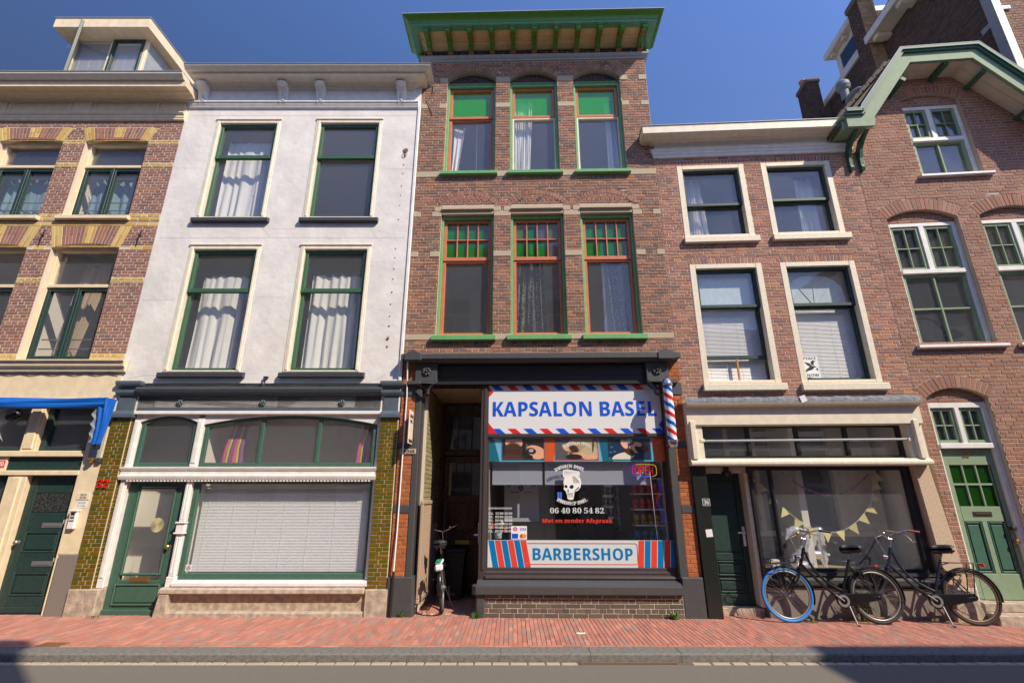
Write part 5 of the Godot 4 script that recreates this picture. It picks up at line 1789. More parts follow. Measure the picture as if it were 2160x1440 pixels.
	b = MB.new(); letters(b, "KAPSALON BASEL", font(false, true), -0.005, 0.405, 2.66, 0.235, 0.126, 0.004)
	part(s, "lettering", b, M.blue)
	var stripe := func(pts: Array, z: float, red_: bool) -> void:
		var q := MB.new()
		var pp := PackedVector2Array()
		for v in pts: pp.append(Vector2(v[0], v[1]))
		q.prism(pp, z - 0.006, z)
		part(s, "stripe", q, M.red if red_ else M.blue)
	for k in 11:
		var x := -1.31 + k * 0.258
		stripe.call([[x + 0.05, 0.005], [x + 0.18, 0.005], [x + 0.09, 0.085], [x - 0.04, 0.085]], 0.128, k % 2 == 1)
		x -= 0.03
		stripe.call([[x + 0.05, 0.715], [x + 0.18, 0.715], [x + 0.10, 0.795], [x - 0.03, 0.795]], 0.128, k % 2 == 1)
	stripe.call([[-1.405, 0.005], [-1.26, 0.005], [-1.405, 0.18]], 0.1285, true)
	stripe.call([[-1.405, 0.60], [-1.33, 0.68], [-1.405, 0.77]], 0.1285, true)
	stripe.call([[1.405, 0.06], [1.34, 0.14], [1.405, 0.22]], 0.1285, false)
	# picture strip
	s = thing("picture_strip", "coloured window strip with three shaving pictures under the KAPSALON BASEL sign", "window strip", at(HM, 2.84, 2.17, -0.165))
	b = MB.new(); b.box(-1.40, 1.41, 0.0, 0.375, 0.0, 0.004)
	part(s, "backing", b, M.sky_blue)
	var cell := [[-1.40, -1.22, M.teal], [-0.56, -0.36, M.orange], [0.37, 0.58, M.teal], [1.20, 1.41, M.orange]]
	for c in cell:
		b = MB.new()
		b.prism(PackedVector2Array([Vector2(c[0] + (0.05 if c[0] > -1.3 else 0.0), 0.0), Vector2(c[1] + (0.0 if c[1] < 1.3 else 0.0), 0.0), Vector2(c[1] - (0.10 if c[0] < -1.3 else -0.05) * (1 if c[1] < 1.3 else 0), 0.375), Vector2(c[0], 0.375)]), 0.003, 0.0055)
		part(s, "colour_field", b, c[2])
	var px := [[-1.19, -0.50], [-0.34, 0.36], [0.50, 1.20]]
	for k in 3:
		b = MB.new()
		var c := [M.teal, M.red_soft, M.teal]
		b.box(px[k][0], px[k][1], 0.018, 0.365, 0.005, 0.007, 0.0)
		part(s, "picture_frame", b, c[k])
		b = MB.new()
		b.quaduv(Vector3(px[k][0] + 0.015, 0.033, 0.0085), Vector3(px[k][1] - 0.015, 0.033, 0.0085), Vector3(px[k][1] - 0.015, 0.355, 0.0085), Vector3(px[k][0] + 0.015, 0.355, 0.0085))
		part(s, "picture", b, photo_print(k))
	b = MB.new(); arc_text(b, "KAPSALON BASEL", font(true, true), 0.03, -0.12, 0.41, -0.56, 0.56, 0.058)
	for k in b.v.size(): b.v[k].z += 0.010
	part(s, "lettering", b, M.letter_white)
	# bottom sign
	s = thing("window_sign", "pale sign reading BARBERSHOP between red and blue slanting stripes", "shop sign", at(HM, 2.85, 0.632, -0.15))
	b = MB.new(); b.box(-1.40, 1.405, 0.0, 0.378, 0.0, 0.008)
	part(s, "board", b, M.sign_pale)
	b = MB.new(); letters(b, "BARBERSHOP", font(false, true), 0.03, 0.185, 1.50, 0.165, 0.0085, 0.002)
	part(s, "lettering", b, M.blue_mid)
	for k in 6:
		for side in 2:
			var x := -1.38 + k * 0.097 if side == 0 else 0.845 + k * 0.097
			var q := MB.new()
			if side == 0: q.prism(PackedVector2Array([Vector2(x + 0.06, 0.004), Vector2(x + 0.145, 0.004), Vector2(x + 0.075, 0.374), Vector2(x - 0.01, 0.374)]), 0.006, 0.0105)
			else: q.prism(PackedVector2Array([Vector2(x, 0.004), Vector2(x + 0.085, 0.004), Vector2(x + 0.12, 0.374), Vector2(x + 0.035, 0.374)]), 0.006, 0.0105)
			part(s, "stripe", q, M.red_soft if (k % 2 == 1) == (side == 0) else M.blue_mid)
	b = MB.new()
	var oval := PackedVector2Array()
	for q in [[-0.80, 0.045], [0.83, 0.045], [0.85, 0.06], [0.855, 0.31], [0.83, 0.335], [-0.80, 0.335], [-0.83, 0.31], [-0.82, 0.06]]: oval.append(Vector2(q[0], q[1]))
	for k in 8:
		var a := oval[k]; var e := oval[(k + 1) % 8]
		b.tube([Vector3(a.x, a.y, 0.009), Vector3(e.x, e.y, 0.009)], 0.005, 5)
	part(s, "outline", b, M.red_soft)
	# window lettering
	s = thing("window_lettering", "white lettering with skull emblem and phone number on the barber shop glass", "lettering", at(HM, 2.84, 1.01, -0.149))
	var srf := font(true, true); var sns := font(false, true)
	b = MB.new()
	arc_text(b, "KAPSALON BASEL", srf, -0.11, 0.645, 0.445, -0.54, 0.54, 0.05)
	part(s, "arched_name", b, M.letter_white)
	b = MB.new()
	arc_text(b, "BARBERSHOP BASEL", srf, -0.09, 1.0, 0.47, -0.50, 0.50, 0.05, true)
	part(s, "arched_name", b, M.letter_white)
	b = MB.new(); letters(b, "06 40 80 54 82", srf, -0.02, 0.425, 0.83, 0.082, 0, 0.002)
	part(s, "phone_number", b, M.letter_grey)
	b = MB.new(); letters(b, "Met en zonder Afspraak", sns, -0.02, 0.268, 1.07, 0.085, 0, 0.002)
	part(s, "slogan", b, M.red_soft)
	b = MB.new()
	letters(b, "OPENINGSTIJDEN", srf, -1.205, 0.452, 0.365, 0.034, 0, 0.002)
	var hours := [["MA.", "12:00-16:00"], ["DI.", "09:00-18:00"], ["WO.", "09:00-18:00"], ["DO.", "09:00-19:00"], ["VR.", "09:00-18:00"], ["ZA.", "09:00-16:00"]]
	for k in 6:
		letters(b, hours[k][0], srf, -1.35, 0.383 - k * 0.051, 0.075, 0.034, 0, 0.002)
		letters(b, hours[k][1], srf, -1.15, 0.383 - k * 0.051, 0.26, 0.034, 0, 0.002)
	part(s, "opening_hours", b, M.letter_grey)
	skull(s)
	# stickers
	s = thing("payment_sticker", "white sticker with bank card marks low on the barber shop window", "sticker", at(HM, 1.925, 1.02, -0.148))
	b = MB.new(); b.box(-0.12, 0.12, 0.0, 0.19, 0, 0.0015)
	part(s, "backing", b, M.plastic_white)
	b = MB.new(); letters(b, "VISA", sns, 0.06, 0.145, 0.10, 0.04, 0.0015, 0.001, 0, 0.2); b.box(-0.11, -0.015, 0.012, 0.082, 0.0012, 0.0022)
	part(s, "blue_marks", b, M.blue)
	b = MB.new()
	b.prism(ring_poly(-0.06, 0.145, 0.02, 0.034, PI - 0.3), 0.001, 0.0023); letters(b, "iD", sns, -0.06, 0.145, 0.03, 0.03, 0.0022, 0.001)
	part(s, "pink_mark", b, mat(lin(0.55, 0.01, 0.12), 0.4))
	for q in [[0.04, M.red_soft], [0.08, mat(lin(0.75, 0.30, 0.02), 0.4)]]:
		b = MB.new(); b.prism(arc(q[0], 0.047, 0.032, -PI, PI - 0.3, 18), 0.001, 0.0022 + q[0] * 0.01)
		part(s, "round_mark", b, q[1])
	# barber pole
	s = thing("barber_pole", "striped red, white and blue barber pole with chrome caps on the right pilaster", "barber pole", at(HM, 4.275, 2.36, 0.24))
	b = MB.new()
	b.lathe([Vector2(0.0, -0.02), Vector2(0.045, -0.01), Vector2(0.07, 0.03), Vector2(0.078, 0.07), Vector2(0.09, 0.08), Vector2(0.09, 0.10), Vector2(0.072, 0.105)], 20)
	b.lathe([Vector2(0.072, 0.94), Vector2(0.09, 0.945), Vector2(0.09, 0.965), Vector2(0.08, 0.975), Vector2(0.072, 1.01), Vector2(0.05, 1.05), Vector2(0.02, 1.065), Vector2(0.0, 1.07)], 20)
	part(s, "cap", b, M.chrome)
	b = MB.new(); b.box(-0.03, 0.03, 0.02, 0.06, -0.23, -0.05, 0.008); b.box(-0.03, 0.03, 0.98, 1.02, -0.23, -0.05, 0.008)
	part(s, "wall_bracket", b, M.chrome)
	b = MB.new()
	var seg := 32; var rows := 84
	for i in rows:
		for j in seg:
			var u := fposmod(float(j) / seg + float(i) / rows * 3.1, 1.0)
			var band := int(u * 4)
			b.col = [Color(0.80, 0.80, 0.80), Color(0.60, 0.02, 0.03), Color(0.80, 0.80, 0.80), Color(0.01, 0.10, 0.55)][band]
			var a := TAU * j / seg; var e := TAU * (j + 1) / seg
			var ca := Vector3(sin(a), 0, cos(a)); var cb := Vector3(sin(e), 0, cos(e))
			var y0 := Vector3(0, 0.105 + 0.836 * i / rows, 0); var y1 := Vector3(0, 0.105 + 0.836 * (i + 1) / rows, 0)
			b.squad(ca * 0.07 + y0, cb * 0.07 + y0, cb * 0.07 + y1, ca * 0.07 + y1, ca, cb, cb, ca)
	var pm := StandardMaterial3D.new(); pm.vertex_color_use_as_albedo = true; pm.roughness = 0.12
	part(s, "striped_cylinder", b, pm)
	# blade sign and number plate on the left pilaster
	s = thing("blade_sign", "small white blade sign sticking out of the left pilaster of the barber shop", "shop sign", at(HM, 0.225, 2.42, 0.01))
	b = MB.new(); b.box(-0.008, 0.008, 0.0, 0.52, 0.0, 0.26, 0.004)
	part(s, "board", b, M.cream_pale)
	b = MB.new()
	b.xf = Transform3D(Basis(Vector3(0, 0, -1), Vector3(0, 1, 0), Vector3(1, 0, 0)), Vector3(0.008, 0.0, 0.13))
	letters(b, "KAPSALON", srf, 0, 0.43, 0.21, 0.05); letters(b, "BASEL", srf, 0, 0.35, 0.15, 0.05); b.box(-0.12, 0.12, 0.02, 0.07, 0, 0.001)
	part(s, "lettering", b, M.slate_dark)
	s = thing("house_number", "white plate reading 34-34A across the left pilaster of the barber shop", "house number", at(HM, 0.175, 2.32, 0.016))
	b = MB.new(); b.box(-0.13, 0.13, -0.04, 0.04, -0.01, 0.004, 0.002)
	part(s, "plate", b, M.stone)
	b = MB.new(); letters(b, "34-34A", sns, 0, 0, 0.22, 0.05, 0.004, 0.002)
	part(s, "lettering", b, M.ink)
	b = MB.new()
	b.tube([Vector3(0.16, 3.92, 0.02), Vector3(0.10, 3.90, 0.10), Vector3(0.10, 3.70, 0.10), Vector3(0.105, 3.2, 0.03), Vector3(0.10, 2.2, 0.03), Vector3(0.095, 1.2, 0.03), Vector3(0.09, 0.6, 0.06)], 0.012, 6)
	part(t, "white_cable", b, M.plastic_white)
	b = MB.new()
	b.tube([Vector3(0.09, 0.6, 0.06), Vector3(0.085, 0.0, 0.07)], 0.018, 6)
	part(t, "black_pipe", b, M.iron)
	barber_inside()

func skull(s: Node3D) -> void:
	var P := func(pts: Array) -> PackedVector2Array:
		var o := PackedVector2Array()
		for q in pts: o.append(Vector2(q[0], q[1]))
		return o
	var ox := -0.13; var oy := 0.58   # bottom of the jaw
	var T := Transform3D(Basis(), Vector3(ox, oy, 0))
	var b := MB.new(); b.xf = T
	b.prism(P.call([[0.0, 0.0], [0.06, 0.005], [0.075, 0.07], [0.085, 0.12], [0.14, 0.14], [0.18, 0.19], [0.195, 0.26], [0.18, 0.33], [0.13, 0.37], [0.05, 0.365], [-0.06, 0.34], [-0.085, 0.27], [-0.075, 0.20], [-0.085, 0.16], [-0.055, 0.13], [-0.035, 0.08], [-0.03, 0.02]]), 0, 0.002)
	part(s, "skull", b, M.letter_white)
	b = MB.new(); b.xf = T
	for i in 12:   # quiff, strand by strand
		var x0 := -0.08 + i * 0.022; var lean := 0.05 - i * 0.006
		b.prism(P.call([[x0, 0.33 + 0.002 * i], [x0 + 0.013, 0.335 + 0.002 * i], [x0 + lean * 0.3 + 0.018, 0.42], [x0 - 0.01 + lean * 0.2, 0.475 - 0.005 * absf(i - 3)], [x0 - 0.012, 0.40]]), 0, 0.0022)
	part(s, "quiff", b, M.letter_white)
	b = MB.new(); b.xf = T
	b.prism(P.call([[0.02, 0.17], [0.055, 0.165], [0.075, 0.195], [0.06, 0.225], [0.02, 0.215], [0.005, 0.19]]), 0.002, 0.003)
	b.prism(P.call([[-0.065, 0.185], [-0.035, 0.175], [-0.02, 0.20], [-0.04, 0.225], [-0.07, 0.215]]), 0.002, 0.003)
	b.prism(P.call([[-0.03, 0.115], [-0.005, 0.115], [-0.012, 0.16], [-0.02, 0.165]]), 0.002, 0.003)
	b.prism(P.call([[0.07, 0.11], [0.10, 0.15], [0.155, 0.20], [0.15, 0.17], [0.10, 0.135]]), 0.002, 0.003)
	b.prism(P.call([[-0.03, 0.085], [0.05, 0.09], [0.07, 0.115], [0.05, 0.10], [-0.025, 0.095]]), 0.002, 0.003)
	for k in 6: b.box(-0.022 + k * 0.015, -0.018 + k * 0.015, 0.04, 0.085, 0.002, 0.003)
	for k in 5: b.prism(P.call([[0.06 + k * 0.02, 0.36 - 0.004 * k * k], [0.068 + k * 0.02, 0.36 - 0.004 * k * k], [0.085 + k * 0.02, 0.25], [0.078 + k * 0.02, 0.25]]), 0.002, 0.003)
	part(s, "skull_shading", b, M.ink)

func barber_inside() -> void:
	var b := MB.new()
	for k in [[1.50, 2.30, "left"], [2.34, 4.02, "right"]]:
		var rb := thing("roller_blind", "grey-blue roller blind pulled a little down at the %s of the barber shop window" % k[2], "blind", at(HM, (k[0] + k[1]) / 2, 1.83, -0.26), "roller blinds in the barber shop")
		b = MB.new(); b.box(-(k[1] - k[0]) / 2, (k[1] - k[0]) / 2, 0, 0.72, -0.003, 0.003); b.box(-(k[1] - k[0]) / 2, (k[1] - k[0]) / 2, -0.015, 0.01, -0.008, 0.008, 0.003)
		part(rb, "cloth", b, mat(lin(0.30, 0.33, 0.40), 0.85))
		b = MB.new(); b.tube([Vector3(-(k[1] - k[0]) / 2, 0.73, 0), Vector3((k[1] - k[0]) / 2, 0.73, 0)], 0.02, 8)
		part(rb, "roller", b, M.steel)
	var s := thing("barber_poster", "grey poster with the words BARBER SHOP inside the shop behind the left pane", "poster", at(HM, 1.98, 1.10, -0.62))
	b = MB.new(); b.box(-0.30, 0.27, 0.15, 0.95, 0, 0.012, 0.002)
	part(s, "sheet", b, mat(lin(0.36, 0.37, 0.38), 0.7))
	b = MB.new()
	arc_text(b, "BARBER SHOP", font(true, true), -0.02, 0.50, 0.30, -0.85, 0.85, 0.06)
	for k in b.v.size(): b.v[k].z += 0.014
	b.box(-0.2, -0.06, 0.60, 0.612, 0.012, 0.014); b.box(0.02, 0.16, 0.60, 0.612, 0.012, 0.014); b.ball(Vector3(-0.02, 0.67, 0.012), Vector3(0.04, 0.06, 0.003))
	part(s, "print", b, M.ink)
	b = MB.new()
	b.box(-0.42, 0.42, 0, 2.1, -0.02, 0.02)
	b.box(0.20, 0.23, 0.95, 1.15, 0.02, 0.05, 0.004); b.box(0.10, 0.22, 1.06, 1.075, 0.05, 0.065, 0.004)
	solo("inner_door", "pale inner door standing behind the poster in the barber shop", "door", b, M.room_grey, at(HM, 2.15, 0.0, -1.6))
	s = thing("display_rack", "white shelves stacked with hair product tins at the right of the barber shop window", "shelf", at(HM, 4.02, 0.95, -0.62))
	for k in 5:
		b = MB.new(); b.box(-0.24, 0.24, 0.24 * k, 0.24 * k + 0.02, -0.2, 0.14, 0.003)
		part(s, "shelf_board", b, M.plastic_white)
	b = MB.new(); b.box(0.24, 0.26, -0.95, 1.3, -0.2, 0.14)
	part(s, "side_panel", b, M.plastic_white)
	var cols := [lin(0.0, 0.16, 0.22), lin(0.35, 0.18, 0.02), lin(0.45, 0.02, 0.02), lin(0.45, 0.05, 0.03)]
	var nm := ["teal", "amber", "red", "dark red"]
	for r in 4:
		var first: Node3D = null
		for k in 8:
			var lab := "%s product tin, %s from the left in the %s layer of the barber's rack" % [nm[r], ["first", "second", "third", "fourth"][k % 4], ["bottom", "top"][k / 4]]
			var x := 3.81 + (k % 4) * 0.115; var y := 0.97 + 0.24 * r + (k / 4) * 0.085
			if first == null:
				first = thing("product_tin", lab, "tin", at(HM, x, y, -0.55), "%s product tins" % nm[r])
				b = MB.new(); b.lathe([Vector2(0.0, 0.0), Vector2(0.048, 0.0), Vector2(0.05, 0.006), Vector2(0.05, 0.06)], 14)
				part(first, "can", b, mat(cols[r], 0.3))
				b = MB.new(); b.lathe([Vector2(0.051, 0.055), Vector2(0.051, 0.078), Vector2(0.045, 0.08), Vector2(0.0, 0.08)], 14)
				part(first, "lid", b, mat(cols[r] * 0.8, 0.3))
			else:
				var c: Node3D = first.duplicate()
				c.name = called(self, "product_tin")
				add_child(c, true)
				c.set_meta("label", lab)
				c.transform = at(HM, x, y, -0.55)
	# neon
	s = thing("open_sign", "lit neon sign reading OPEN in a colourful ring in the barber window", "neon sign", at(HM, 3.90, 2.035, -0.21))
	var nr := func(pts: Array, c: Color, base: String) -> void:
		var q := MB.new()
		q.tube(pts, 0.006, 6)
		var m := StandardMaterial3D.new(); m.albedo_color = c; m.emission_enabled = true; m.emission = c; m.emission_energy_multiplier = 0.5
		part(s, base, q, m)
	var O := func(cx: float, w: float) -> Array:
		var o := []
		for k in 17: o.append(Vector3(cx + w * cos(TAU * k / 16), 0.06 * sin(TAU * k / 16), 0))
		return o
	var redn := lin(0.9, 0.03, 0.05)
	nr.call(O.call(-0.105, 0.034), redn, "neon_letter")
	nr.call([Vector3(-0.05, -0.06, 0), Vector3(-0.05, 0.058, 0), Vector3(0.0, 0.055, 0), Vector3(0.012, 0.03, 0), Vector3(0.0, 0.003, 0), Vector3(-0.048, 0.0, 0)], redn, "neon_letter")
	nr.call([Vector3(0.085, 0.06, 0), Vector3(0.035, 0.06, 0), Vector3(0.035, -0.06, 0), Vector3(0.085, -0.06, 0)], redn, "neon_letter")
	nr.call([Vector3(0.035, 0.0, 0), Vector3(0.075, 0.0, 0)], redn, "neon_letter")
	nr.call([Vector3(0.105, -0.06, 0), Vector3(0.105, 0.06, 0), Vector3(0.15, -0.06, 0), Vector3(0.15, 0.06, 0)], redn, "neon_letter")
	var rc := [lin(0.8, 0.6, 0.05), lin(0.5, 0.05, 0.7), lin(0.05, 0.15, 0.9), lin(0.8, 0.5, 0.05)]
	for k in 4:
		var pts := []
		for j in 9:
			var a := TAU * (k + j / 8.0) / 4 + 0.4
			pts.append(Vector3(0.02 + 0.19 * signf(cos(a)) * pow(absf(cos(a)), 0.45), 0.092 * signf(sin(a)) * pow(absf(sin(a)), 0.45), -0.004))
		nr.call(pts, rc[k], "neon_ring")
	s = thing("led_strip", "blue and red lit LED lights hanging under the OPEN sign", "led lights", at(HM, 4.08, 1.25, -0.22))
	for k in 44:
		var m := StandardMaterial3D.new()
		if k < 2 or mesh_cache.has("led%d" % (1 if (k > 12 and k < 22) else 0)) == false:
			var c := lin(0.8, 0.08, 0.05) if (k > 12 and k < 22) else lin(0.08, 0.12, 0.9)
			m.albedo_color = c; m.emission_enabled = true; m.emission = c; m.emission_energy_multiplier = 0.5
			mesh_cache["led%d" % (1 if (k > 12 and k < 22) else 0)] = m
		b = MB.new()
		var y := 0.66 - k * 0.015
		for j in 4: b.ball(Vector3(0.02 + 0.03 * sin(y * 14) + j * 0.014, y - j * 0.004, 0), Vector3(0.003, 0.003, 0.003), 6, 4)
		part(s, "led_light", b, mesh_cache["led%d" % (1 if (k > 12 and k < 22) else 0)])
	b = MB.new(); b.tube([Vector3(0, 1.0, 0), Vector3(0.03, 0.0, 0.01)], 0.006, 5)
	solo("white_pole", "thin white rod leaning inside the right of the barber shop window", "rod", b, M.plastic_white, at(HM, 4.0, 1.02, -0.21))
	s = thing("flower_pot", "small pot with red and cream flowers behind the opening hours", "flowers", at(HM, 1.60, 1.02, -0.30))
	b = MB.new(); b.lathe([Vector2(0.0, 0), Vector2(0.05, 0), Vector2(0.065, 0.09), Vector2(0.055, 0.09), Vector2(0.05, 0.08)], 12)
	part(s, "pot", b, M.paper_blue)
	for q in [[0.03, 0.18, lin(0.55, 0.52, 0.28)], [0.09, 0.13, lin(0.55, 0.03, 0.03)], [-0.07, 0.19, lin(0.6, 0.2, 0.15)], [0.06, 0.22, lin(0.5, 0.5, 0.3)]]:
		b = MB.new()
		for k in 9: b.ball(Vector3(q[0], q[1], 0) + Vector3(rnd(-0.03, 0.03), rnd(-0.03, 0.03), rnd(-0.02, 0.03)), Vector3(0.02, 0.018, 0.02), 7, 5)
		part(s, "flower", b, mat(q[2], 0.8))
	# barber chair and mirrors, dim at the back
	s = thing("barber_chair", "dark barber chair in the dim shop behind the phone number", "chair", at(HM, 3.45, 0.0, -1.7))
	b = MB.new(); b.lathe([Vector2(0, 0), Vector2(0.3, 0), Vector2(0.3, 0.04), Vector2(0.05, 0.06), Vector2(0.05, 0.45)], 16)
	part(s, "pedestal", b, M.chrome)
	b = MB.new(); b.box(-0.28, 0.28, 0.45, 0.58, -0.28, 0.28, 0.05)
	part(s, "seat", b, M.leather)
	b = MB.new(); b.box(-0.27, 0.27, 0.6, 1.15, -0.3, -0.2, 0.05); b.box(-0.14, 0.14, 1.15, 1.35, -0.3, -0.22, 0.04)
	part(s, "backrest", b, M.leather)
	s = thing("wall_mirror", "tall mirror at the back right of the barber shop, brass frame standing for a warm lit strip", "mirror", at(HM, 3.9, 1.0, -2.6))
	b = MB.new(); b.box(-0.3, 0.3, 0, 1.2, 0, 0.02, 0.004)
	part(s, "glass", b, mat(lin(0.6, 0.6, 0.6), 0.05, null, 1, null, 0, 1.0))
	b = MB.new(); b.frame(-0.32, 0.32, -0.02, 1.22, [0.03, 0.03, 0.03, 0.03], -0.01, 0.03)  # brass colour stands in for a warm lit vertical strip
	part(s, "frame", b, M.brass)
	s = thing("wall_lantern", "small lit lantern on the back wall of the barber shop", "lantern", at(HM, 2.62, 1.55, -1.0))
	b = MB.new(); b.lathe([Vector2(0, -0.02), Vector2(0.04, 0), Vector2(0.05, 0.02), Vector2(0.02, 0.03)], 8); b.lathe([Vector2(0.055, 0.17), Vector2(0.03, 0.22), Vector2(0.0, 0.27)], 8)
	for k in 4: b.tube([Vector3(0.045 * cos(k * PI / 2), 0.02, 0.045 * sin(k * PI / 2)), Vector3(0.05 * cos(k * PI / 2), 0.17, 0.05 * sin(k * PI / 2))], 0.005, 5)
	b.box(-0.012, 0.012, 0.25, 0.3, -0.012, 0.012); b.box(-0.02, 0.02, 0.1, 0.3, -0.1, -0.05)
	part(s, "cage", b, M.iron)
	var lm := StandardMaterial3D.new(); lm.albedo_color = Color(0.5, 0.6, 0.9); lm.emission_enabled = true; lm.emission = Color(0.35, 0.5, 0.95); lm.emission_energy_multiplier = 0.6
	b = MB.new(); b.lathe([Vector2(0.0, 0.03), Vector2(0.035, 0.035), Vector2(0.04, 0.16), Vector2(0, 0.165)], 10)
	part(s, "lantern_glass", b, lm)

# ------------------------------------------------------------------ number 36, the red brick house with the bunting
var HS := Transform3D(Basis(Vector3.UP, -deg_to_rad(3.1)), Vector3(2.7188, 0, 0.103))
var HE := Transform3D(Basis(Vector3.UP, -deg_to_rad(5.0)), Vector3(6.351, 0, 0.2997))

func red_house() -> void:
	var t := thing("red_brick_house", "narrow red brick house with cream windows and a shop front hung with bunting", "house", HS)
	var wins := [[0.38, 1.61, 6.07, 7.57], [1.92, 3.17, 6.08, 7.58], [0.395, 1.63, 3.405, 5.52], [1.94, 3.20, 3.395, 5.52]]
	var b := MB.new()
	b.wall(0.0, 3.64, 3.05, 7.80, wins, -0.004, -0.28)
	var wall := part(t, "wall", b, M.mortar_pale)
	var pal := [Color(0.27, 0.105, 0.072), Color(0.24, 0.095, 0.068), Color(0.30, 0.12, 0.078), Color(0.21, 0.09, 0.07), Color(0.26, 0.11, 0.082), Color(0.32, 0.125, 0.075), Color(0.17, 0.085, 0.075)]
	pal = tint(pal, 1.75, 2.05, 1.95)
	var excl := []
	for w in wins: excl.append(rect_poly(w[0], w[1], w[2] - 0.03, w[3]))
	for w in wins: excl.append(rect_poly(w[0] - 0.02, w[1] + 0.02, w[3] - 0.002, w[3] + 0.118))
	var out := []
	lay(out, 0.004, 3.636, 3.06, 7.78, 0.0565, excl, pal, "cross", 0.20, 0.0095)
	for w in wins: soldiers(out, w[0] - 0.02, w[1] + 0.02, w[3] + 0.002, w[3] + 0.112, pal, 0.05, 0.010, 0.03)
	emit(wall, out, M.brick, Transform3D(), HS)
	for i in 4:
		var w: Array = wins[i]
		var tr: float = [6.755, 6.81, 4.75, 4.75][i]
		b = MB.new()
		b.frame(w[0], w[1], w[2] - 0.02, w[3], [0.10, 0.10, 0.05, 0.085], -0.14, 0.006, 0.006)
		var win := part(t, "window", b, M.cream_worn)
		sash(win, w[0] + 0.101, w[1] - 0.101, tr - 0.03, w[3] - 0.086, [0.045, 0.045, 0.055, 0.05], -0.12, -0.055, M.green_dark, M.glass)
		if i == 2:   # raised lower sash, propped on a stick
			sash(win, w[0] + 0.101, w[1] - 0.101, 3.82, 4.80, [0.045, 0.045, 0.06, 0.04], -0.17, -0.122, M.green_dark, M.glass)
			b = MB.new(); b.box(-0.015, 0.015, 0.0, 0.37, -0.015, 0.015, 0.002)
			solo("prop_stick", "wooden stick propping open the sash above the bicycle-side shop front of number 36", "stick", b, M.wood_pale, at(HS, 1.03, 3.45, -0.13))
		else:
			sash(win, w[0] + 0.101, w[1] - 0.101, w[2] + 0.03, tr - 0.031, [0.045, 0.045, 0.06, 0.03], -0.17, -0.112, M.green_dark, M.glass)
		sill(win, w[0] - 0.02, w[1] + 0.05, w[2] - 0.155, w[2] - 0.02, -0.05, 0.075, M.cream_worn)
	# cornice
	b = MB.new()
	b.box(0.0, 3.64, 7.80, 8.2, -0.28, 0.03)
	b.sweep([Vector2(0.0, -0.25), Vector2(0.0, 0.0), Vector2(3.60, 0.0)], [Vector2(0.0, 7.74), Vector2(0.03, 7.745), Vector2(0.04, 7.77), Vector2(0.04, 7.80), Vector2(0.055, 7.81), Vector2(0.055, 7.85), Vector2(0.075, 7.875), Vector2(0.085, 7.90), Vector2(0.03, 7.915)], false)
	part(t, "frieze", b, M.white)
	b = MB.new()
	b.sweep([Vector2(0.03, -0.5), Vector2(0.03, 0.03), Vector2(3.52, 0.03)], [Vector2(0.0, 7.98), Vector2(0.02, 8.0), Vector2(0.05, 8.03), Vector2(0.10, 8.035), Vector2(0.12, 8.055), Vector2(0.27, 8.06), Vector2(0.27, 8.075), Vector2(0.29, 8.08), Vector2(0.29, 8.235), Vector2(0.0, 8.25)])
	part(t, "gutter", b, M.cream_pale)
	b = MB.new()
	b.sweep([Vector2(0.03, -0.5), Vector2(0.03, 0.03), Vector2(3.52, 0.03)], [Vector2(0.0, 8.25), Vector2(0.305, 8.237), Vector2(0.305, 8.25), Vector2(0.0, 8.27)])
	b.box(0.0, 3.64, 8.18, 8.24, -4.5, 0.0)
	part(t, "gutter_edge", b, M.zinc)
	interior(t, 0.0, 3.64, [-0.1, 3.2, 5.85, 7.95], -0.28, -4.2, M.room, [1.78])
	curtain("white_curtain", "white curtain drawn to the left in the top left window of number 36", HS, 0.52, 0.95, 6.10, 7.42, -0.32, M.curtain, 6, 0.04, 0, 0.03, 0.52, 0.88)
	curtain("white_curtain", "white curtain drawn to the right in the top right window of number 36", HS, 2.62, 2.98, 6.10, 7.42, -0.34, M.curtain, 6, 0.04, 0, 0.03, 2.66, 3.0)
	b = MB.new(); b.box(-0.52, 0.52, 0, 0.68, -0.004, 0.004)
	solo("paper_screen", "pale blue paper covering the upper sash of the lower left window of number 36", "screen", b, M.paper_blue, at(HS, 1.012, 4.76, -0.20))
	b = MB.new()
	var p := PackedVector2Array()
	for k in 9:
		var a: float = PI * k / 8.0
		p.append(Vector2(-0.50 * cos(a), 0.12 + 0.48 * pow(sin(a), 0.75)))
	p.append(Vector2(0.50, 0.0)); p.append(Vector2(-0.42, 0.0))
	b.prism(p, -0.006, 0.0, 0.002, true)
	for k in [2, 4, 6]:
		var a: float = PI * k / 8.0
		b.tube([Vector3(-0.05, 0.0, 0.004), Vector3(-0.48 * cos(a), 0.12 + 0.46 * pow(sin(a), 0.75), 0.004)], 0.006, 5)
	solo("paper_screen", "rounded pale umbrella cloth behind the upper sash of the lower right window of number 36", "screen", b, M.paper_blue, at(HS, 2.57, 4.77, -0.22))
	blind("white venetian blind behind the half raised sash in the lower left window of number 36", HS, 0.51, 1.52, 3.44, 4.74, -0.22, 0.024, 1.0, 4)
	blind("white venetian blind behind the peace poster in the lower right window of number 36", HS, 2.06, 3.09, 3.44, 4.74, -0.22, 0.024, 1.0, 4)
	var s := thing("peace_poster", "white poster with a black dove reading PEACE NOW", "poster", at(HS, 2.21, 3.50, -0.135))
	b = MB.new(); b.box(-0.125, 0.125, 0, 0.36, 0, 0.002)
	part(s, "sheet", b, M.paper)
	b = MB.new()
	letters(b, "PEACE", font(false, true), 0, 0.32, 0.20, 0.045, 0.002, 0.001); letters(b, "NOW", font(false, true), 0.01, 0.035, 0.19, 0.05, 0.002, 0.001)
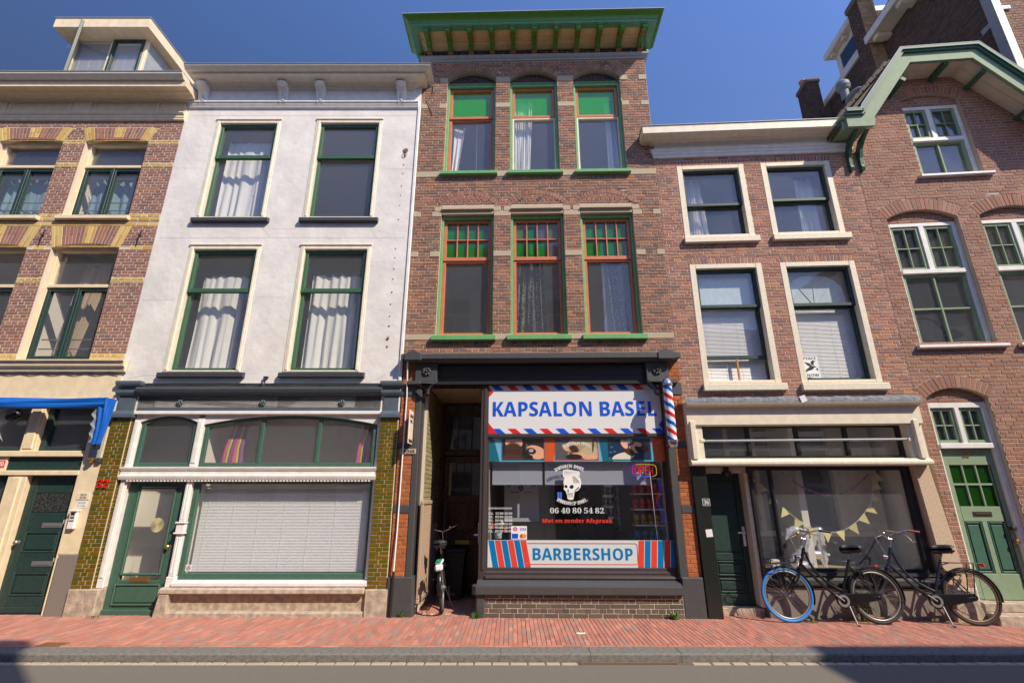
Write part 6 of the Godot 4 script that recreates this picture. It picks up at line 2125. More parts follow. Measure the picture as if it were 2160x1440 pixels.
	for q in [[[-0.10, 0.26], [-0.02, 0.24], [0.02, 0.19], [0.06, 0.19], [0.09, 0.165], [0.05, 0.165], [0.02, 0.13], [-0.04, 0.11], [-0.10, 0.12], [-0.05, 0.155], [-0.02, 0.18], [-0.06, 0.21]], [[0.02, 0.20], [0.0, 0.25], [0.04, 0.285], [0.09, 0.27], [0.055, 0.25], [0.05, 0.205]], [[0.07, 0.13], [0.11, 0.10], [0.10, 0.14], [0.12, 0.16], [0.085, 0.15]], [[-0.10, 0.12], [-0.09, 0.085], [-0.05, 0.10]]]:
		var pp := PackedVector2Array()
		for v in q: pp.append(Vector2(v[0], v[1]))
		b.prism(pp, 0.001, 0.003)
	part(s, "print", b, M.ink)
	# shop front
	b = MB.new()
	b.box(0.02, 3.55, 2.70, 3.05, -0.28, 0.14, 0.004)
	part(t, "fascia_board", b, M.cream_pale)
	b = MB.new()
	b.sweep([Vector2(0.02, 0.10), Vector2(3.55, 0.10)], [Vector2(0.0, 2.955), Vector2(0.03, 2.96), Vector2(0.06, 2.985), Vector2(0.14, 3.0), Vector2(0.15, 3.02), Vector2(0.0, 3.05)])
	part(t, "shop_cornice", b, M.cream_worn)
	b = MB.new()   # dented lead sheet
	var nx := 90
	var L := func(i: int, j: int) -> Vector3:
		var q: Array = [[0.0, 3.13], [0.06, 3.135], [0.13, 3.11], [0.165, 3.09], [0.17, 3.05], [0.165, 3.015]][j]
		var x := 0.01 + 3.54 * i / nx
		var w := 0.004 * sin(x * 13 + j) + 0.003 * sin(x * 37 + j * 2) + 0.0015 * sin(x * 93)
		return Vector3(x, q[1] + w + (0.007 * sin(x * 29) if j == 5 else 0.0), q[0] + 0.05 + w * 0.8)
	for i in nx:
		for j in 5:
			b.quad(L.call(i, j + 1), L.call(i + 1, j + 1), L.call(i + 1, j), L.call(i, j))
	part(t, "lead_flashing", b, M.lead)
	b = MB.new()
	b.xf = Transform3D(Basis(Vector3(0, 0, 1), 0.3), Vector3(1.80, 3.08, 0.232))
	b.box(-0.05, 0.04, -0.05, 0.05, 0, 0.004)
	part(t, "flashing_patch", b, M.plastic_white)
	b = MB.new()
	for x in [[0.02, 0.25], [3.32, 3.54]]:
		b.box(x[0], x[1], 2.18, 2.70, -0.28, 0.10, 0.004)
		var m: float = 0.10 if x[0] < 1 else 3.43
		b.box(m - 0.045, m + 0.035, 2.18, 2.76, 0.09, 0.165, 0.008)
	b.box(0.25, 3.32, 2.17, 2.20, -0.28, 0.03)
	b.sweep([Vector2(0.02, 0.06), Vector2(3.54, 0.06)], [Vector2(-0.1, 2.085), Vector2(0.10, 2.09), Vector2(0.11, 2.11), Vector2(0.11, 2.14), Vector2(0.08, 2.165), Vector2(0.06, 2.185), Vector2(-0.1, 2.19)])
	b.box(0.24, 0.36, 1.98, 2.085, -0.3, -0.16, 0.003)
	part(t, "cream_joinery", b, M.cream_worn)
	b = MB.new()
	b.box(0.25, 0.93, 1.99, 2.085, -0.3, -0.15, 0.004)
	b.box(0.875, 0.935, 0.12, 1.99, -0.34, -0.12, 0.006)
	part(t, "door_frame", b, M.cream_worn)
	b = MB.new()
	b.frame(0.25, 3.32, 2.20, 2.70, [0.03, 0.05, 0.04, 0.03], -0.12, -0.05, 0.004)
	for x in [1.0, 1.745, 2.49]: b.box(x - 0.025, x + 0.025, 2.24, 2.67, -0.12, -0.045, 0.005)
	var st := part(t, "transom_window", b, M.iron)
	for k in 4:
		pane(st, [0.28, 1.025, 1.77, 2.515][k], [0.975, 1.72, 2.465, 3.27][k], 2.24, 2.67, -0.09, M.glass)
	b = MB.new(); b.tube([Vector3(0.23, 2.46, 0.08), Vector3(3.34, 2.47, 0.08)], 0.018, 8)
	part(st, "guard_rail", b, M.zinc)
	b = MB.new(); b.box(0.2, 0.27, 2.44, 2.49, 0.0, 0.11, 0.005); b.box(3.30, 3.36, 2.44, 2.49, 0.0, 0.11, 0.005)
	part(st, "rail_bracket", b, M.cream_worn)
	b = MB.new()
	b.prism(PackedVector2Array([Vector2(0.055, -0.05), Vector2(0.265, -0.05), Vector2(0.25, 2.085), Vector2(0.03, 2.085)]), -0.4, 0.055, 0.006)
	b.box(0.05, 0.262, 0.255, 0.262, 0.05, 0.0565)
	part(t, "granite_pier", b, M.black_granite)
	b = MB.new()
	b.prism(PackedVector2Array([Vector2(3.40, 0.26), Vector2(3.70, 0.26), Vector2(3.56, 2.085), Vector2(3.33, 2.085)]), -0.25, 0.03, 0.012)
	part(t, "stone_pier", b, M.sandstone)
	b = MB.new()
	b.prism(PackedVector2Array([Vector2(3.38, -0.05), Vector2(3.82, -0.05), Vector2(3.72, 0.40), Vector2(3.44, 0.40), Vector2(3.42, 0.258)]), -0.25, 0.06, 0.012)
	part(t, "pier_base", b, M.plinth)
	# door of 36, set back
	b = MB.new()
	b.frame(0.265, 0.876, 0.10, 1.985, [0.09, 0.09, 0.16, 0.10], -0.38, -0.32, 0.006)
	b.box(0.355, 0.786, 0.26, 1.885, -0.37, -0.34)
	b.box(0.355, 0.786, 0.72, 0.82, -0.34, -0.321, 0.004)
	var d := part(t, "door", b, M.green_dark)
	raised_panel(d, 0.36, 0.78, 0.27, 0.47, -0.34, M.green_dark)
	raised_panel(d, 0.36, 0.78, 0.50, 0.71, -0.34, M.green_dark)
	b = MB.new(); b.box(0.37, 0.77, 0.84, 1.87, -0.34, -0.33, 0.006)
	part(d, "door_panel", b, M.green_dark)
	b = MB.new(); b.box(0.81, 0.85, 0.92, 1.20, -0.32, -0.305, 0.006); b.box(0.73, 0.84, 1.10, 1.125, -0.29, -0.27, 0.008); b.box(0.82, 0.845, 1.10, 1.125, -0.305, -0.27)
	part(d, "door_handle", b, M.plastic_white)
	b = MB.new(); b.box(0.26, 0.93, -0.05, 0.10, -0.6, -0.16, 0.006)
	part(t, "doorstep", b, M.plinth)
	s = thing("porch_lamp", "round dark lamp under the lintel over the dark door of number 36", "lamp", at(HS, 0.62, 1.99, -0.12))
	b = MB.new(); b.lathe([Vector2(0.0, -0.07), Vector2(0.04, -0.06), Vector2(0.07, 0.0), Vector2(0.075, 0.02), Vector2(0.0, 0.03)], 14)
	part(s, "shade", b, M.iron)
	b = MB.new(); b.box(-0.03, 0.03, 0.02, 0.10, -0.03, 0.03)
	part(s, "stem", b, M.iron)
	s = thing("house_number", "small framed white number 36 on the black granite pier", "house number", at(HS, 0.20, 1.56, 0.056))
	b = MB.new(); b.frame(-0.055, 0.055, -0.05, 0.05, [0.005, 0.005, 0.005, 0.005], 0, 0.002, 0); letters(b, "36", font(true, true), 0, 0, 0.075, 0.06, 0, 0.002)
	part(s, "digits", b, M.letter_white)
	b = MB.new(); b.xf = Transform3D(Basis(Vector3(0, 0, 1), 0.08), Vector3.ZERO); b.box(-0.05, 0.045, -0.055, 0.05, 0, 0.001)
	solo("paper_note", "white paper sticker on the black granite pier below the number 36", "sticker", b, M.paper, at(HS, 0.195, 1.13, 0.0565))
	# big window
	b = MB.new()
	b.frame(0.935, 3.34, 0.60, 2.085, [0.05, 0.10, 0.05, 0.06], -0.16, -0.07, 0.006)
	b.box(1.245, 1.28, 0.65, 2.025, -0.16, -0.065, 0.005)
	var bw := part(t, "shop_window", b, M.iron)
	pane(bw, 0.985, 1.245, 0.65, 2.025, -0.12, M.glass)
	pane(bw, 1.28, 3.24, 0.65, 2.025, -0.12, M.glass)
	b = MB.new()
	along_x(b, PackedVector2Array([Vector2(-0.16, 0.40), Vector2(0.0, 0.42), Vector2(0.01, 0.44), Vector2(-0.005, 0.50), Vector2(-0.02, 0.54), Vector2(0.0, 0.56), Vector2(-0.01, 0.60), Vector2(-0.16, 0.605)]), 0.935, 3.40, 0.003)
	part(bw, "sill", b, M.iron)
	b = MB.new(); b.box(0.94, 3.42, -0.05, 0.40, -0.28, -0.035, 0.004)
	part(t, "plinth", b, M.granite)
	# window display
	b = MB.new(); b.box(0.95, 3.36, 0.52, 0.60, -0.95, -0.165)
	part(t, "display_floor", b, M.boards)
	b = MB.new(); b.box(0.95, 3.40, 0.60, 1.02, -1.05, -0.95)
	part(t, "display_back", b, mat(lin(0.27, 0.20, 0.13), 0.7, noise_tex(0.01, 0.6, 1.0, 4, 91), 1.0))
	b = MB.new()
	b.box(0.95, 3.40, 1.02, 1.10, -1.05, -0.90, 0.005)
	for x in [0.97, 1.42, 2.05, 2.72]: b.box(x - 0.04, x + 0.04, 1.10, 2.9, -1.05, -0.93, 0.004)
	b.box(2.76, 3.40, 1.10, 2.9, -1.05, -0.95)
	b.box(0.95, 2.76, 2.40, 2.48, -1.05, -0.94)
	part(t, "inner_window", b, M.cream_pale)
	b = MB.new(); b.box(0.95, 3.4, 1.1, 2.9, -1.06, -1.055)
	part(t, "inner_panes", b, M.glass_grey)
	bunting()
	balloons()
	s = thing("light_tube", "white fluorescent tube light behind the transom of number 36", "light tube", at(HS, 1.9, 2.62, -0.7))
	b = MB.new(); b.tube([Vector3(-0.6, 0, 0), Vector3(0.6, 0, 0)], 0.016, 8)
	part(s, "tube", b, M.plastic_white)
	b = MB.new(); b.box(-0.62, 0.62, 0.02, 0.07, -0.03, 0.03, 0.004)
	part(s, "fitting", b, M.plastic_white)
	b = MB.new(); b.box(-0.06, 0.06, 0, 0.14, -0.05, 0.05, 0.01)
	solo("white_box", "small white box standing at the left end of the bunting window display", "box", b, M.plastic_white, at(HS, 1.22, 0.60, -0.30))

func bunting() -> void:
	var pts := [[0.96, 1.97], [1.13, 1.87], [1.30, 1.70], [1.42, 1.52], [1.58, 1.36], [1.76, 1.22], [1.95, 1.14], [2.15, 1.12], [2.34, 1.17], [2.52, 1.28], [2.67, 1.42], [2.78, 1.55], [2.84, 1.72], [2.88, 1.87], [2.94, 2.0]]
	var s := thing("pennant_bunting", "pale yellow pennant bunting hung in a deep loop in the window of number 36", "bunting", at(HS, 2.0, 1.1, -0.26), "garlands in the window of number 36")
	var line := []
	for q in pts: line.append(Vector3(q[0] - 2.0, q[1] - 1.1, 0.0))
	var b := MB.new()
	b.tube(line, 0.004, 5)
	part(s, "string", b, M.paper)
	for i in range(0, line.size() - 1):
		var a: Vector3 = line[i].lerp(line[i + 1], 0.18); var e: Vector3 = line[i].lerp(line[i + 1], 0.82)
		var dir := (e - a).normalized()
		var m := (a + e) / 2
		b = MB.new()
		b.xf = Transform3D(Basis(Vector3.UP, rnd(-0.25, 0.25)), m)
		var A := -dir * 0.075; var E := dir * 0.075; var T := Vector3(dir.y, -dir.x, 0) * 0.15
		b.tri(A + Vector3(0, 0, 0.0015), T + Vector3(0, 0, 0.0015), E + Vector3(0, 0, 0.0015))
		b.tri(A - Vector3(0, 0, 0.0015), E - Vector3(0, 0, 0.0015), T - Vector3(0, 0, 0.0015))
		part(s, "pennant", b, M.pennant)
	s = thing("bead_garland", "garland of small coloured discs above the yellow bunting in number 36", "garland", at(HS, 2.1, 1.65, -0.26), "garlands in the window of number 36")
	var cols := [lin(0.55, 0.03, 0.15), lin(0.05, 0.35, 0.12), lin(0.02, 0.15, 0.55), lin(0.6, 0.42, 0.02), lin(0.4, 0.06, 0.4), lin(0.6, 0.2, 0.3), lin(0.3, 0.5, 0.3)]
	var mats := []
	for c in cols: mats.append(mat(c, 0.4))
	line = []
	for k in 41:
		var u := k / 40.0
		line.append(Vector3(lerpf(-0.60, 0.72, u), 0.02 + 0.34 * pow(absf(u * 2 - 1.05), 2.0), 0))
	b = MB.new(); b.tube(line, 0.002, 4)
	part(s, "string", b, M.paper)
	for k in 41:
		b = MB.new()
		b.lathe([Vector2(0, -0.002), Vector2(0.017, -0.002), Vector2(0.017, 0.002), Vector2(0, 0.002)], 10, line[k] + Vector3(0, -0.01, 0), Basis.from_euler(Vector3(PI / 2 + rnd(-0.5, 0.5), rnd(-0.6, 0.6), 0)))
		part(s, "disc", b, mats[rng.randi_range(0, 6)])

func balloons() -> void:
	var foil := StandardMaterial3D.new()
	foil.albedo_color = Color(0.88, 0.90, 0.92); foil.roughness = 0.16; foil.metallic = 0.4
	var two := [Vector3(-0.20, 0.42, 0), Vector3(-0.14, 0.52, 0), Vector3(-0.03, 0.56, 0), Vector3(0.07, 0.50, 0), Vector3(0.09, 0.40, 0), Vector3(0.05, 0.30, 0), Vector3(-0.04, 0.21, 0), Vector3(-0.13, 0.13, 0), Vector3(-0.12, 0.06, 0), Vector3(0.0, 0.055, 0), Vector3(0.10, 0.06, 0), Vector3(0.17, 0.10, 0)]
	var four := [Vector3(0.06, 0.0, 0), Vector3(0.05, 0.2, 0), Vector3(0.05, 0.4, 0), Vector3(0.06, 0.55, 0), Vector3(-0.02, 0.50, 0), Vector3(-0.10, 0.34, 0), Vector3(-0.15, 0.22, 0), Vector3(-0.05, 0.19, 0), Vector3(0.15, 0.19, 0)]
	var k := 0
	for shape in [two, four]:
		var s := thing("foil_balloon", ["silver confetti filled balloon shaped like a 2 beside the bicycle handlebar", "clear silver balloon with a pointed top behind the black saddle in number 36"][k], "balloon", at(HS, [1.64, 1.98][k], 0.60, -0.30 - 0.16 * k), "balloons in the window of number 36")
		var c := Curve3D.new()
		for i in shape.size():
			var tg: Vector3 = (shape[mini(i + 1, shape.size() - 1)] - shape[maxi(i - 1, 0)]) * 0.17
			c.add_point(shape[i], -tg, tg)
		var pts := []; var rad := []
		var len := c.get_baked_length()
		for i in 40:
			var u := i / 39.0
			pts.append(c.sample_baked(len * u))
			rad.append((0.062 + 0.008 * sin(i * 2.1)) * (0.25 + 0.75 * minf(1.0, minf(u, 1 - u) * 9.0)))
		var b := MB.new(); b.tube(pts, rad, 12)
		part(s, "foil", b, foil)
		if k == 0:
			var cl := [lin(0.6, 0.05, 0.2), lin(0.05, 0.2, 0.6), lin(0.6, 0.5, 0.05), lin(0.1, 0.5, 0.3)]
			for q in 4:
				b = MB.new()
				for j in 26:
					var i := rng.randi_range(6, 38)
					var p: Vector3 = pts[i] + Vector3(rnd(-0.045, 0.045), rnd(-0.04, 0.04), 0)
					b.xf = Transform3D(Basis.from_euler(Vector3(rnd(-0.5, 0.5), rnd(-0.5, 0.5), rnd(0, 3))), p + Vector3(0, 0, 0.056))
					b.box(-0.008, 0.008, -0.006, 0.006, 0.0, 0.002)
				part(s, "confetti", b, mat(cl[q], 0.4))
		k += 1

# ------------------------------------------------------------------ number 38, the gabled house
func gable_house() -> void:
	var t := thing("gabled_house", "red brick house with green bargeboard gable and green panelled door at the right", "house", HE)
	var X1 := 3.28
	var b := MB.new()
	var low := [[0.28, 1.44, 3.98, 6.25], [1.80, 2.96, 3.98, 6.25]]
	var up := [1.08, 2.12, 7.17, 8.75]
	var dr := [0.15, 1.06, 0.0, 3.05]
	var holes := [[0.28, 1.44, 3.98, 6.47], [1.80, 2.96, 3.98, 6.47], [1.08, 2.12, 7.17, 8.98], [0.15, 1.06, -0.1, 3.27]]
	b.wall(0.0, X1, -0.05, 8.0, [holes[0], holes[1], [1.08, 2.12, 7.17, 8.1], holes[3]], -0.004, -0.28)
	# gable above 8 m: polygons left and right of the window and over it
	var roofline := func(y: float) -> float: return clampf(0.0 + (y - 8.05) * 0.80, 0.0, 1.2)
	b.prism(PackedVector2Array([Vector2(0.0, 8.0), Vector2(1.08, 8.0), Vector2(1.08, 9.45), Vector2(1.05, 9.45), Vector2(0.0, 8.08)]), -0.28, -0.004, 0, true)
	b.prism(PackedVector2Array([Vector2(2.12, 8.0), Vector2(X1, 8.0), Vector2(X1, 8.08), Vector2(2.22, 9.45), Vector2(2.12, 9.45)]), -0.28, -0.004, 0, true)
	b.prism(PackedVector2Array([Vector2(1.08, 8.98), Vector2(2.12, 8.98), Vector2(2.12, 9.45), Vector2(1.08, 9.45)]), -0.28, -0.004, 0, true)
	var pal := [Color(0.275, 0.125, 0.083), Color(0.25, 0.11, 0.075), Color(0.30, 0.14, 0.09), Color(0.23, 0.105, 0.075), Color(0.26, 0.118, 0.078), Color(0.29, 0.12, 0.075)]
	pal = tint(pal, 1.52, 1.65, 1.65)
	var out := []
	var excl := []
	var arches := []
	for h in [[0.28, 1.44, 6.31, 6.47, 0.225], [1.80, 2.96, 6.31, 6.47, 0.225], [1.08, 2.12, 8.85, 8.99, 0.165], [0.15, 1.06, 3.11, 3.27, 0.20]]:
		var hw: float = (h[1] - h[0]) / 2; var cx: float = (h[0] + h[1]) / 2; var rise: float = h[3] - h[2]
		var r: float = (hw * hw + rise * rise) / (2 * rise)
		var al := asin(hw / r)
		var p := arc(cx, h[3] - r, r, -al, al)
		p.append(Vector2(h[1], h[2] - 2.3)); p.append(Vector2(h[0], h[2] - 2.3))
		if h[3] < 4: p = arc(cx, h[3] - r, r, -al, al); p.append(Vector2(h[1], -0.1)); p.append(Vector2(h[0], -0.1))
		if h[3] > 8: p = arc(cx, h[3] - r, r, -al, al); p.append(Vector2(h[1], 7.17)); p.append(Vector2(h[0], 7.17))
		excl.append(p)
		excl.append(ring_poly(cx, h[3] - r, r - 0.002, r + h[4] + 0.008, al))
		voussoirs(out, cx, h[3] - r, r + 0.001, r + h[4], al, int(hw * 2 / 0.058), pal, 0.010)
		arches.append([cx, hw, r, al, h])
		for s in [-1, 1]:
			var q := arc(cx, h[3] - r, r, 0.0, al * s, 8)
			q.append(Vector2(cx + hw * s, h[3]))
			b.prism(q, -0.14, -0.004)
	var wall := part(t, "wall", b, M.mortar)
	excl.append(PackedVector2Array([Vector2(-0.5, 8.08), Vector2(0.0, 8.08), Vector2(1.05, 9.45), Vector2(1.05, 9.9), Vector2(-0.5, 9.9)]))
	excl.append(PackedVector2Array([Vector2(X1 + 0.5, 8.08), Vector2(X1, 8.08), Vector2(2.22, 9.45), Vector2(2.22, 9.9), Vector2(X1 + 0.5, 9.9)]))
	excl.append(rect_poly(-0.5, 0.14, -0.1, 0.40))
	lay(out, 0.004, X1 - 0.004, 0.0, 9.44, 0.062, excl, pal, "cross", 0.215, 0.0105)
	emit(wall, out, M.brick, Transform3D(), HE)
	# brick filling between arch and frame
	for a in arches:
		b = MB.new()
		out = []
		var h: Array = a[4]
		var keep := arc(a[0], h[3] - a[2], a[2], -a[3], a[3])
		var y0: float = {6.47: 6.25, 8.99: 8.75, 3.27: 3.05}[h[3]]
		keep.append(Vector2(h[1], y0)); keep.append(Vector2(h[0], y0))
		var tmp := []
		lay(tmp, h[0], h[1], y0 + 0.005, h[3], 0.062, [], pal, "cross", 0.215, 0.0105, keep)
		out.append_array(tmp)
		b.box(h[0] - 0.01, h[1] + 0.01, y0, h[3] + 0.02, -0.24, -0.085)
		var fl := part(t, "arch_filling", b, M.mortar)
		emit(fl, out, M.brick, Transform3D(Basis(), Vector3(0, 0, -0.08)), HE)
	# windows
	for w in [low[0], low[1], up]:
		var small: bool = w == up
		var tr: float = 7.985 if small else 5.305
		b = MB.new()
		var mx: float = (w[0] + w[1]) / 2 + (-0.02 if small else 0.0)
		b.frame(w[0], w[1], w[2], w[3], [0.07, 0.07, 0.02, 0.07], -0.20, -0.08, 0.006)
		b.box(w[0] + 0.07, w[1] - 0.07, tr - 0.04, tr + 0.04, -0.20, -0.06, 0.008)
		b.box(mx - 0.045, mx + 0.045, tr + 0.04, w[3] - 0.07, -0.20, -0.079, 0.006)
		var win := part(t, "window", b, M.white)
		sash(win, w[0] + 0.071, mx - 0.046, tr + 0.041, w[3] - 0.071, [0.045, 0.045, 0.05, 0.045], -0.17, -0.10, M.green_pale, M.glass, 2, 2, 0.02)
		sash(win, mx + 0.046, w[1] - 0.071, tr + 0.041, w[3] - 0.071, [0.045, 0.045, 0.05, 0.045], -0.17, -0.10, M.green_pale, M.glass, 2, 2, 0.02)
		sash(win, w[0] + 0.071, w[1] - 0.071, w[2] + 0.02, tr - 0.041, [0.055, 0.055, 0.05, 0.04], -0.18, -0.11, M.green_pale, M.glass, 2, 1 if small else 2, 0.03)
		sill(win, w[0] - 0.07, w[1] + 0.12, w[2] - 0.075, w[2], -0.15, 0.075, M.white)
	interior(t, 0.0, X1, [-0.1, 3.4, 6.75], -0.28, -4.2, M.room)
	interior(t, 0.95, 2.3, [6.75, 9.2], -0.28, -4.2, M.room)
	var s := thing("round_mirror", "round dark framed mirror seen in the lower window of number 38", "mirror", at(HE, 0.98, 4.05, -0.75))
	b = MB.new()
	var ring := []
	for k in 24: ring.append(Vector3(0.30 * cos(TAU * k / 24), 0.34 + 0.30 * sin(TAU * k / 24), 0))
	b.tube(ring, 0.03, 8, true)
	part(s, "frame", b, M.iron)
	b = MB.new(); b.lathe([Vector2(0, 0), Vector2(0.28, 0), Vector2(0.28, 0.01), Vector2(0, 0.01)], 24, Vector3(0, 0.34, 0), Basis(Vector3.RIGHT, PI / 2))
	part(s, "glass", b, mat(lin(0.5, 0.5, 0.46), 0.15, null, 1, null, 0, 0.8))
	s = thing("desk_lamp", "dark cone shaped lamp in front of the round mirror in number 38", "lamp", at(HE, 1.18, 4.0, -0.45))
	b = MB.new(); b.lathe([Vector2(0.14, 0.24), Vector2(0.145, 0.25), Vector2(0.05, 0.36), Vector2(0.0, 0.37)], 16)
	part(s, "shade", b, M.iron)
	b = MB.new(); b.tube([Vector3(0, 0.36, 0), Vector3(-0.1, 0.45, -0.05), Vector3(-0.05, 0.0, -0.05)], 0.012, 6); b.lathe([Vector2(0, 0), Vector2(0.09, 0), Vector2(0.09, 0.02), Vector2(0, 0.03)], 14, Vector3(-0.05, 0, -0.05))
	part(s, "stand", b, M.iron)
	# door
	b = MB.new()
	b.frame(dr[0], dr[1], 0.24, 3.05, [0.075, 0.075, 0.0, 0.085], -0.22, -0.08, 0.006)
	b.box(0.225, 0.985, 2.34, 2.42, -0.22, -0.06, 0.008)
	b.box(0.575, 0.645, 2.42, 2.965, -0.22, -0.079, 0.006)
	var df := part(t, "door_frame", b, M.white)
	sash(df, 0.226, 0.574, 2.421, 2.964, [0.045, 0.045, 0.05, 0.045], -0.18, -0.11, M.green_pale, M.glass, 2, 2, 0.02)
	sash(df, 0.646, 0.984, 2.421, 2.964, [0.045, 0.045, 0.05, 0.045], -0.18, -0.11, M.green_pale, M.glass, 2, 2, 0.02)
	b = MB.new()
	b.frame(0.228, 0.982, 0.25, 2.335, [0.10, 0.09, 0.34, 0.19], -0.20, -0.14, 0.006)
	b.box(0.328, 0.892, 1.29, 1.50, -0.20, -0.14, 0.004)
	b.box(0.575, 0.645, 0.59, 1.29, -0.20, -0.14, 0.004)
	for x in [0.51, 0.70]: b.box(x - 0.012, x + 0.012, 1.50, 2.145, -0.19, -0.145, 0.003)
	b.box(0.328, 0.892, 1.80, 1.83, -0.19, -0.146, 0.003)
	b.box(0.228, 0.982, 2.10, 2.33, -0.142, -0.138, 0.002)
	var d := part(t, "door", b, M.green_pale)
	for x in [[0.33, 0.572], [0.648, 0.89]]:
		raised_panel(d, x[0], x[1], 0.595, 1.285, -0.165, M.green_panel)
	for i in 3:
		for j in 2:
			pane(d, [0.33, 0.522, 0.712][i], [0.498, 0.688, 0.89][i], [1.505, 1.83][j], [1.80, 2.14][j], -0.17, M.glass_door)
	letter_slot(d, 0.61, 1.395, -0.14, 0.26, M.bronze)
	knob(d, 0.945, 1.02, -0.14, M.brass); knob(d, 0.945, 1.2, -0.14, M.bronze, "door_lock")
	b = MB.new(); b.box(0.895, 0.91, 0.3, 2.1, -0.14, -0.135)
	for k in 30: b.ball(Vector3(0.9, 0.35 + k * 0.06, -0.135), Vector3(0.006, 0.006, 0.006), 6, 4)
	part(d, "security_strip", b, M.bronze)
	s = thing("house_number", "brass number 38 on the green panelled door", "house number", at(HE, 0.60, 2.245, -0.138))
	b = MB.new(); letters(b, "38", font(true, true), 0, 0, 0.10, 0.075, 0, 0.008)
	part(s, "digits", b, M.brass)
	b = MB.new()
	b.box(0.16, 1.30, -0.05, 0.13, -0.25, 0.25, 0.012)
	b.box(0.16, 1.15, 0.13, 0.245, -0.25, 0.05, 0.012)
	part(t, "doorstep", b, M.plinth)
	b = MB.new(); b.prism(PackedVector2Array([Vector2(-0.02, -0.05), Vector2(0.14, -0.05), Vector2(0.14, 0.42), Vector2(-0.02, 0.42)]), -0.25, 0.02, 0.008)
	part(t, "pier_base", b, M.plinth)
	b = MB.new()
	b.tube([Vector3(1.42, 1.9, 0.02), Vector3(1.37, 2.0, 0.02), Vector3(1.34, 2.12, 0.03)], 0.008, 6)
	part(t, "bell_wire", b, M.iron)
	# roof and bargeboards
	b = MB.new()
	var rp := [Vector2(-0.46, 8.02), Vector2(1.02, 9.64), Vector2(2.26, 9.64), Vector2(3.74, 8.02)]
	for i in 3:
		var a: Vector2 = rp[i]; var e: Vector2 = rp[i + 1]
		var nn := Vector2(-(e - a).y, (e - a).x).normalized() * 0.06
		if i == 1:
			continue
		b.prism(PackedVector2Array([a, e, e - nn, a - nn]), -4.5, 0.40, 0, true)
	# half hip rising back from the top board
	b.prism(PackedVector2Array([Vector2(1.02, 9.60), Vector2(2.26, 9.60), Vector2(1.64, 10.3)]), -4.5, -0.9, 0, true)
	for q in [[Vector3(1.02, 9.64, 0.45), Vector3(2.26, 9.64, 0.45), Vector3(1.64, 10.3, -0.9)]]:
		b.tri(q[0], q[1], q[2])
	var roof := part(t, "roof", b, M.tile)
	for i in 9:
		for r in 3:
			b = MB.new()
			var u := (i + 0.5) / 9
			var p: Vector2 = rp[0].lerp(rp[1], u)
			b.xf = Transform3D(Basis(Vector3(0, 0, 1), atan2(1.62, 1.48)), Vector3(p.x - 0.03, p.y + 0.03, 0.18 - r * 0.24))
			b.box(-0.10, 0.12, 0.0, 0.03, -0.22, 0.0, 0.008)
			b.tube([Vector3(-0.1, 0.03, -0.11), Vector3(0.12, 0.05, -0.11)], 0.05, 8)
			part(roof, "tile", b, M.tile)
	b = MB.new()   # soffits
	var sp := [Vector2(-0.30, 7.98), Vector2(0.02, 8.02), Vector2(1.06, 9.33), Vector2(2.12, 9.33), Vector2(3.26, 8.02), Vector2(3.6, 7.98)]
	for i in range(1, 4):
		var a: Vector2 = sp[i]; var e: Vector2 = sp[i + 1]
		var nn := Vector2(-(e - a).y, (e - a).x).normalized() * 0.04
		for k in 2:
			b = MB.new()
			b.prism(PackedVector2Array([a, e, e + nn, a + nn]), 0.0 + k * 0.22, 0.215 + k * 0.22, 0, true)
			part(t, "soffit_board", b, M.cream_pale)
	b = MB.new()
	var inner := [Vector2(-0.30, 7.93), Vector2(0.14, 7.92), Vector2(0.17, 8.00), Vector2(0.19, 8.12), Vector2(1.05, 9.28), Vector2(2.13, 9.28), Vector2(2.99, 8.12), Vector2(3.01, 8.00), Vector2(3.04, 7.92), Vector2(3.48, 7.93)]
	var outer := [Vector2(-0.30, 8.16), Vector2(0.0, 8.16), Vector2(0.02, 8.17), Vector2(0.07, 8.28), Vector2(0.96, 9.48), Vector2(2.22, 9.48), Vector2(3.11, 8.28), Vector2(3.16, 8.17), Vector2(3.18, 8.16), Vector2(3.48, 8.16)]
	for i in inner.size() - 1:
		b.prism(PackedVector2Array([inner[i], inner[i + 1], outer[i + 1], outer[i]]), 0.42, 0.48, 0.0, true)
	var bb := part(t, "bargeboard", b, M.green_pale)
	b = MB.new()   # moulding on the outer edge
	for lay_ in [[0.0, 0.05, 0.42, 0.52], [0.05, 0.10, 0.42, 0.55]]:
		var oo := []; var ii := []
		for i in outer.size():
			var d0: Vector2 = (outer[i] - outer[i - 1]).normalized() if i > 0 else (outer[1] - outer[0]).normalized()
			var d1: Vector2 = (outer[i + 1] - outer[i]).normalized() if i < outer.size() - 1 else d0
			var m := (Vector2(-d0.y, d0.x) + Vector2(-d1.y, d1.x)).normalized()
			ii.append(outer[i] + m * lay_[0]); oo.append(outer[i] + m * lay_[1])
		for i in outer.size() - 1:
			if absf(oo[i].x - oo[i + 1].x) < 0.001: continue
			b.prism(PackedVector2Array([ii[i], ii[i + 1], oo[i + 1], oo[i]]), lay_[2], lay_[3], 0.0, true)
	part(bb, "edge_moulding", b, M.green_panel)
	b = MB.new()
	var cap := []
	for i in outer.size():
		var d0: Vector2 = (outer[i] - outer[i - 1]).normalized() if i > 0 else (outer[1] - outer[0]).normalized()
		var d1: Vector2 = (outer[i + 1] - outer[i]).normalized() if i < outer.size() - 1 else d0
		cap.append(outer[i] + (Vector2(-d0.y, d0.x) + Vector2(-d1.y, d1.x)).normalized() * 0.112)
	for i in cap.size() - 1:
		b.tube([Vector3(cap[i].x, cap[i].y, 0.54), Vector3(cap[i + 1].x, cap[i + 1].y, 0.54)], 0.013, 6)
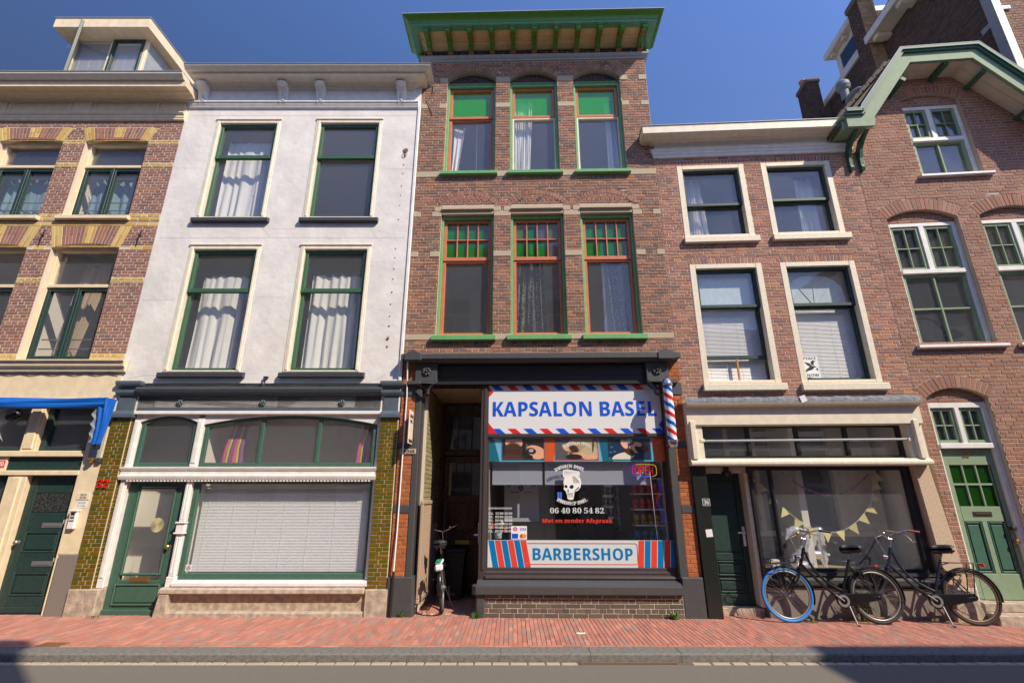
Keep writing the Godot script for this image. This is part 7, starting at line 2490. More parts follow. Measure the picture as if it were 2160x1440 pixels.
	part(bb, "lead_edge", b, M.zinc)
	# eaves ends and carved brackets
	for s2 in [0, 1]:
		b = MB.new()
		var o := -0.36 if s2 == 0 else 3.14
		b.box(o, o + 0.42, 7.93, 8.12, -0.3, 0.42, 0.02)
		b.box(o - 0.03, o + 0.42, 8.12, 8.2, -0.3, 0.46, 0.02)
		part(t, "gutter_end", b, M.green_pale)
		for k in 2:
			b = MB.new()
			var x := (-0.12 if s2 == 0 else 3.22) + k * 0.19
			var pr := PackedVector2Array([Vector2(0.0, 7.32), Vector2(0.06, 7.30), Vector2(0.09, 7.36), Vector2(0.07, 7.42), Vector2(0.08, 7.55), Vector2(0.14, 7.72), Vector2(0.26, 7.84), Vector2(0.40, 7.90), Vector2(0.40, 7.925), Vector2(0.28, 7.925), Vector2(0.12, 7.88), Vector2(0.0, 7.74)])
			along_x(b, pr, x - 0.03, x + 0.03, 0.006)
			part(t, "carved_bracket", b, M.green_panel)
	for x in [[1.72, 9.33, 0.0], [2.34, 9.06, -0.9], [0.86, 9.0, 0.9], [3.0, 8.3, -0.9]]:
		b = MB.new()
		b.xf = Transform3D(Basis(Vector3(0, 0, 1), x[2]), Vector3(x[0], x[1], 0))
		b.box(-0.04, 0.04, -0.10, -0.005, 0.0, 0.42, 0.006)
		part(t, "purlin_end", b, M.green_panel)
	b = MB.new()   # cowl on the roof slope
	b.lathe([Vector2(0.08, 0), Vector2(0.08, 0.25), Vector2(0.11, 0.28), Vector2(0.14, 0.36), Vector2(0.13, 0.45), Vector2(0.07, 0.52), Vector2(0, 0.54)], 14, Vector3(0.78, 9.75, -0.9))
	b.ball(Vector3(0.86, 9.72, -0.75), Vector3(0.16, 0.09, 0.25))
	part(t, "roof_vent", b, M.lead)

# ------------------------------------------------------------------ number 40, the tall house behind, shade painted on its side wall
func tall_house() -> void:
	var t := thing("tall_brick_house", "tall brick house with shade painted into its side wall, white eaves behind the green gable", "house", HE)
	var x0 := 3.33
	var b := MB.new()
	b.box(x0 + 0.005, x0 + 6.0, 0.0, 13.34, -7.5, -0.01)
	b.box(x0 + 0.005, x0 + 6.0, 13.34, 13.8, -7.5, -2.7)
	var wall := part(t, "wall", b, M.mortar_dark)
	var out := []
	var dark := [Color(0.13, 0.078, 0.062), Color(0.10, 0.065, 0.055), Color(0.15, 0.085, 0.065), Color(0.08, 0.058, 0.054)]  # side faces turned from the sun: their shade is put into these brick colours
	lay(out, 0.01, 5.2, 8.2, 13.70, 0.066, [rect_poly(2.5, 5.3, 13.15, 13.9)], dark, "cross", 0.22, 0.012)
	emit(wall, out, M.brick, Transform3D(Basis(Vector3(0, 0, 1), Vector3(0, 1, 0), Vector3(-1, 0, 0)), Vector3(x0, 0, -5.2)), HE, "shade_painted_brick", "shade_painted_brickwork")
	out = []
	lay(out, x0 + 0.02, x0 + 2.0, 7.5, 13.24, 0.066, [], [Color(0.32, 0.15, 0.09), Color(0.36, 0.165, 0.10), Color(0.28, 0.14, 0.09)], "cross", 0.22, 0.012)  # street front of the same house, sunlight painted into its redder, lighter bricks
	emit(wall, out, M.brick, Transform3D(Basis(), Vector3(0, 0, -0.008)), HE, "front_brick", "front_brickwork")
	b = MB.new()
	b.box(x0 - 0.07, x0 + 0.09, 6.0, 13.6, -0.12, 0.08, 0.01)
	b.box(x0 - 0.075, x0 - 0.02, 6.0, 13.6, -0.02, 0.085, 0.004)
	part(t, "corner_board", b, M.zinc)
	for y in [9.4, 10.9]:
		b = MB.new()
		b.box(x0 + 0.09, x0 + 0.30, y, y + 0.10, 0.0, 0.03, 0.01)
		part(t, "wall_clamp", b, M.white)
		b = MB.new()
		b.box(x0 - 0.02, x0 + 0.0, y - 0.25, y - 0.12, -0.35, -0.1, 0.01)
		part(t, "wall_clamp", b, M.zinc)
	# eaves along the side wall
	b = MB.new()
	b.box(x0 - 0.41, x0, 13.16, 13.20, -2.64, 0.6)
	part(t, "eaves_soffit", b, M.cream_pale)
	b = MB.new()
	b.box(x0 - 0.46, x0 - 0.41, 13.13, 13.34, -2.66, 0.6, 0.004)
	b.box(x0 - 0.06, x0 + 0.1, 13.62, 13.80, -5.7, -3.12, 0.004)
	part(t, "eaves_board", b, M.white)
	for z in [-2.4, -1.5, -0.6]:
		b = MB.new(); b.box(x0 - 0.38, x0, 13.02, 13.158, z - 0.10, z + 0.10, 0.02)
		part(t, "eaves_corbel", b, M.cream_pale)
	b = MB.new()
	b.box(x0 - 0.40, x0 + 6.0, 13.34, 13.44, -2.64, 0.5)
	b.box(x0 + 0.1, x0 + 6.0, 13.80, 13.90, -7.5, -2.7)
	part(t, "roof", b, M.tile)
	# chimney
	b = MB.new()
	b.box(x0 - 0.345, x0 + 0.06, 9.5, 14.85, -3.10, -2.66)
	var c := part(t, "chimney", b, M.mortar)
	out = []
	lay(out, x0 - 0.345, x0 + 0.06, 12.2, 14.84, 0.066, [], [Color(0.48, 0.31, 0.16), Color(0.42, 0.27, 0.15), Color(0.53, 0.36, 0.20)], "cross", 0.20, 0.012)  # chimney front: sunlight painted in as yellow-brown brick
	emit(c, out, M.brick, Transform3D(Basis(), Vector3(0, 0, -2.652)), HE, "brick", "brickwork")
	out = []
	lay(out, 0.0, 0.44, 9.6, 14.84, 0.066, [], dark, "cross", 0.20, 0.012)  # chimney side: shade painted in with the darker bricks
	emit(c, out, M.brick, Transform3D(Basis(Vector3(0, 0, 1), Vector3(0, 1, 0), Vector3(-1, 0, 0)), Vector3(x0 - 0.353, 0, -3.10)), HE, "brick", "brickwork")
	b = MB.new(); b.box(x0 - 0.39, x0 + 0.10, 14.72, 14.90, -3.14, -2.62, 0.01)
	part(c, "chimney_cap", b, M.mortar_dark)
	# dormer with white window beyond the chimney
	b = MB.new()
	b.box(x0 - 0.02, x0 + 1.2, 13.75, 14.70, -4.42, -3.2, 0.01)
	var dm := part(t, "dormer", b, M.white)
	b = MB.new(); b.box(x0 - 0.23, x0 + 1.4, 14.70, 14.88, -4.62, -3.0, 0.006)
	part(dm, "dormer_roof", b, M.white)
	b = MB.new(); b.box(x0 - 0.21, x0 + 0.0, 14.66, 14.699, -4.58, -3.02)
	for z in [-4.35, -3.75]: b.box(x0 - 0.18, x0 - 0.02, 14.54, 14.66, z - 0.08, z + 0.08, 0.02)
	part(dm, "dormer_soffit", b, M.cream_pale)
	b = MB.new(); b.box(x0 - 0.028, x0 - 0.022, 13.90, 14.42, -4.18, -3.50)
	part(dm, "pane", b, mat(lin(0.03, 0.05, 0.09), 0.05))
	b = MB.new()
	b.xf = Transform3D(Basis(Vector3(0, 0, 1), Vector3(0, 1, 0), Vector3(-1, 0, 0)), Vector3(x0 - 0.02, 0, 0))
	b.frame(-4.26, -3.42, 13.82, 14.50, [0.07, 0.07, 0.07, 0.07], 0.0, 0.03, 0.006)
	part(dm, "window_frame", b, M.white)
	b = MB.new()
	b.box(x0 + 0.2, x0 + 1.5, 13.44, 15.2, -2.4, -1.4, 0.01); b.box(x0 - 0.05, x0 + 1.6, 15.0, 15.2, -2.6, -1.2, 0.01)
	part(t, "front_dormer", b, M.white)
	# small chimney further back
	var sc := thing("brick_chimney", "small dark brick chimney with a clay pot above the cream gutter of number 36", "chimney", at(HE, 2.85, 11.4, -5.0))
	b = MB.new(); b.box(-0.18, 0.18, 0.0, 2.98, -0.58, 0.0)
	part(sc, "stack", b, M.mortar_dark)
	out = []
	lay(out, -0.18, 0.18, 0.0, 2.97, 0.066, [], dark, "cross", 0.2, 0.012)
	emit(sc, out, M.brick, Transform3D(Basis(), Vector3(0, 0, 0.008)), at(HE, 2.85, 11.4, -5.0))
	out = []
	lay(out, 0.0, 0.58, 0.0, 2.97, 0.066, [], dark, "cross", 0.2, 0.012)
	emit(sc, out, M.brick, Transform3D(Basis(Vector3(0, 0, 1), Vector3(0, 1, 0), Vector3(-1, 0, 0)), Vector3(-0.188, 0, -0.58)), at(HE, 2.85, 11.4, -5.0))
	b = MB.new(); b.box(-0.22, 0.22, 2.86, 3.0, -0.62, 0.04, 0.01)
	part(sc, "cap", b, M.mortar_dark)
	b = MB.new(); b.lathe([Vector2(0.11, 3.0), Vector2(0.10, 3.14), Vector2(0.12, 3.16), Vector2(0.12, 3.2), Vector2(0.0, 3.2)], 12, Vector3(-0.1, 0, -0.3))
	part(sc, "clay_pot", b, M.terracotta)

# ------------------------------------------------------------------ street
func street() -> void:
	var b := MB.new()
	b.box(-60, 60, -0.30, -0.085, 1.80, 60.0)
	structure(solo("road", "grey asphalt road along the houses", "road", b, M.asphalt))
	b = MB.new()
	b.box(-60, 60, -0.40, -0.302, -60, 60.0)
	structure(solo("ground", "bare ground under the street", "ground", b, M.sand))
	# pavement of red clinkers
	b = MB.new()
	b.box(-60, 60, -0.29, -0.012, -0.28, 1.47)
	var pv := solo("pavement", "red clinker brick pavement in front of the houses", "pavement", b, M.sand)
	structure(pv)
	var pal := [Color(0.36, 0.155, 0.115), Color(0.40, 0.175, 0.13), Color(0.33, 0.145, 0.11), Color(0.43, 0.20, 0.15), Color(0.37, 0.165, 0.125), Color(0.32, 0.155, 0.125), Color(0.28, 0.19, 0.155), Color(0.37, 0.16, 0.12), Color(0.41, 0.165, 0.115)]
	pal = tint(pal, 1.42, 1.4, 1.35)
	var out := []
	var x := -9.0
	var col := 0
	while x < 8.6:
		var z := 1.385 - (0.10 if col % 2 == 0 else 0.0)
		if col % 2 == 0:
			out.append([0, x, -(1.385 - 0.045), 0.052, 0.09, pick(pal)])
		while z > -0.10:
			var z0 := maxf(z - 0.196, -0.12)
			if z - z0 > 0.03:
				out.append([0, x, -(z + z0) / 2, 0.052 + rnd(-0.002, 0.002), z - z0, pick(pal)])
			z -= 0.20
		x += 0.0565
		col += 1
	x = -9.0
	while x < 8.6:
		out.append([0, x + 0.10, -1.43, 0.196, 0.052, pick(pal)])
		x += 0.20
	var flat := Transform3D(Basis(Vector3.RIGHT, -PI / 2), Vector3(0, 0.0, 0))
	emit(pv, out, M.paving, flat, Transform3D(), "paving_brick", "paving_bricks", 0.012, 0.003, 0.0035)
	# doorway of the barber: bricks run in under the arch
	out = []
	x = 0.42
	col = 0
	while x < 1.30:
		var z := -0.125 - (0.10 if col % 2 == 0 else 0.0)
		while z > -1.75:
			out.append([0, x, -(z - 0.098), 0.052, 0.192, pick(pal)])
			z -= 0.20
		x += 0.0565
		col += 1
	var dbase := MB.new(); dbase.box(0.34, 1.40, -0.2, -0.012, -1.9, -0.3)
	var dp := solo("doorway_paving", "red brick floor of the barber shop's side doorway", "pavement", dbase, M.sand, HM)
	structure(dp)
	emit(dp, out, M.paving, Transform3D(Basis(Vector3.RIGHT, -PI / 2), Vector3(0, 0.0, 0)), HM, "paving_brick", "paving_bricks", 0.012, 0.003, 0.003)
	# kerb stones
	var kerb := Node3D.new(); kerb.name = "kerb"; add_child(kerb, true); structure(kerb)
	var kx := -9.13
	while kx < 8.6:
		b = MB.new()
		along_x(b, PackedVector2Array([Vector2(1.475, -0.29), Vector2(1.705, -0.29), Vector2(1.695, -0.02), Vector2(1.68, -0.004), Vector2(1.475, 0.0)]), kx, kx + 0.995, 0.003)
		part(kerb, "kerb_stone", b, M.kerb)
		kx += 1.0
	# gutter setts and drain
	var gut := Node3D.new(); gut.name = "gutter"; add_child(gut, true); structure(gut)
	b = MB.new(); b.box(-60, 60, -0.29, -0.092, 1.706, 1.80)
	part(gut, "gutter_bed", b, M.sand)
	kx = -9.0
	while kx < 8.6:
		var L := rnd(0.15, 0.21)
		if not (kx + L > 0.74 and kx < 1.80):
			b = MB.new()
			b.xf = Transform3D(Basis(Vector3.UP, rnd(-0.03, 0.03)), Vector3(kx + L / 2, 0, 1.755))
			b.box(-L / 2, L / 2, -0.12, -0.082 + rnd(-0.002, 0.003), -0.045, 0.042, 0.010)
			part(gut, "sett", b, M.cobble)
		kx += L + 0.012
	var s := thing("gutter_drain", "long slotted iron drain set in the gutter below the barber shop", "drain", Transform3D(Basis(), Vector3(1.27, -0.083, 1.755)))
	b = MB.new(); b.frame(-0.53, 0.53, -0.047, 0.047, [0.02, 0.02, 0.012, 0.012], -0.02, 0.0, 0.002)
	for i in b.v.size():
		b.v[i] = Vector3(b.v[i].x, b.v[i].z, -b.v[i].y); b.n[i] = Vector3(b.n[i].x, b.n[i].z, -b.n[i].y)
	part(s, "frame", b, M.rust)
	for k in 36:
		b = MB.new(); b.box(-0.505 + k * 0.0285, -0.49 + k * 0.0285, -0.02, -0.002, -0.035, 0.035, 0.002)
		part(s, "bar", b, M.rust)
	b = MB.new(); b.box(-0.505, 0.505, -0.015, -0.004, -0.006, 0.006)
	part(s, "cross_bar", b, M.rust)
	s = thing("valve_cover", "small yellowed iron cover let into the pavement near the kerb at the left", "cover", Transform3D(Basis(Vector3.UP, 0.0), Vector3(-5.35, 0.003, 1.38)))
	b = MB.new(); b.box(-0.14, 0.14, -0.01, 0.003, -0.075, 0.075, 0.002)
	part(s, "plate", b, M.rust)
	b = MB.new()
	for k in 9:
		for j in 4: b.box(-0.12 + k * 0.028, -0.105 + k * 0.028, 0.003, 0.006, -0.06 + j * 0.033, -0.04 + j * 0.033, 0.001)
	part(s, "studs", b, M.brass)
	b = MB.new()
	b.prism(PackedVector2Array([Vector2(-0.06, -0.01), Vector2(-0.02, -0.03), Vector2(0.02, -0.02), Vector2(0.06, -0.03), Vector2(0.05, 0.0), Vector2(0.065, 0.03), Vector2(0.01, 0.02), Vector2(-0.03, 0.035)]), 0, 0.006, 0.002, true)
	solo("litter", "scrap of white paper lying on the pavement below the barber shop", "litter", b, M.paper, Transform3D(Basis(Vector3.RIGHT, -PI / 2), Vector3(0.86, 0.005, 0.92)))
	# weeds
	var wd := [[-1.60, 0.06, 0.10, 26, "small green weed at the foot of the barber shop's left pilaster"], [-0.50, 0.12, 0.13, 34, "small green weed at the left end of the barber shop base wall"], [2.28, 0.20, 0.12, 34, "small green weed at the right end of the barber shop base wall"], [4.87, 0.30, 0.42, 110, "tall tuft of grass growing behind the bicycle's rear wheel"], [4.1, 0.36, 0.08, 20, "thin weeds under the black bicycle's kickstand"], [5.05, 0.42, 0.07, 24, "flat weeds beside the navy bicycle's front wheel"], [-5.95, 0.10, 0.04, 14, "reddish dry weed at the foot of the green shop door"], [7.1, 0.66, 0.05, 14, "sparse weeds by the step of the green panelled door"]]
	for q in wd:
		b = MB.new()
		for k in q[3]:
			var a := rnd(0, TAU); var l: float = q[2] * rnd(0.5, 1.1); var lean := rnd(0.1, 0.8 if q[2] < 0.3 else 0.35)
			var o := Vector3(rnd(-0.05, 0.05), 0, rnd(-0.03, 0.03)) * (1.5 if q[2] < 0.1 else 1.0)
			var d := Vector3(cos(a) * lean, 1, sin(a) * lean * 0.6).normalized() * l
			var w := Vector3(-sin(a), 0, cos(a)) * (0.008 if q[2] < 0.3 else 0.006)
			b.col = Color(1, 1, 1)
			var m := o + d * 0.55 + Vector3(0, 0.01, 0)
			b.quad(o - w * 0.5, o + w * 0.5, m + w, m - w)
			b.tri(m - w, m + w, o + d + Vector3(cos(a), -0.3, sin(a)) * l * 0.18)
		solo("weed", q[4], "weed", b, M.leaf, Transform3D(Basis(), Vector3(q[0], 0.0, q[1])), "weeds along the house fronts")
	s = thing("doormat", "brown coconut doormat with dark border in the barber's side doorway", "doormat", at(HM, 0.93, 0.006, -1.45))
	b = MB.new(); b.box(-0.33, 0.33, 0, 0.015, -0.2, 0.2, 0.004)
	part(s, "mat", b, mat(lin(0.26, 0.15, 0.06), 0.95))
	b = MB.new()
	for k in [[-0.3, 0.3, -0.18, -0.165], [-0.3, 0.3, 0.165, 0.18], [-0.3, -0.285, -0.165, 0.165], [0.285, 0.3, -0.165, 0.165]]: b.box(k[0], k[1], 0.014, 0.017, k[2], k[3])
	for k in 3: b.box(-0.18, 0.15 - k * 0.05, 0.014, 0.017, -0.10 + k * 0.09, -0.07 + k * 0.09)
	part(s, "pattern", b, M.ink)
	s = thing("wheelie_bin", "black bin standing in the dark barber's side doorway behind the bicycle", "bin", at(HM, 0.80, 0.0, -1.28))
	b = MB.new()
	b.sweep([Vector2(-0.17, -0.17), Vector2(-0.17, 0.17), Vector2(0.17, 0.17), Vector2(0.17, -0.17), Vector2(-0.17, -0.17)], [Vector2(-0.03, 0.03), Vector2(0.02, 0.68), Vector2(0.035, 0.69), Vector2(0.035, 0.73)], false)
	part(s, "body", b, M.rubber)
	b = MB.new(); b.box(-0.21, 0.21, 0.73, 0.78, -0.21, 0.22, 0.02)
	part(s, "lid", b, M.rubber)

# ------------------------------------------------------------------ bicycles
func wheel(o: Node3D, x: float, r: float, tyre: Material, rim: Material, rear: bool) -> void:
	var ring := func(rr: float, n := 40) -> Array:
		var p := []
		for k in n: p.append(Vector3(x + rr * cos(TAU * k / n), r + rr * sin(TAU * k / n), 0))
		return p
	var b := MB.new()
	b.tube(ring.call(r - 0.021), 0.021, 8, true)
	var w := part(o, "wheel", b, tyre)
	b = MB.new()
	b.tube(ring.call(r - 0.050), 0.013, 6, true)
	part(w, "rim", b, rim)
	b = MB.new()
	for k in 36:
		var a := TAU * k / 36
		var h := a + (0.9 if k % 2 == 0 else -0.9)
		b.tube([Vector3(x + 0.022 * cos(h), r + 0.022 * sin(h), 0.03 if k % 4 < 2 else -0.03), Vector3(x + (r - 0.055) * cos(a), r + (r - 0.055) * sin(a), 0)], 0.0012, 4)
	part(w, "spokes", b, M.spoke).set_meta("kind", "stuff")
	b = MB.new()
	b.tube([Vector3(x, r, -0.055), Vector3(x, r, 0.055)], 0.024 if not rear else 0.034, 10)
	b.tube([Vector3(x, r, -0.075), Vector3(x, r, 0.075)], 0.008, 6)
	part(w, "hub", b, M.steel)

func bicycle(label: String, xf: Transform3D, wb: float, paint: Material, front_tyre: Material, rim: Material, grips: Material, front_rack: bool, rear_rack: bool, stand_side := 1.0) -> Node3D:
	# front to the left (-x); hubs at x = 0 and x = wb
	var o := thing("bicycle", label, "bicycle", xf, "bicycles parked by the houses")
	var r := 0.345
	wheel(o, 0.0, r, front_tyre, rim, false)
	wheel(o, wb, r, M.rubber, rim, true)
	var bb := Vector3(wb - 0.47, 0.285, 0)
	var hb := Vector3(0.245, 0.70, 0); var ht := Vector3(0.345, 0.945, 0)
	var st := Vector3(wb - 0.25, 0.80, 0)
	var b := MB.new()
	b.tube([hb, ht], 0.021, 10)
	b.tube([hb + Vector3(0.02, 0.03, 0), hb.lerp(bb, 0.5), bb], 0.019, 10)
	var c := Curve3D.new()
	c.add_point(ht - Vector3(0.0, 0.05, 0), Vector3.ZERO, Vector3(0.05, -0.24, 0))
	c.add_point(bb.lerp(st, 0.22), Vector3(-0.30, 0.14, 0), Vector3.ZERO)
	var pts := []
	for k in 15: pts.append(c.sample_baked(c.get_baked_length() * k / 14.0))
	b.tube(pts, 0.016, 10)
	b.tube([bb, st], 0.017, 10)
	for s in [-1, 1]:
		b.tube([bb + Vector3(0, 0, 0.03 * s), Vector3(wb, r, 0.062 * s)], 0.010, 8)
		b.tube([st - Vector3(0.02, 0.09, -0.02 * s), Vector3(wb, r, 0.062 * s)], 0.008, 8)
	b.tube([bb + Vector3(0, 0, -0.04), bb + Vector3(0, 0, 0.04)], 0.026, 10)
	part(o, "frame", b, paint)
	b = MB.new()
	for s in [-1, 1]:
		b.tube([hb + Vector3(-0.01, -0.02, 0.03 * s), Vector3(0.17, 0.56, 0.055 * s), Vector3(0.07, 0.42, 0.055 * s), Vector3(0, r, 0.055 * s)], [0.014, 0.013, 0.010, 0.009], 8)
	b.box(hb.x - 0.03, hb.x + 0.02, hb.y - 0.035, hb.y, -0.045, 0.045, 0.008)
	part(o, "fork", b, paint)
	# mudguards
	var guard := func(x: float, a0: float, a1: float, base: String) -> void:
		var q := MB.new()
		var N := 22
		for k in N:
			var t0 := lerpf(a0, a1, float(k) / N); var t1 := lerpf(a0, a1, float(k + 1) / N)
			for j in 6:
				var e0 := -1.0 + j / 3.0; var e1 := -1.0 + (j + 1) / 3.0
				var G := func(t: float, e: float, ex: float) -> Vector3:
					var rr := r + 0.022 + ex - 0.014 * e * e
					return Vector3(x + rr * cos(t), r + rr * sin(t), 0.03 * e)
				q.quad(G.call(t0, e1, 0.0), G.call(t0, e0, 0.0), G.call(t1, e0, 0.0), G.call(t1, e1, 0.0))
				q.quad(G.call(t0, e0, -0.002), G.call(t0, e1, -0.002), G.call(t1, e1, -0.002), G.call(t1, e0, -0.002))
		for s in [-1, 1]:
			q.tube([Vector3(x, r, 0.05 * s), Vector3(x + (r + 0.02) * cos(a1 if x < 0.1 else a0), r + (r + 0.02) * sin(a1 if x < 0.1 else a0), 0.03 * s)], 0.003, 4)
		part(o, base, q, paint)
	guard.call(0.0, -0.35, 1.9, "mudguard")
	guard.call(wb, 0.0 - 0.15, 2.9, "mudguard")
	# saddle
	b = MB.new()
	b.tube([st, st + Vector3(0.045, 0.10, 0)], 0.013, 8)
	part(o, "seat_post", b, M.steel)
	b = MB.new()
	var so := st + Vector3(0.05, 0.12, 0)
	var S := func(i: int, j: int) -> Vector3:
		var u := i / 12.0; var a := TAU * j / 14
		var wd := lerpf(0.028, 0.115, smoothstep(0.25, 0.85, u)) * sqrt(maxf(0.0, 1 - pow(2 * absf(u - 0.5), 6.0)))
		var hh := 0.045 * sqrt(maxf(0.0, 1 - pow(2 * absf(u - 0.5), 6.0)))
		return so + Vector3(lerpf(-0.15, 0.14, u), 0.03 + hh * sin(a) + 0.015 * (u - 0.3) + (-0.03 if sin(a) < 0 else 0.0), wd * cos(a))
	for i in 12:
		for j in 14:
			var na: Vector3 = (S.call(i, j) - so - Vector3(lerpf(-0.15, 0.14, i / 12.0), 0.03, 0))
			b.quad(S.call(i, j + 1), S.call(i, j), S.call(i + 1, j), S.call(i + 1, j + 1))
	part(o, "saddle", b, M.leather)
	b = MB.new()
	for s in [-1, 1]:
		var sp := []
		for k in 21: sp.append(so + Vector3(0.09 + 0.014 * cos(k * 1.6), -0.045 + 0.0035 * k, 0.05 * s + 0.014 * sin(k * 1.6)))
		b.tube(sp, 0.003, 4)
	part(o, "saddle_spring", b, M.steel)
	# bars
	b = MB.new()
	var sm := ht + Vector3(0.04, 0.11, 0)
	b.tube([ht, sm], 0.012, 8)
	b.tube([sm, sm + Vector3(-0.06, 0.02, 0)], 0.013, 8)
	var hc := sm + Vector3(-0.06, 0.02, 0)
	for s in [-1, 1]:
		b.tube([hc, hc + Vector3(0.0, 0.03, 0.10 * s), hc + Vector3(0.05, 0.08, 0.22 * s), hc + Vector3(0.13, 0.10, 0.28 * s), hc + Vector3(0.27, 0.08, 0.305 * s)], 0.0105, 8)
	part(o, "handlebar", b, M.chrome)
	for s in [-1, 1]:
		b = MB.new()
		b.tube([hc + Vector3(0.14, 0.10, 0.282 * s), hc + Vector3(0.28, 0.078, 0.307 * s)], 0.016, 8)
		part(o, "grip", b, grips)
	b = MB.new()
	b.tube([hc + Vector3(0.03, 0.07, 0.2), hc + Vector3(0.12, 0.03, 0.27), hc + Vector3(0.17, -0.03, 0.28)], 0.005, 5)
	b.tube([hc + Vector3(0.0, 0.04, 0.12), hc + Vector3(-0.10, -0.02, 0.10), hc + Vector3(-0.08, -0.2, 0.04), hb], 0.004, 5)
	b.tube([hc + Vector3(0.0, 0.04, -0.12), hc + Vector3(-0.12, 0.0, -0.06), hc + Vector3(-0.06, -0.2, -0.03), hb], 0.004, 5)
	part(o, "brake_cable", b, M.steel)
	b = MB.new()
	b.ball(hc + Vector3(0.03, 0.065, -0.13), Vector3(0.028, 0.022, 0.028))
	part(o, "bell", b, M.brass if front_rack else M.chrome)
	b = MB.new()
	b.lathe([Vector2(0.0, -0.04), Vector2(0.03, -0.03), Vector2(0.042, 0.02), Vector2(0.038, 0.03), Vector2(0, 0.032)], 12, Vector3(hb.x - 0.01, hb.y + 0.12, 0), Basis(Vector3(0, 0, 1), PI / 2))
	part(o, "headlight", b, M.chrome)
	# drive
	b = MB.new()
	var cp := PackedVector2Array()
	cp.append_array(arc(bb.x, bb.y, 0.085, PI, TAU, 10))
	cp.append_array(arc(wb, r, 0.045, 0.0, PI, 8))
	b.prism(cp, 0.035, 0.065, 0.008, true)
	part(o, "chain_case", b, M.bike_black)
	b = MB.new()
	b.lathe([Vector2(0.045, 0.0), Vector2(0.075, 0.0), Vector2(0.075, 0.006), Vector2(0.045, 0.006)], 20, bb + Vector3(0, 0, 0.067), Basis(Vector3.RIGHT, PI / 2))
	b.tube([bb + Vector3(0, 0, 0.08), bb + Vector3(-0.13, 0.10, 0.09)], 0.010, 6)
	b.tube([bb + Vector3(0, 0, -0.08), bb + Vector3(0.13, -0.10, -0.09)], 0.010, 6)
	part(o, "crank", b, M.steel)
	for s in [-1, 1]:
		b = MB.new()
		var q := bb + Vector3(-0.13 * s, 0.10 * s, 0.14 * s)
		b.box(q.x - 0.045, q.x + 0.045, q.y - 0.012, q.y + 0.012, q.z - 0.04, q.z + 0.04, 0.006)
		part(o, "pedal", b, M.rubber)
	b = MB.new()
	b.tube([bb + Vector3(0.06, -0.02, 0.04 * stand_side), bb + Vector3(0.08, -0.28, 0.13 * stand_side)], [0.012, 0.010], 8)
	b.tube([bb + Vector3(0.08, -0.28, 0.13 * stand_side), bb + Vector3(0.10, -0.284, 0.16 * stand_side)], 0.012, 6)
	part(o, "kickstand", b, M.steel)
	b = MB.new()
	b.box(wb - 0.205, wb - 0.13, 0.60, 0.66, -0.07, 0.07, 0.012)
	var rl := []
	for k in 11: rl.append(Vector3(wb - 0.20 + 0.10 * sin(PI * k / 10) * 0.8, 0.62, -0.05 + 0.10 * k / 10.0))
	b.tube(rl, 0.012, 6)
	part(o, "ring_lock", b, M.bike_black)
	if front_rack:
		b = MB.new()
		for z in [-0.12, -0.06, 0.0, 0.06, 0.12]:
			b.tube([Vector3(0.17, 0.755, z), Vector3(-0.16, 0.735, z), Vector3(-0.19, 0.76, z), Vector3(-0.20, 0.80, z)], 0.006, 6)
		b.tube([Vector3(-0.20, 0.80, -0.12), Vector3(-0.20, 0.80, 0.12)], 0.006, 6)
		b.tube([Vector3(0.17, 0.755, -0.12), Vector3(0.17, 0.755, 0.12)], 0.006, 6)
		for s in [-1, 1]:
			b.tube([Vector3(0.16, 0.755, 0.12 * s), Vector3(0.10, 0.85, 0.12 * s), Vector3(0.02, 0.80, 0.12 * s), Vector3(-0.10, 0.80, 0.12 * s)], 0.006, 6)
			b.tube([Vector3(-0.12, 0.735, 0.10 * s), Vector3(0, r, 0.06 * s)], 0.005, 6)
		b.tube([Vector3(0.17, 0.755, 0), ht - Vector3(0, 0.06, 0)], 0.008, 6)
		part(o, "front_carrier", b, M.bike_black)
	if rear_rack:
		b = MB.new()
		for z in [-0.07, -0.025, 0.025, 0.07]:
			b.tube([Vector3(wb - 0.20, 0.765, z), Vector3(wb + 0.22, 0.765, z)], 0.006, 6)
		for x in [wb - 0.20, wb, wb + 0.22]:
			b.tube([Vector3(x, 0.765, -0.07), Vector3(x, 0.765, 0.07)], 0.006, 6)
		for s in [-1, 1]:
			b.tube([Vector3(wb + 0.10, 0.765, 0.07 * s), Vector3(wb, r, 0.072 * s)], 0.007, 6)
			b.tube([Vector3(wb - 0.20, 0.765, 0.07 * s), st + Vector3(0.0, -0.06, 0.02 * s)], 0.007, 6)
		part(o, "rear_carrier", b, paint)
		b = MB.new(); b.box(wb + 0.22, wb + 0.25, 0.72, 0.765, -0.05, 0.05, 0.01)
		part(o, "rear_light", b, M.red)
	else:
		b = MB.new(); b.box(wb + 0.06, wb + 0.11, 0.70, 0.73, -0.02, 0.02, 0.008)
		part(o, "rear_light", b, M.red)
	return o

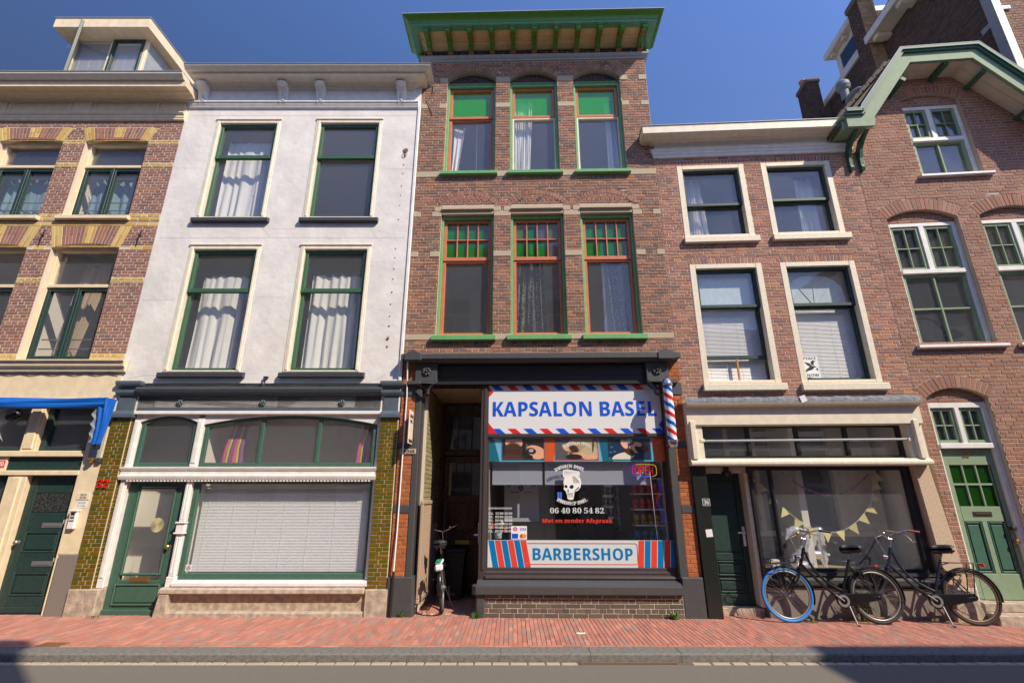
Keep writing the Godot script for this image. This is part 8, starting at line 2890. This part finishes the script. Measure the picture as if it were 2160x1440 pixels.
func bicycles() -> void:
	var lean := Basis(Vector3.RIGHT, deg_to_rad(-4))
	bicycle("black step-through bicycle with a blue front tyre and front carrier", HS * Transform3D(Basis(Vector3.UP, deg_to_rad(-2)) * lean, Vector3(1.12, 0.0, 0.20)), 1.17, M.bike_black, M.rubber_blue, M.steel, M.rubber, true, false)
	bicycle("navy step-through bicycle with brown grips and rear carrier", HS * Transform3D(Basis(Vector3.UP, deg_to_rad(-7)) * lean, Vector3(2.36, 0.0, 0.10)), 1.18, M.bike_navy, M.rubber, M.rust, M.grip_brown, false, true)
	var o := bicycle("dark bicycle seen from behind in the barber's side doorway", HM * Transform3D(Basis(Vector3.UP, deg_to_rad(-85)) * Basis(Vector3.RIGHT, deg_to_rad(5)), Vector3(0.69, 0.0, -1.33)), 1.12, M.bike_black, M.rubber, M.steel, M.rubber, false, false, -1.0)
	var b := MB.new()
	b.box(1.12 + 0.20, 1.12 + 0.36, 0.615, 0.70, -0.055, 0.055, 0.02)
	b.box(1.12 - 0.05, 1.12 + 0.30, 0.70, 0.735, -0.055, 0.055, 0.015)
	part(o, "white_mudguard_end", b, M.plastic_white)
	b = MB.new(); b.box(1.12 + 0.1, 1.12 + 0.33, 0.735, 0.75, -0.04, 0.04, 0.005)
	part(o, "green_strap", b, mat(lin(0.0, 0.35, 0.14), 0.5))

# ------------------------------------------------------------------ a person in the barber shop: one continuous body
func field_mesh(bones: Array, cell: float, k: float) -> MB:   # bones: [a, b, ra, rb]; surface nets over smoothly joined tapered capsules
	var lo := Vector3(1e9, 1e9, 1e9); var hi := -lo
	for q in bones:
		for e in [[q[0], q[2]], [q[1], q[3]]]:
			lo = lo.min(e[0] - Vector3.ONE * (e[1] + 2 * cell)); hi = hi.max(e[0] + Vector3.ONE * (e[1] + 2 * cell))
	var n := Vector3i(((hi - lo) / cell).ceil()) + Vector3i.ONE
	var val := PackedFloat32Array(); val.resize(n.x * n.y * n.z); val.fill(1.0)
	for q in bones:
		var a: Vector3 = q[0]; var ba: Vector3 = q[1] - q[0]; var l2 := maxf(ba.length_squared(), 1e-6)
		var R := maxf(q[2], q[3]) + k * 2 + cell
		var p0 := Vector3i(((a.min(q[1]) - Vector3.ONE * R - lo) / cell).floor()).max(Vector3i.ZERO)
		var p1 := Vector3i(((a.max(q[1]) + Vector3.ONE * R - lo) / cell).ceil()).min(n - Vector3i.ONE)
		for z in range(p0.z, p1.z + 1):
			for y in range(p0.y, p1.y + 1):
				var row := (z * n.y + y) * n.x
				for x in range(p0.x, p1.x + 1):
					var p := lo + Vector3(x, y, z) * cell - a
					var t := clampf(p.dot(ba) / l2, 0, 1)
					var d := (p - ba * t).length() - lerpf(q[2], q[3], t)
					var v := val[row + x]
					var h := maxf(k - absf(v - d), 0.0) / k
					val[row + x] = minf(v, d) - h * h * k * 0.25
	var ids := {}
	var verts := PackedVector3Array(); var nor := PackedVector3Array()
	var at_ := func(x: int, y: int, z: int) -> float: return val[(z * n.y + y) * n.x + x]
	for z in n.z - 1:
		for y in n.y - 1:
			for x in n.x - 1:
				var i := (z * n.y + y) * n.x + x
				var s0 := val[i] < 0
				var o := [i, i + 1, i + n.x, i + n.x + 1, i + n.x * n.y, i + n.x * n.y + 1, i + n.x * n.y + n.x, i + n.x * n.y + n.x + 1]
				var mixed := false
				for q in 7:
					if (val[o[q + 1]] < 0) != s0:
						mixed = true
						break
				if not mixed: continue
				var sum := Vector3.ZERO; var cnt := 0
				for e in [[0, 1], [2, 3], [4, 5], [6, 7], [0, 2], [1, 3], [4, 6], [5, 7], [0, 4], [1, 5], [2, 6], [3, 7]]:
					var va := val[o[e[0]]]; var vb := val[o[e[1]]]
					if (va < 0) != (vb < 0):
						var t := va / (va - vb)
						var pa := Vector3(e[0] & 1, (e[0] >> 1) & 1, e[0] >> 2); var pb := Vector3(e[1] & 1, (e[1] >> 1) & 1, e[1] >> 2)
						sum += pa.lerp(pb, t); cnt += 1
				ids[i] = verts.size()
				verts.append(lo + (Vector3(x, y, z) + sum / cnt) * cell)
				nor.append(Vector3(val[o[1]] - val[o[0]] + val[o[7]] - val[o[6]], val[o[2]] - val[o[0]] + val[o[7]] - val[o[5]], val[o[4]] - val[o[0]] + val[o[7]] - val[o[3]]).normalized())
	var b := MB.new()
	var step := [1, n.x, n.x * n.y]
	for i in ids:
		for ax in 3:
			var u: int = step[(ax + 1) % 3]; var w: int = step[(ax + 2) % 3]
			var j: int = i + step[ax]
			if j >= val.size() or (val[i] < 0) == (val[j] < 0): continue
			if not (ids.has(i - u) and ids.has(i - w) and ids.has(i - u - w)): continue
			var q := [ids[i], ids[i - u], ids[i - u - w], ids[i - w]]
			if val[i] < 0: q.reverse()
			b.squad(verts[q[3]], verts[q[2]], verts[q[1]], verts[q[0]], nor[q[3]], nor[q[2]], nor[q[1]], nor[q[0]])
	return b

func person() -> void:
	var o := thing("person", "person in a dark shirt standing with their back turned inside the barber shop", "person", at(HM, 3.10, 0.0, -1.35))
	var V := func(x: float, y: float, z: float) -> Vector3: return Vector3(x, y, z)
	var bones := []
	for s in [-1.0, 1.0]:
		bones.append([V.call(0.09 * s, 0.92, 0), V.call(0.10 * s, 0.50, 0.02), 0.085, 0.058])
		bones.append([V.call(0.10 * s, 0.50, 0.02), V.call(0.11 * s, 0.09, 0.0), 0.056, 0.040])
		bones.append([V.call(0.11 * s, 0.05, 0.02), V.call(0.13 * s, 0.035, -0.15), 0.042, 0.034])
		bones.append([V.call(0.17 * s, 1.42, 0), V.call(0.25 * s, 1.16, -0.06), 0.055, 0.043])
		bones.append([V.call(0.25 * s, 1.16, -0.06), V.call(0.17 * s, 1.13, -0.30), 0.041, 0.030])
		bones.append([V.call(0.17 * s, 1.13, -0.30), V.call(0.15 * s, 1.13, -0.38), 0.032, 0.026])
		bones.append([V.call(0.05 * s, 1.40, 0), V.call(0.16 * s, 1.42, 0), 0.075, 0.06])
		for f in 4:
			bones.append([V.call((0.135 + 0.014 * f) * s, 1.135, -0.38), V.call((0.130 + 0.014 * f) * s, 1.12 - 0.005 * absf(f - 1.5), -0.445 + 0.006 * absf(f - 1.5)), 0.010, 0.008])
		bones.append([V.call(0.135 * s, 1.13, -0.34), V.call(0.095 * s, 1.125, -0.38), 0.011, 0.009])
	bones.append([V.call(0, 0.95, 0), V.call(0, 1.15, 0.0), 0.135, 0.125])
	bones.append([V.call(0, 1.15, 0), V.call(0, 1.38, 0.01), 0.125, 0.13])
	bones.append([V.call(0, 1.42, 0.0), V.call(0, 1.56, -0.01), 0.06, 0.052])
	bones.append([V.call(0, 1.63, -0.02), V.call(0, 1.70, 0.0), 0.075, 0.088])
	bones.append([V.call(0, 1.62, -0.10), V.call(0, 1.60, -0.08), 0.018, 0.03])
	var body := field_mesh(bones, 0.018, 0.03)
	for i in body.v.size():
		var y := body.v[i].y; var z := body.v[i].z
		body.c[i] = Color(0.42, 0.24, 0.16) if (y > 1.52 or z < -0.29) else (Color(0.018, 0.02, 0.035) if y > 0.93 else Color(0.03, 0.03, 0.035))
	var m := mat(Color(1, 1, 1), 0.8); m.vertex_color_use_as_albedo = true
	part(o, "body", body, m)
	var b := MB.new()
	b.ball(Vector3(0, 1.71, 0.015), Vector3(0.095, 0.098, 0.10), 14, 10)
	part(o, "hair", b, M.ink)
	for s in [-1.0, 1.0]:
		b = MB.new(); b.ball(Vector3(0.087 * s, 1.65, -0.01), Vector3(0.014, 0.03, 0.02))
		part(o, "ear", b, mat(lin(0.42, 0.24, 0.16), 0.7))

# ------------------------------------------------------------------ across the street, behind the camera: seen in the glass, and the shade on the road
func opposite() -> void:
	var list := [
		[-26.0, 3.15, 11.15, lin(0.72, 0.68, 0.60), "long pale rendered house across the road behind the camera", M.cream_pale],
		[3.18, 12.05, 7.4, lin(0.75, 0.73, 0.68), "low white house across the road behind the camera", M.white],
		[12.08, 34.0, 10.85, lin(0.62, 0.52, 0.43), "brown house across the road to the right behind the camera", M.cream_pale]]
	for q in list:
		var t := thing("facing_house", q[4], "house", Transform3D(), "houses across the road")
		var b := MB.new()
		b.box(q[0], q[1], -0.2, q[2], 9.32, 17.0)
		part(t, "wall", b, mat(q[3], 0.9))
		b = MB.new()
		b.box(q[0], q[1], q[2] - 0.35, q[2], 9.15, 9.319, 0.02); b.box(q[0], q[1], 3.1, 3.5, 9.2, 9.319, 0.02)
		part(t, "cornice", b, q[5])
		var x: float = q[0] + 0.8
		while x < q[1] - 1.4:
			for y in [0.7, 4.0, 7.0]:
				if y + 2 > q[2] - 0.4 or absf(x) > 14: continue
				b = MB.new(); b.frame(x, x + 1.2, y, y + 2.0, [0.09, 0.09, 0.09, 0.09], 9.26, 9.319, 0.0); b.box(x + 0.09, x + 1.11, y + 1.2, y + 1.27, 9.27, 9.319)
				var w := part(t, "window", b, M.white)
				b = MB.new(); b.box(x + 0.09, x + 1.11, y + 0.09, y + 1.91, 9.30, 9.318)
				part(w, "pane", b, mat(lin(0.03, 0.035, 0.04), 0.05))
			x += 2.0
	var s := thing("facing_shop_sign", "grey lettered shop sign on the house across the road", "shop sign", Transform3D(Basis(Vector3.UP, PI), Vector3(-4.7, 3.85, 9.14)))
	var b := MB.new(); b.box(-2.6, 2.6, -0.5, 0.45, -0.02, 0.0)
	part(s, "board", b, M.letter_grey)
	b = MB.new(); letters(b, "DI FRETT'..", font(false, true), 0, 0, 4.6, 0.55, 0.0, 0.02)
	part(s, "lettering", b, M.slate_dark)
	b = MB.new(); b.box(-60, 60, -0.29, 0.03, 8.6, 9.3)
	structure(solo("far_pavement", "grey pavement on the camera's side of the road", "pavement", b, M.kerb))
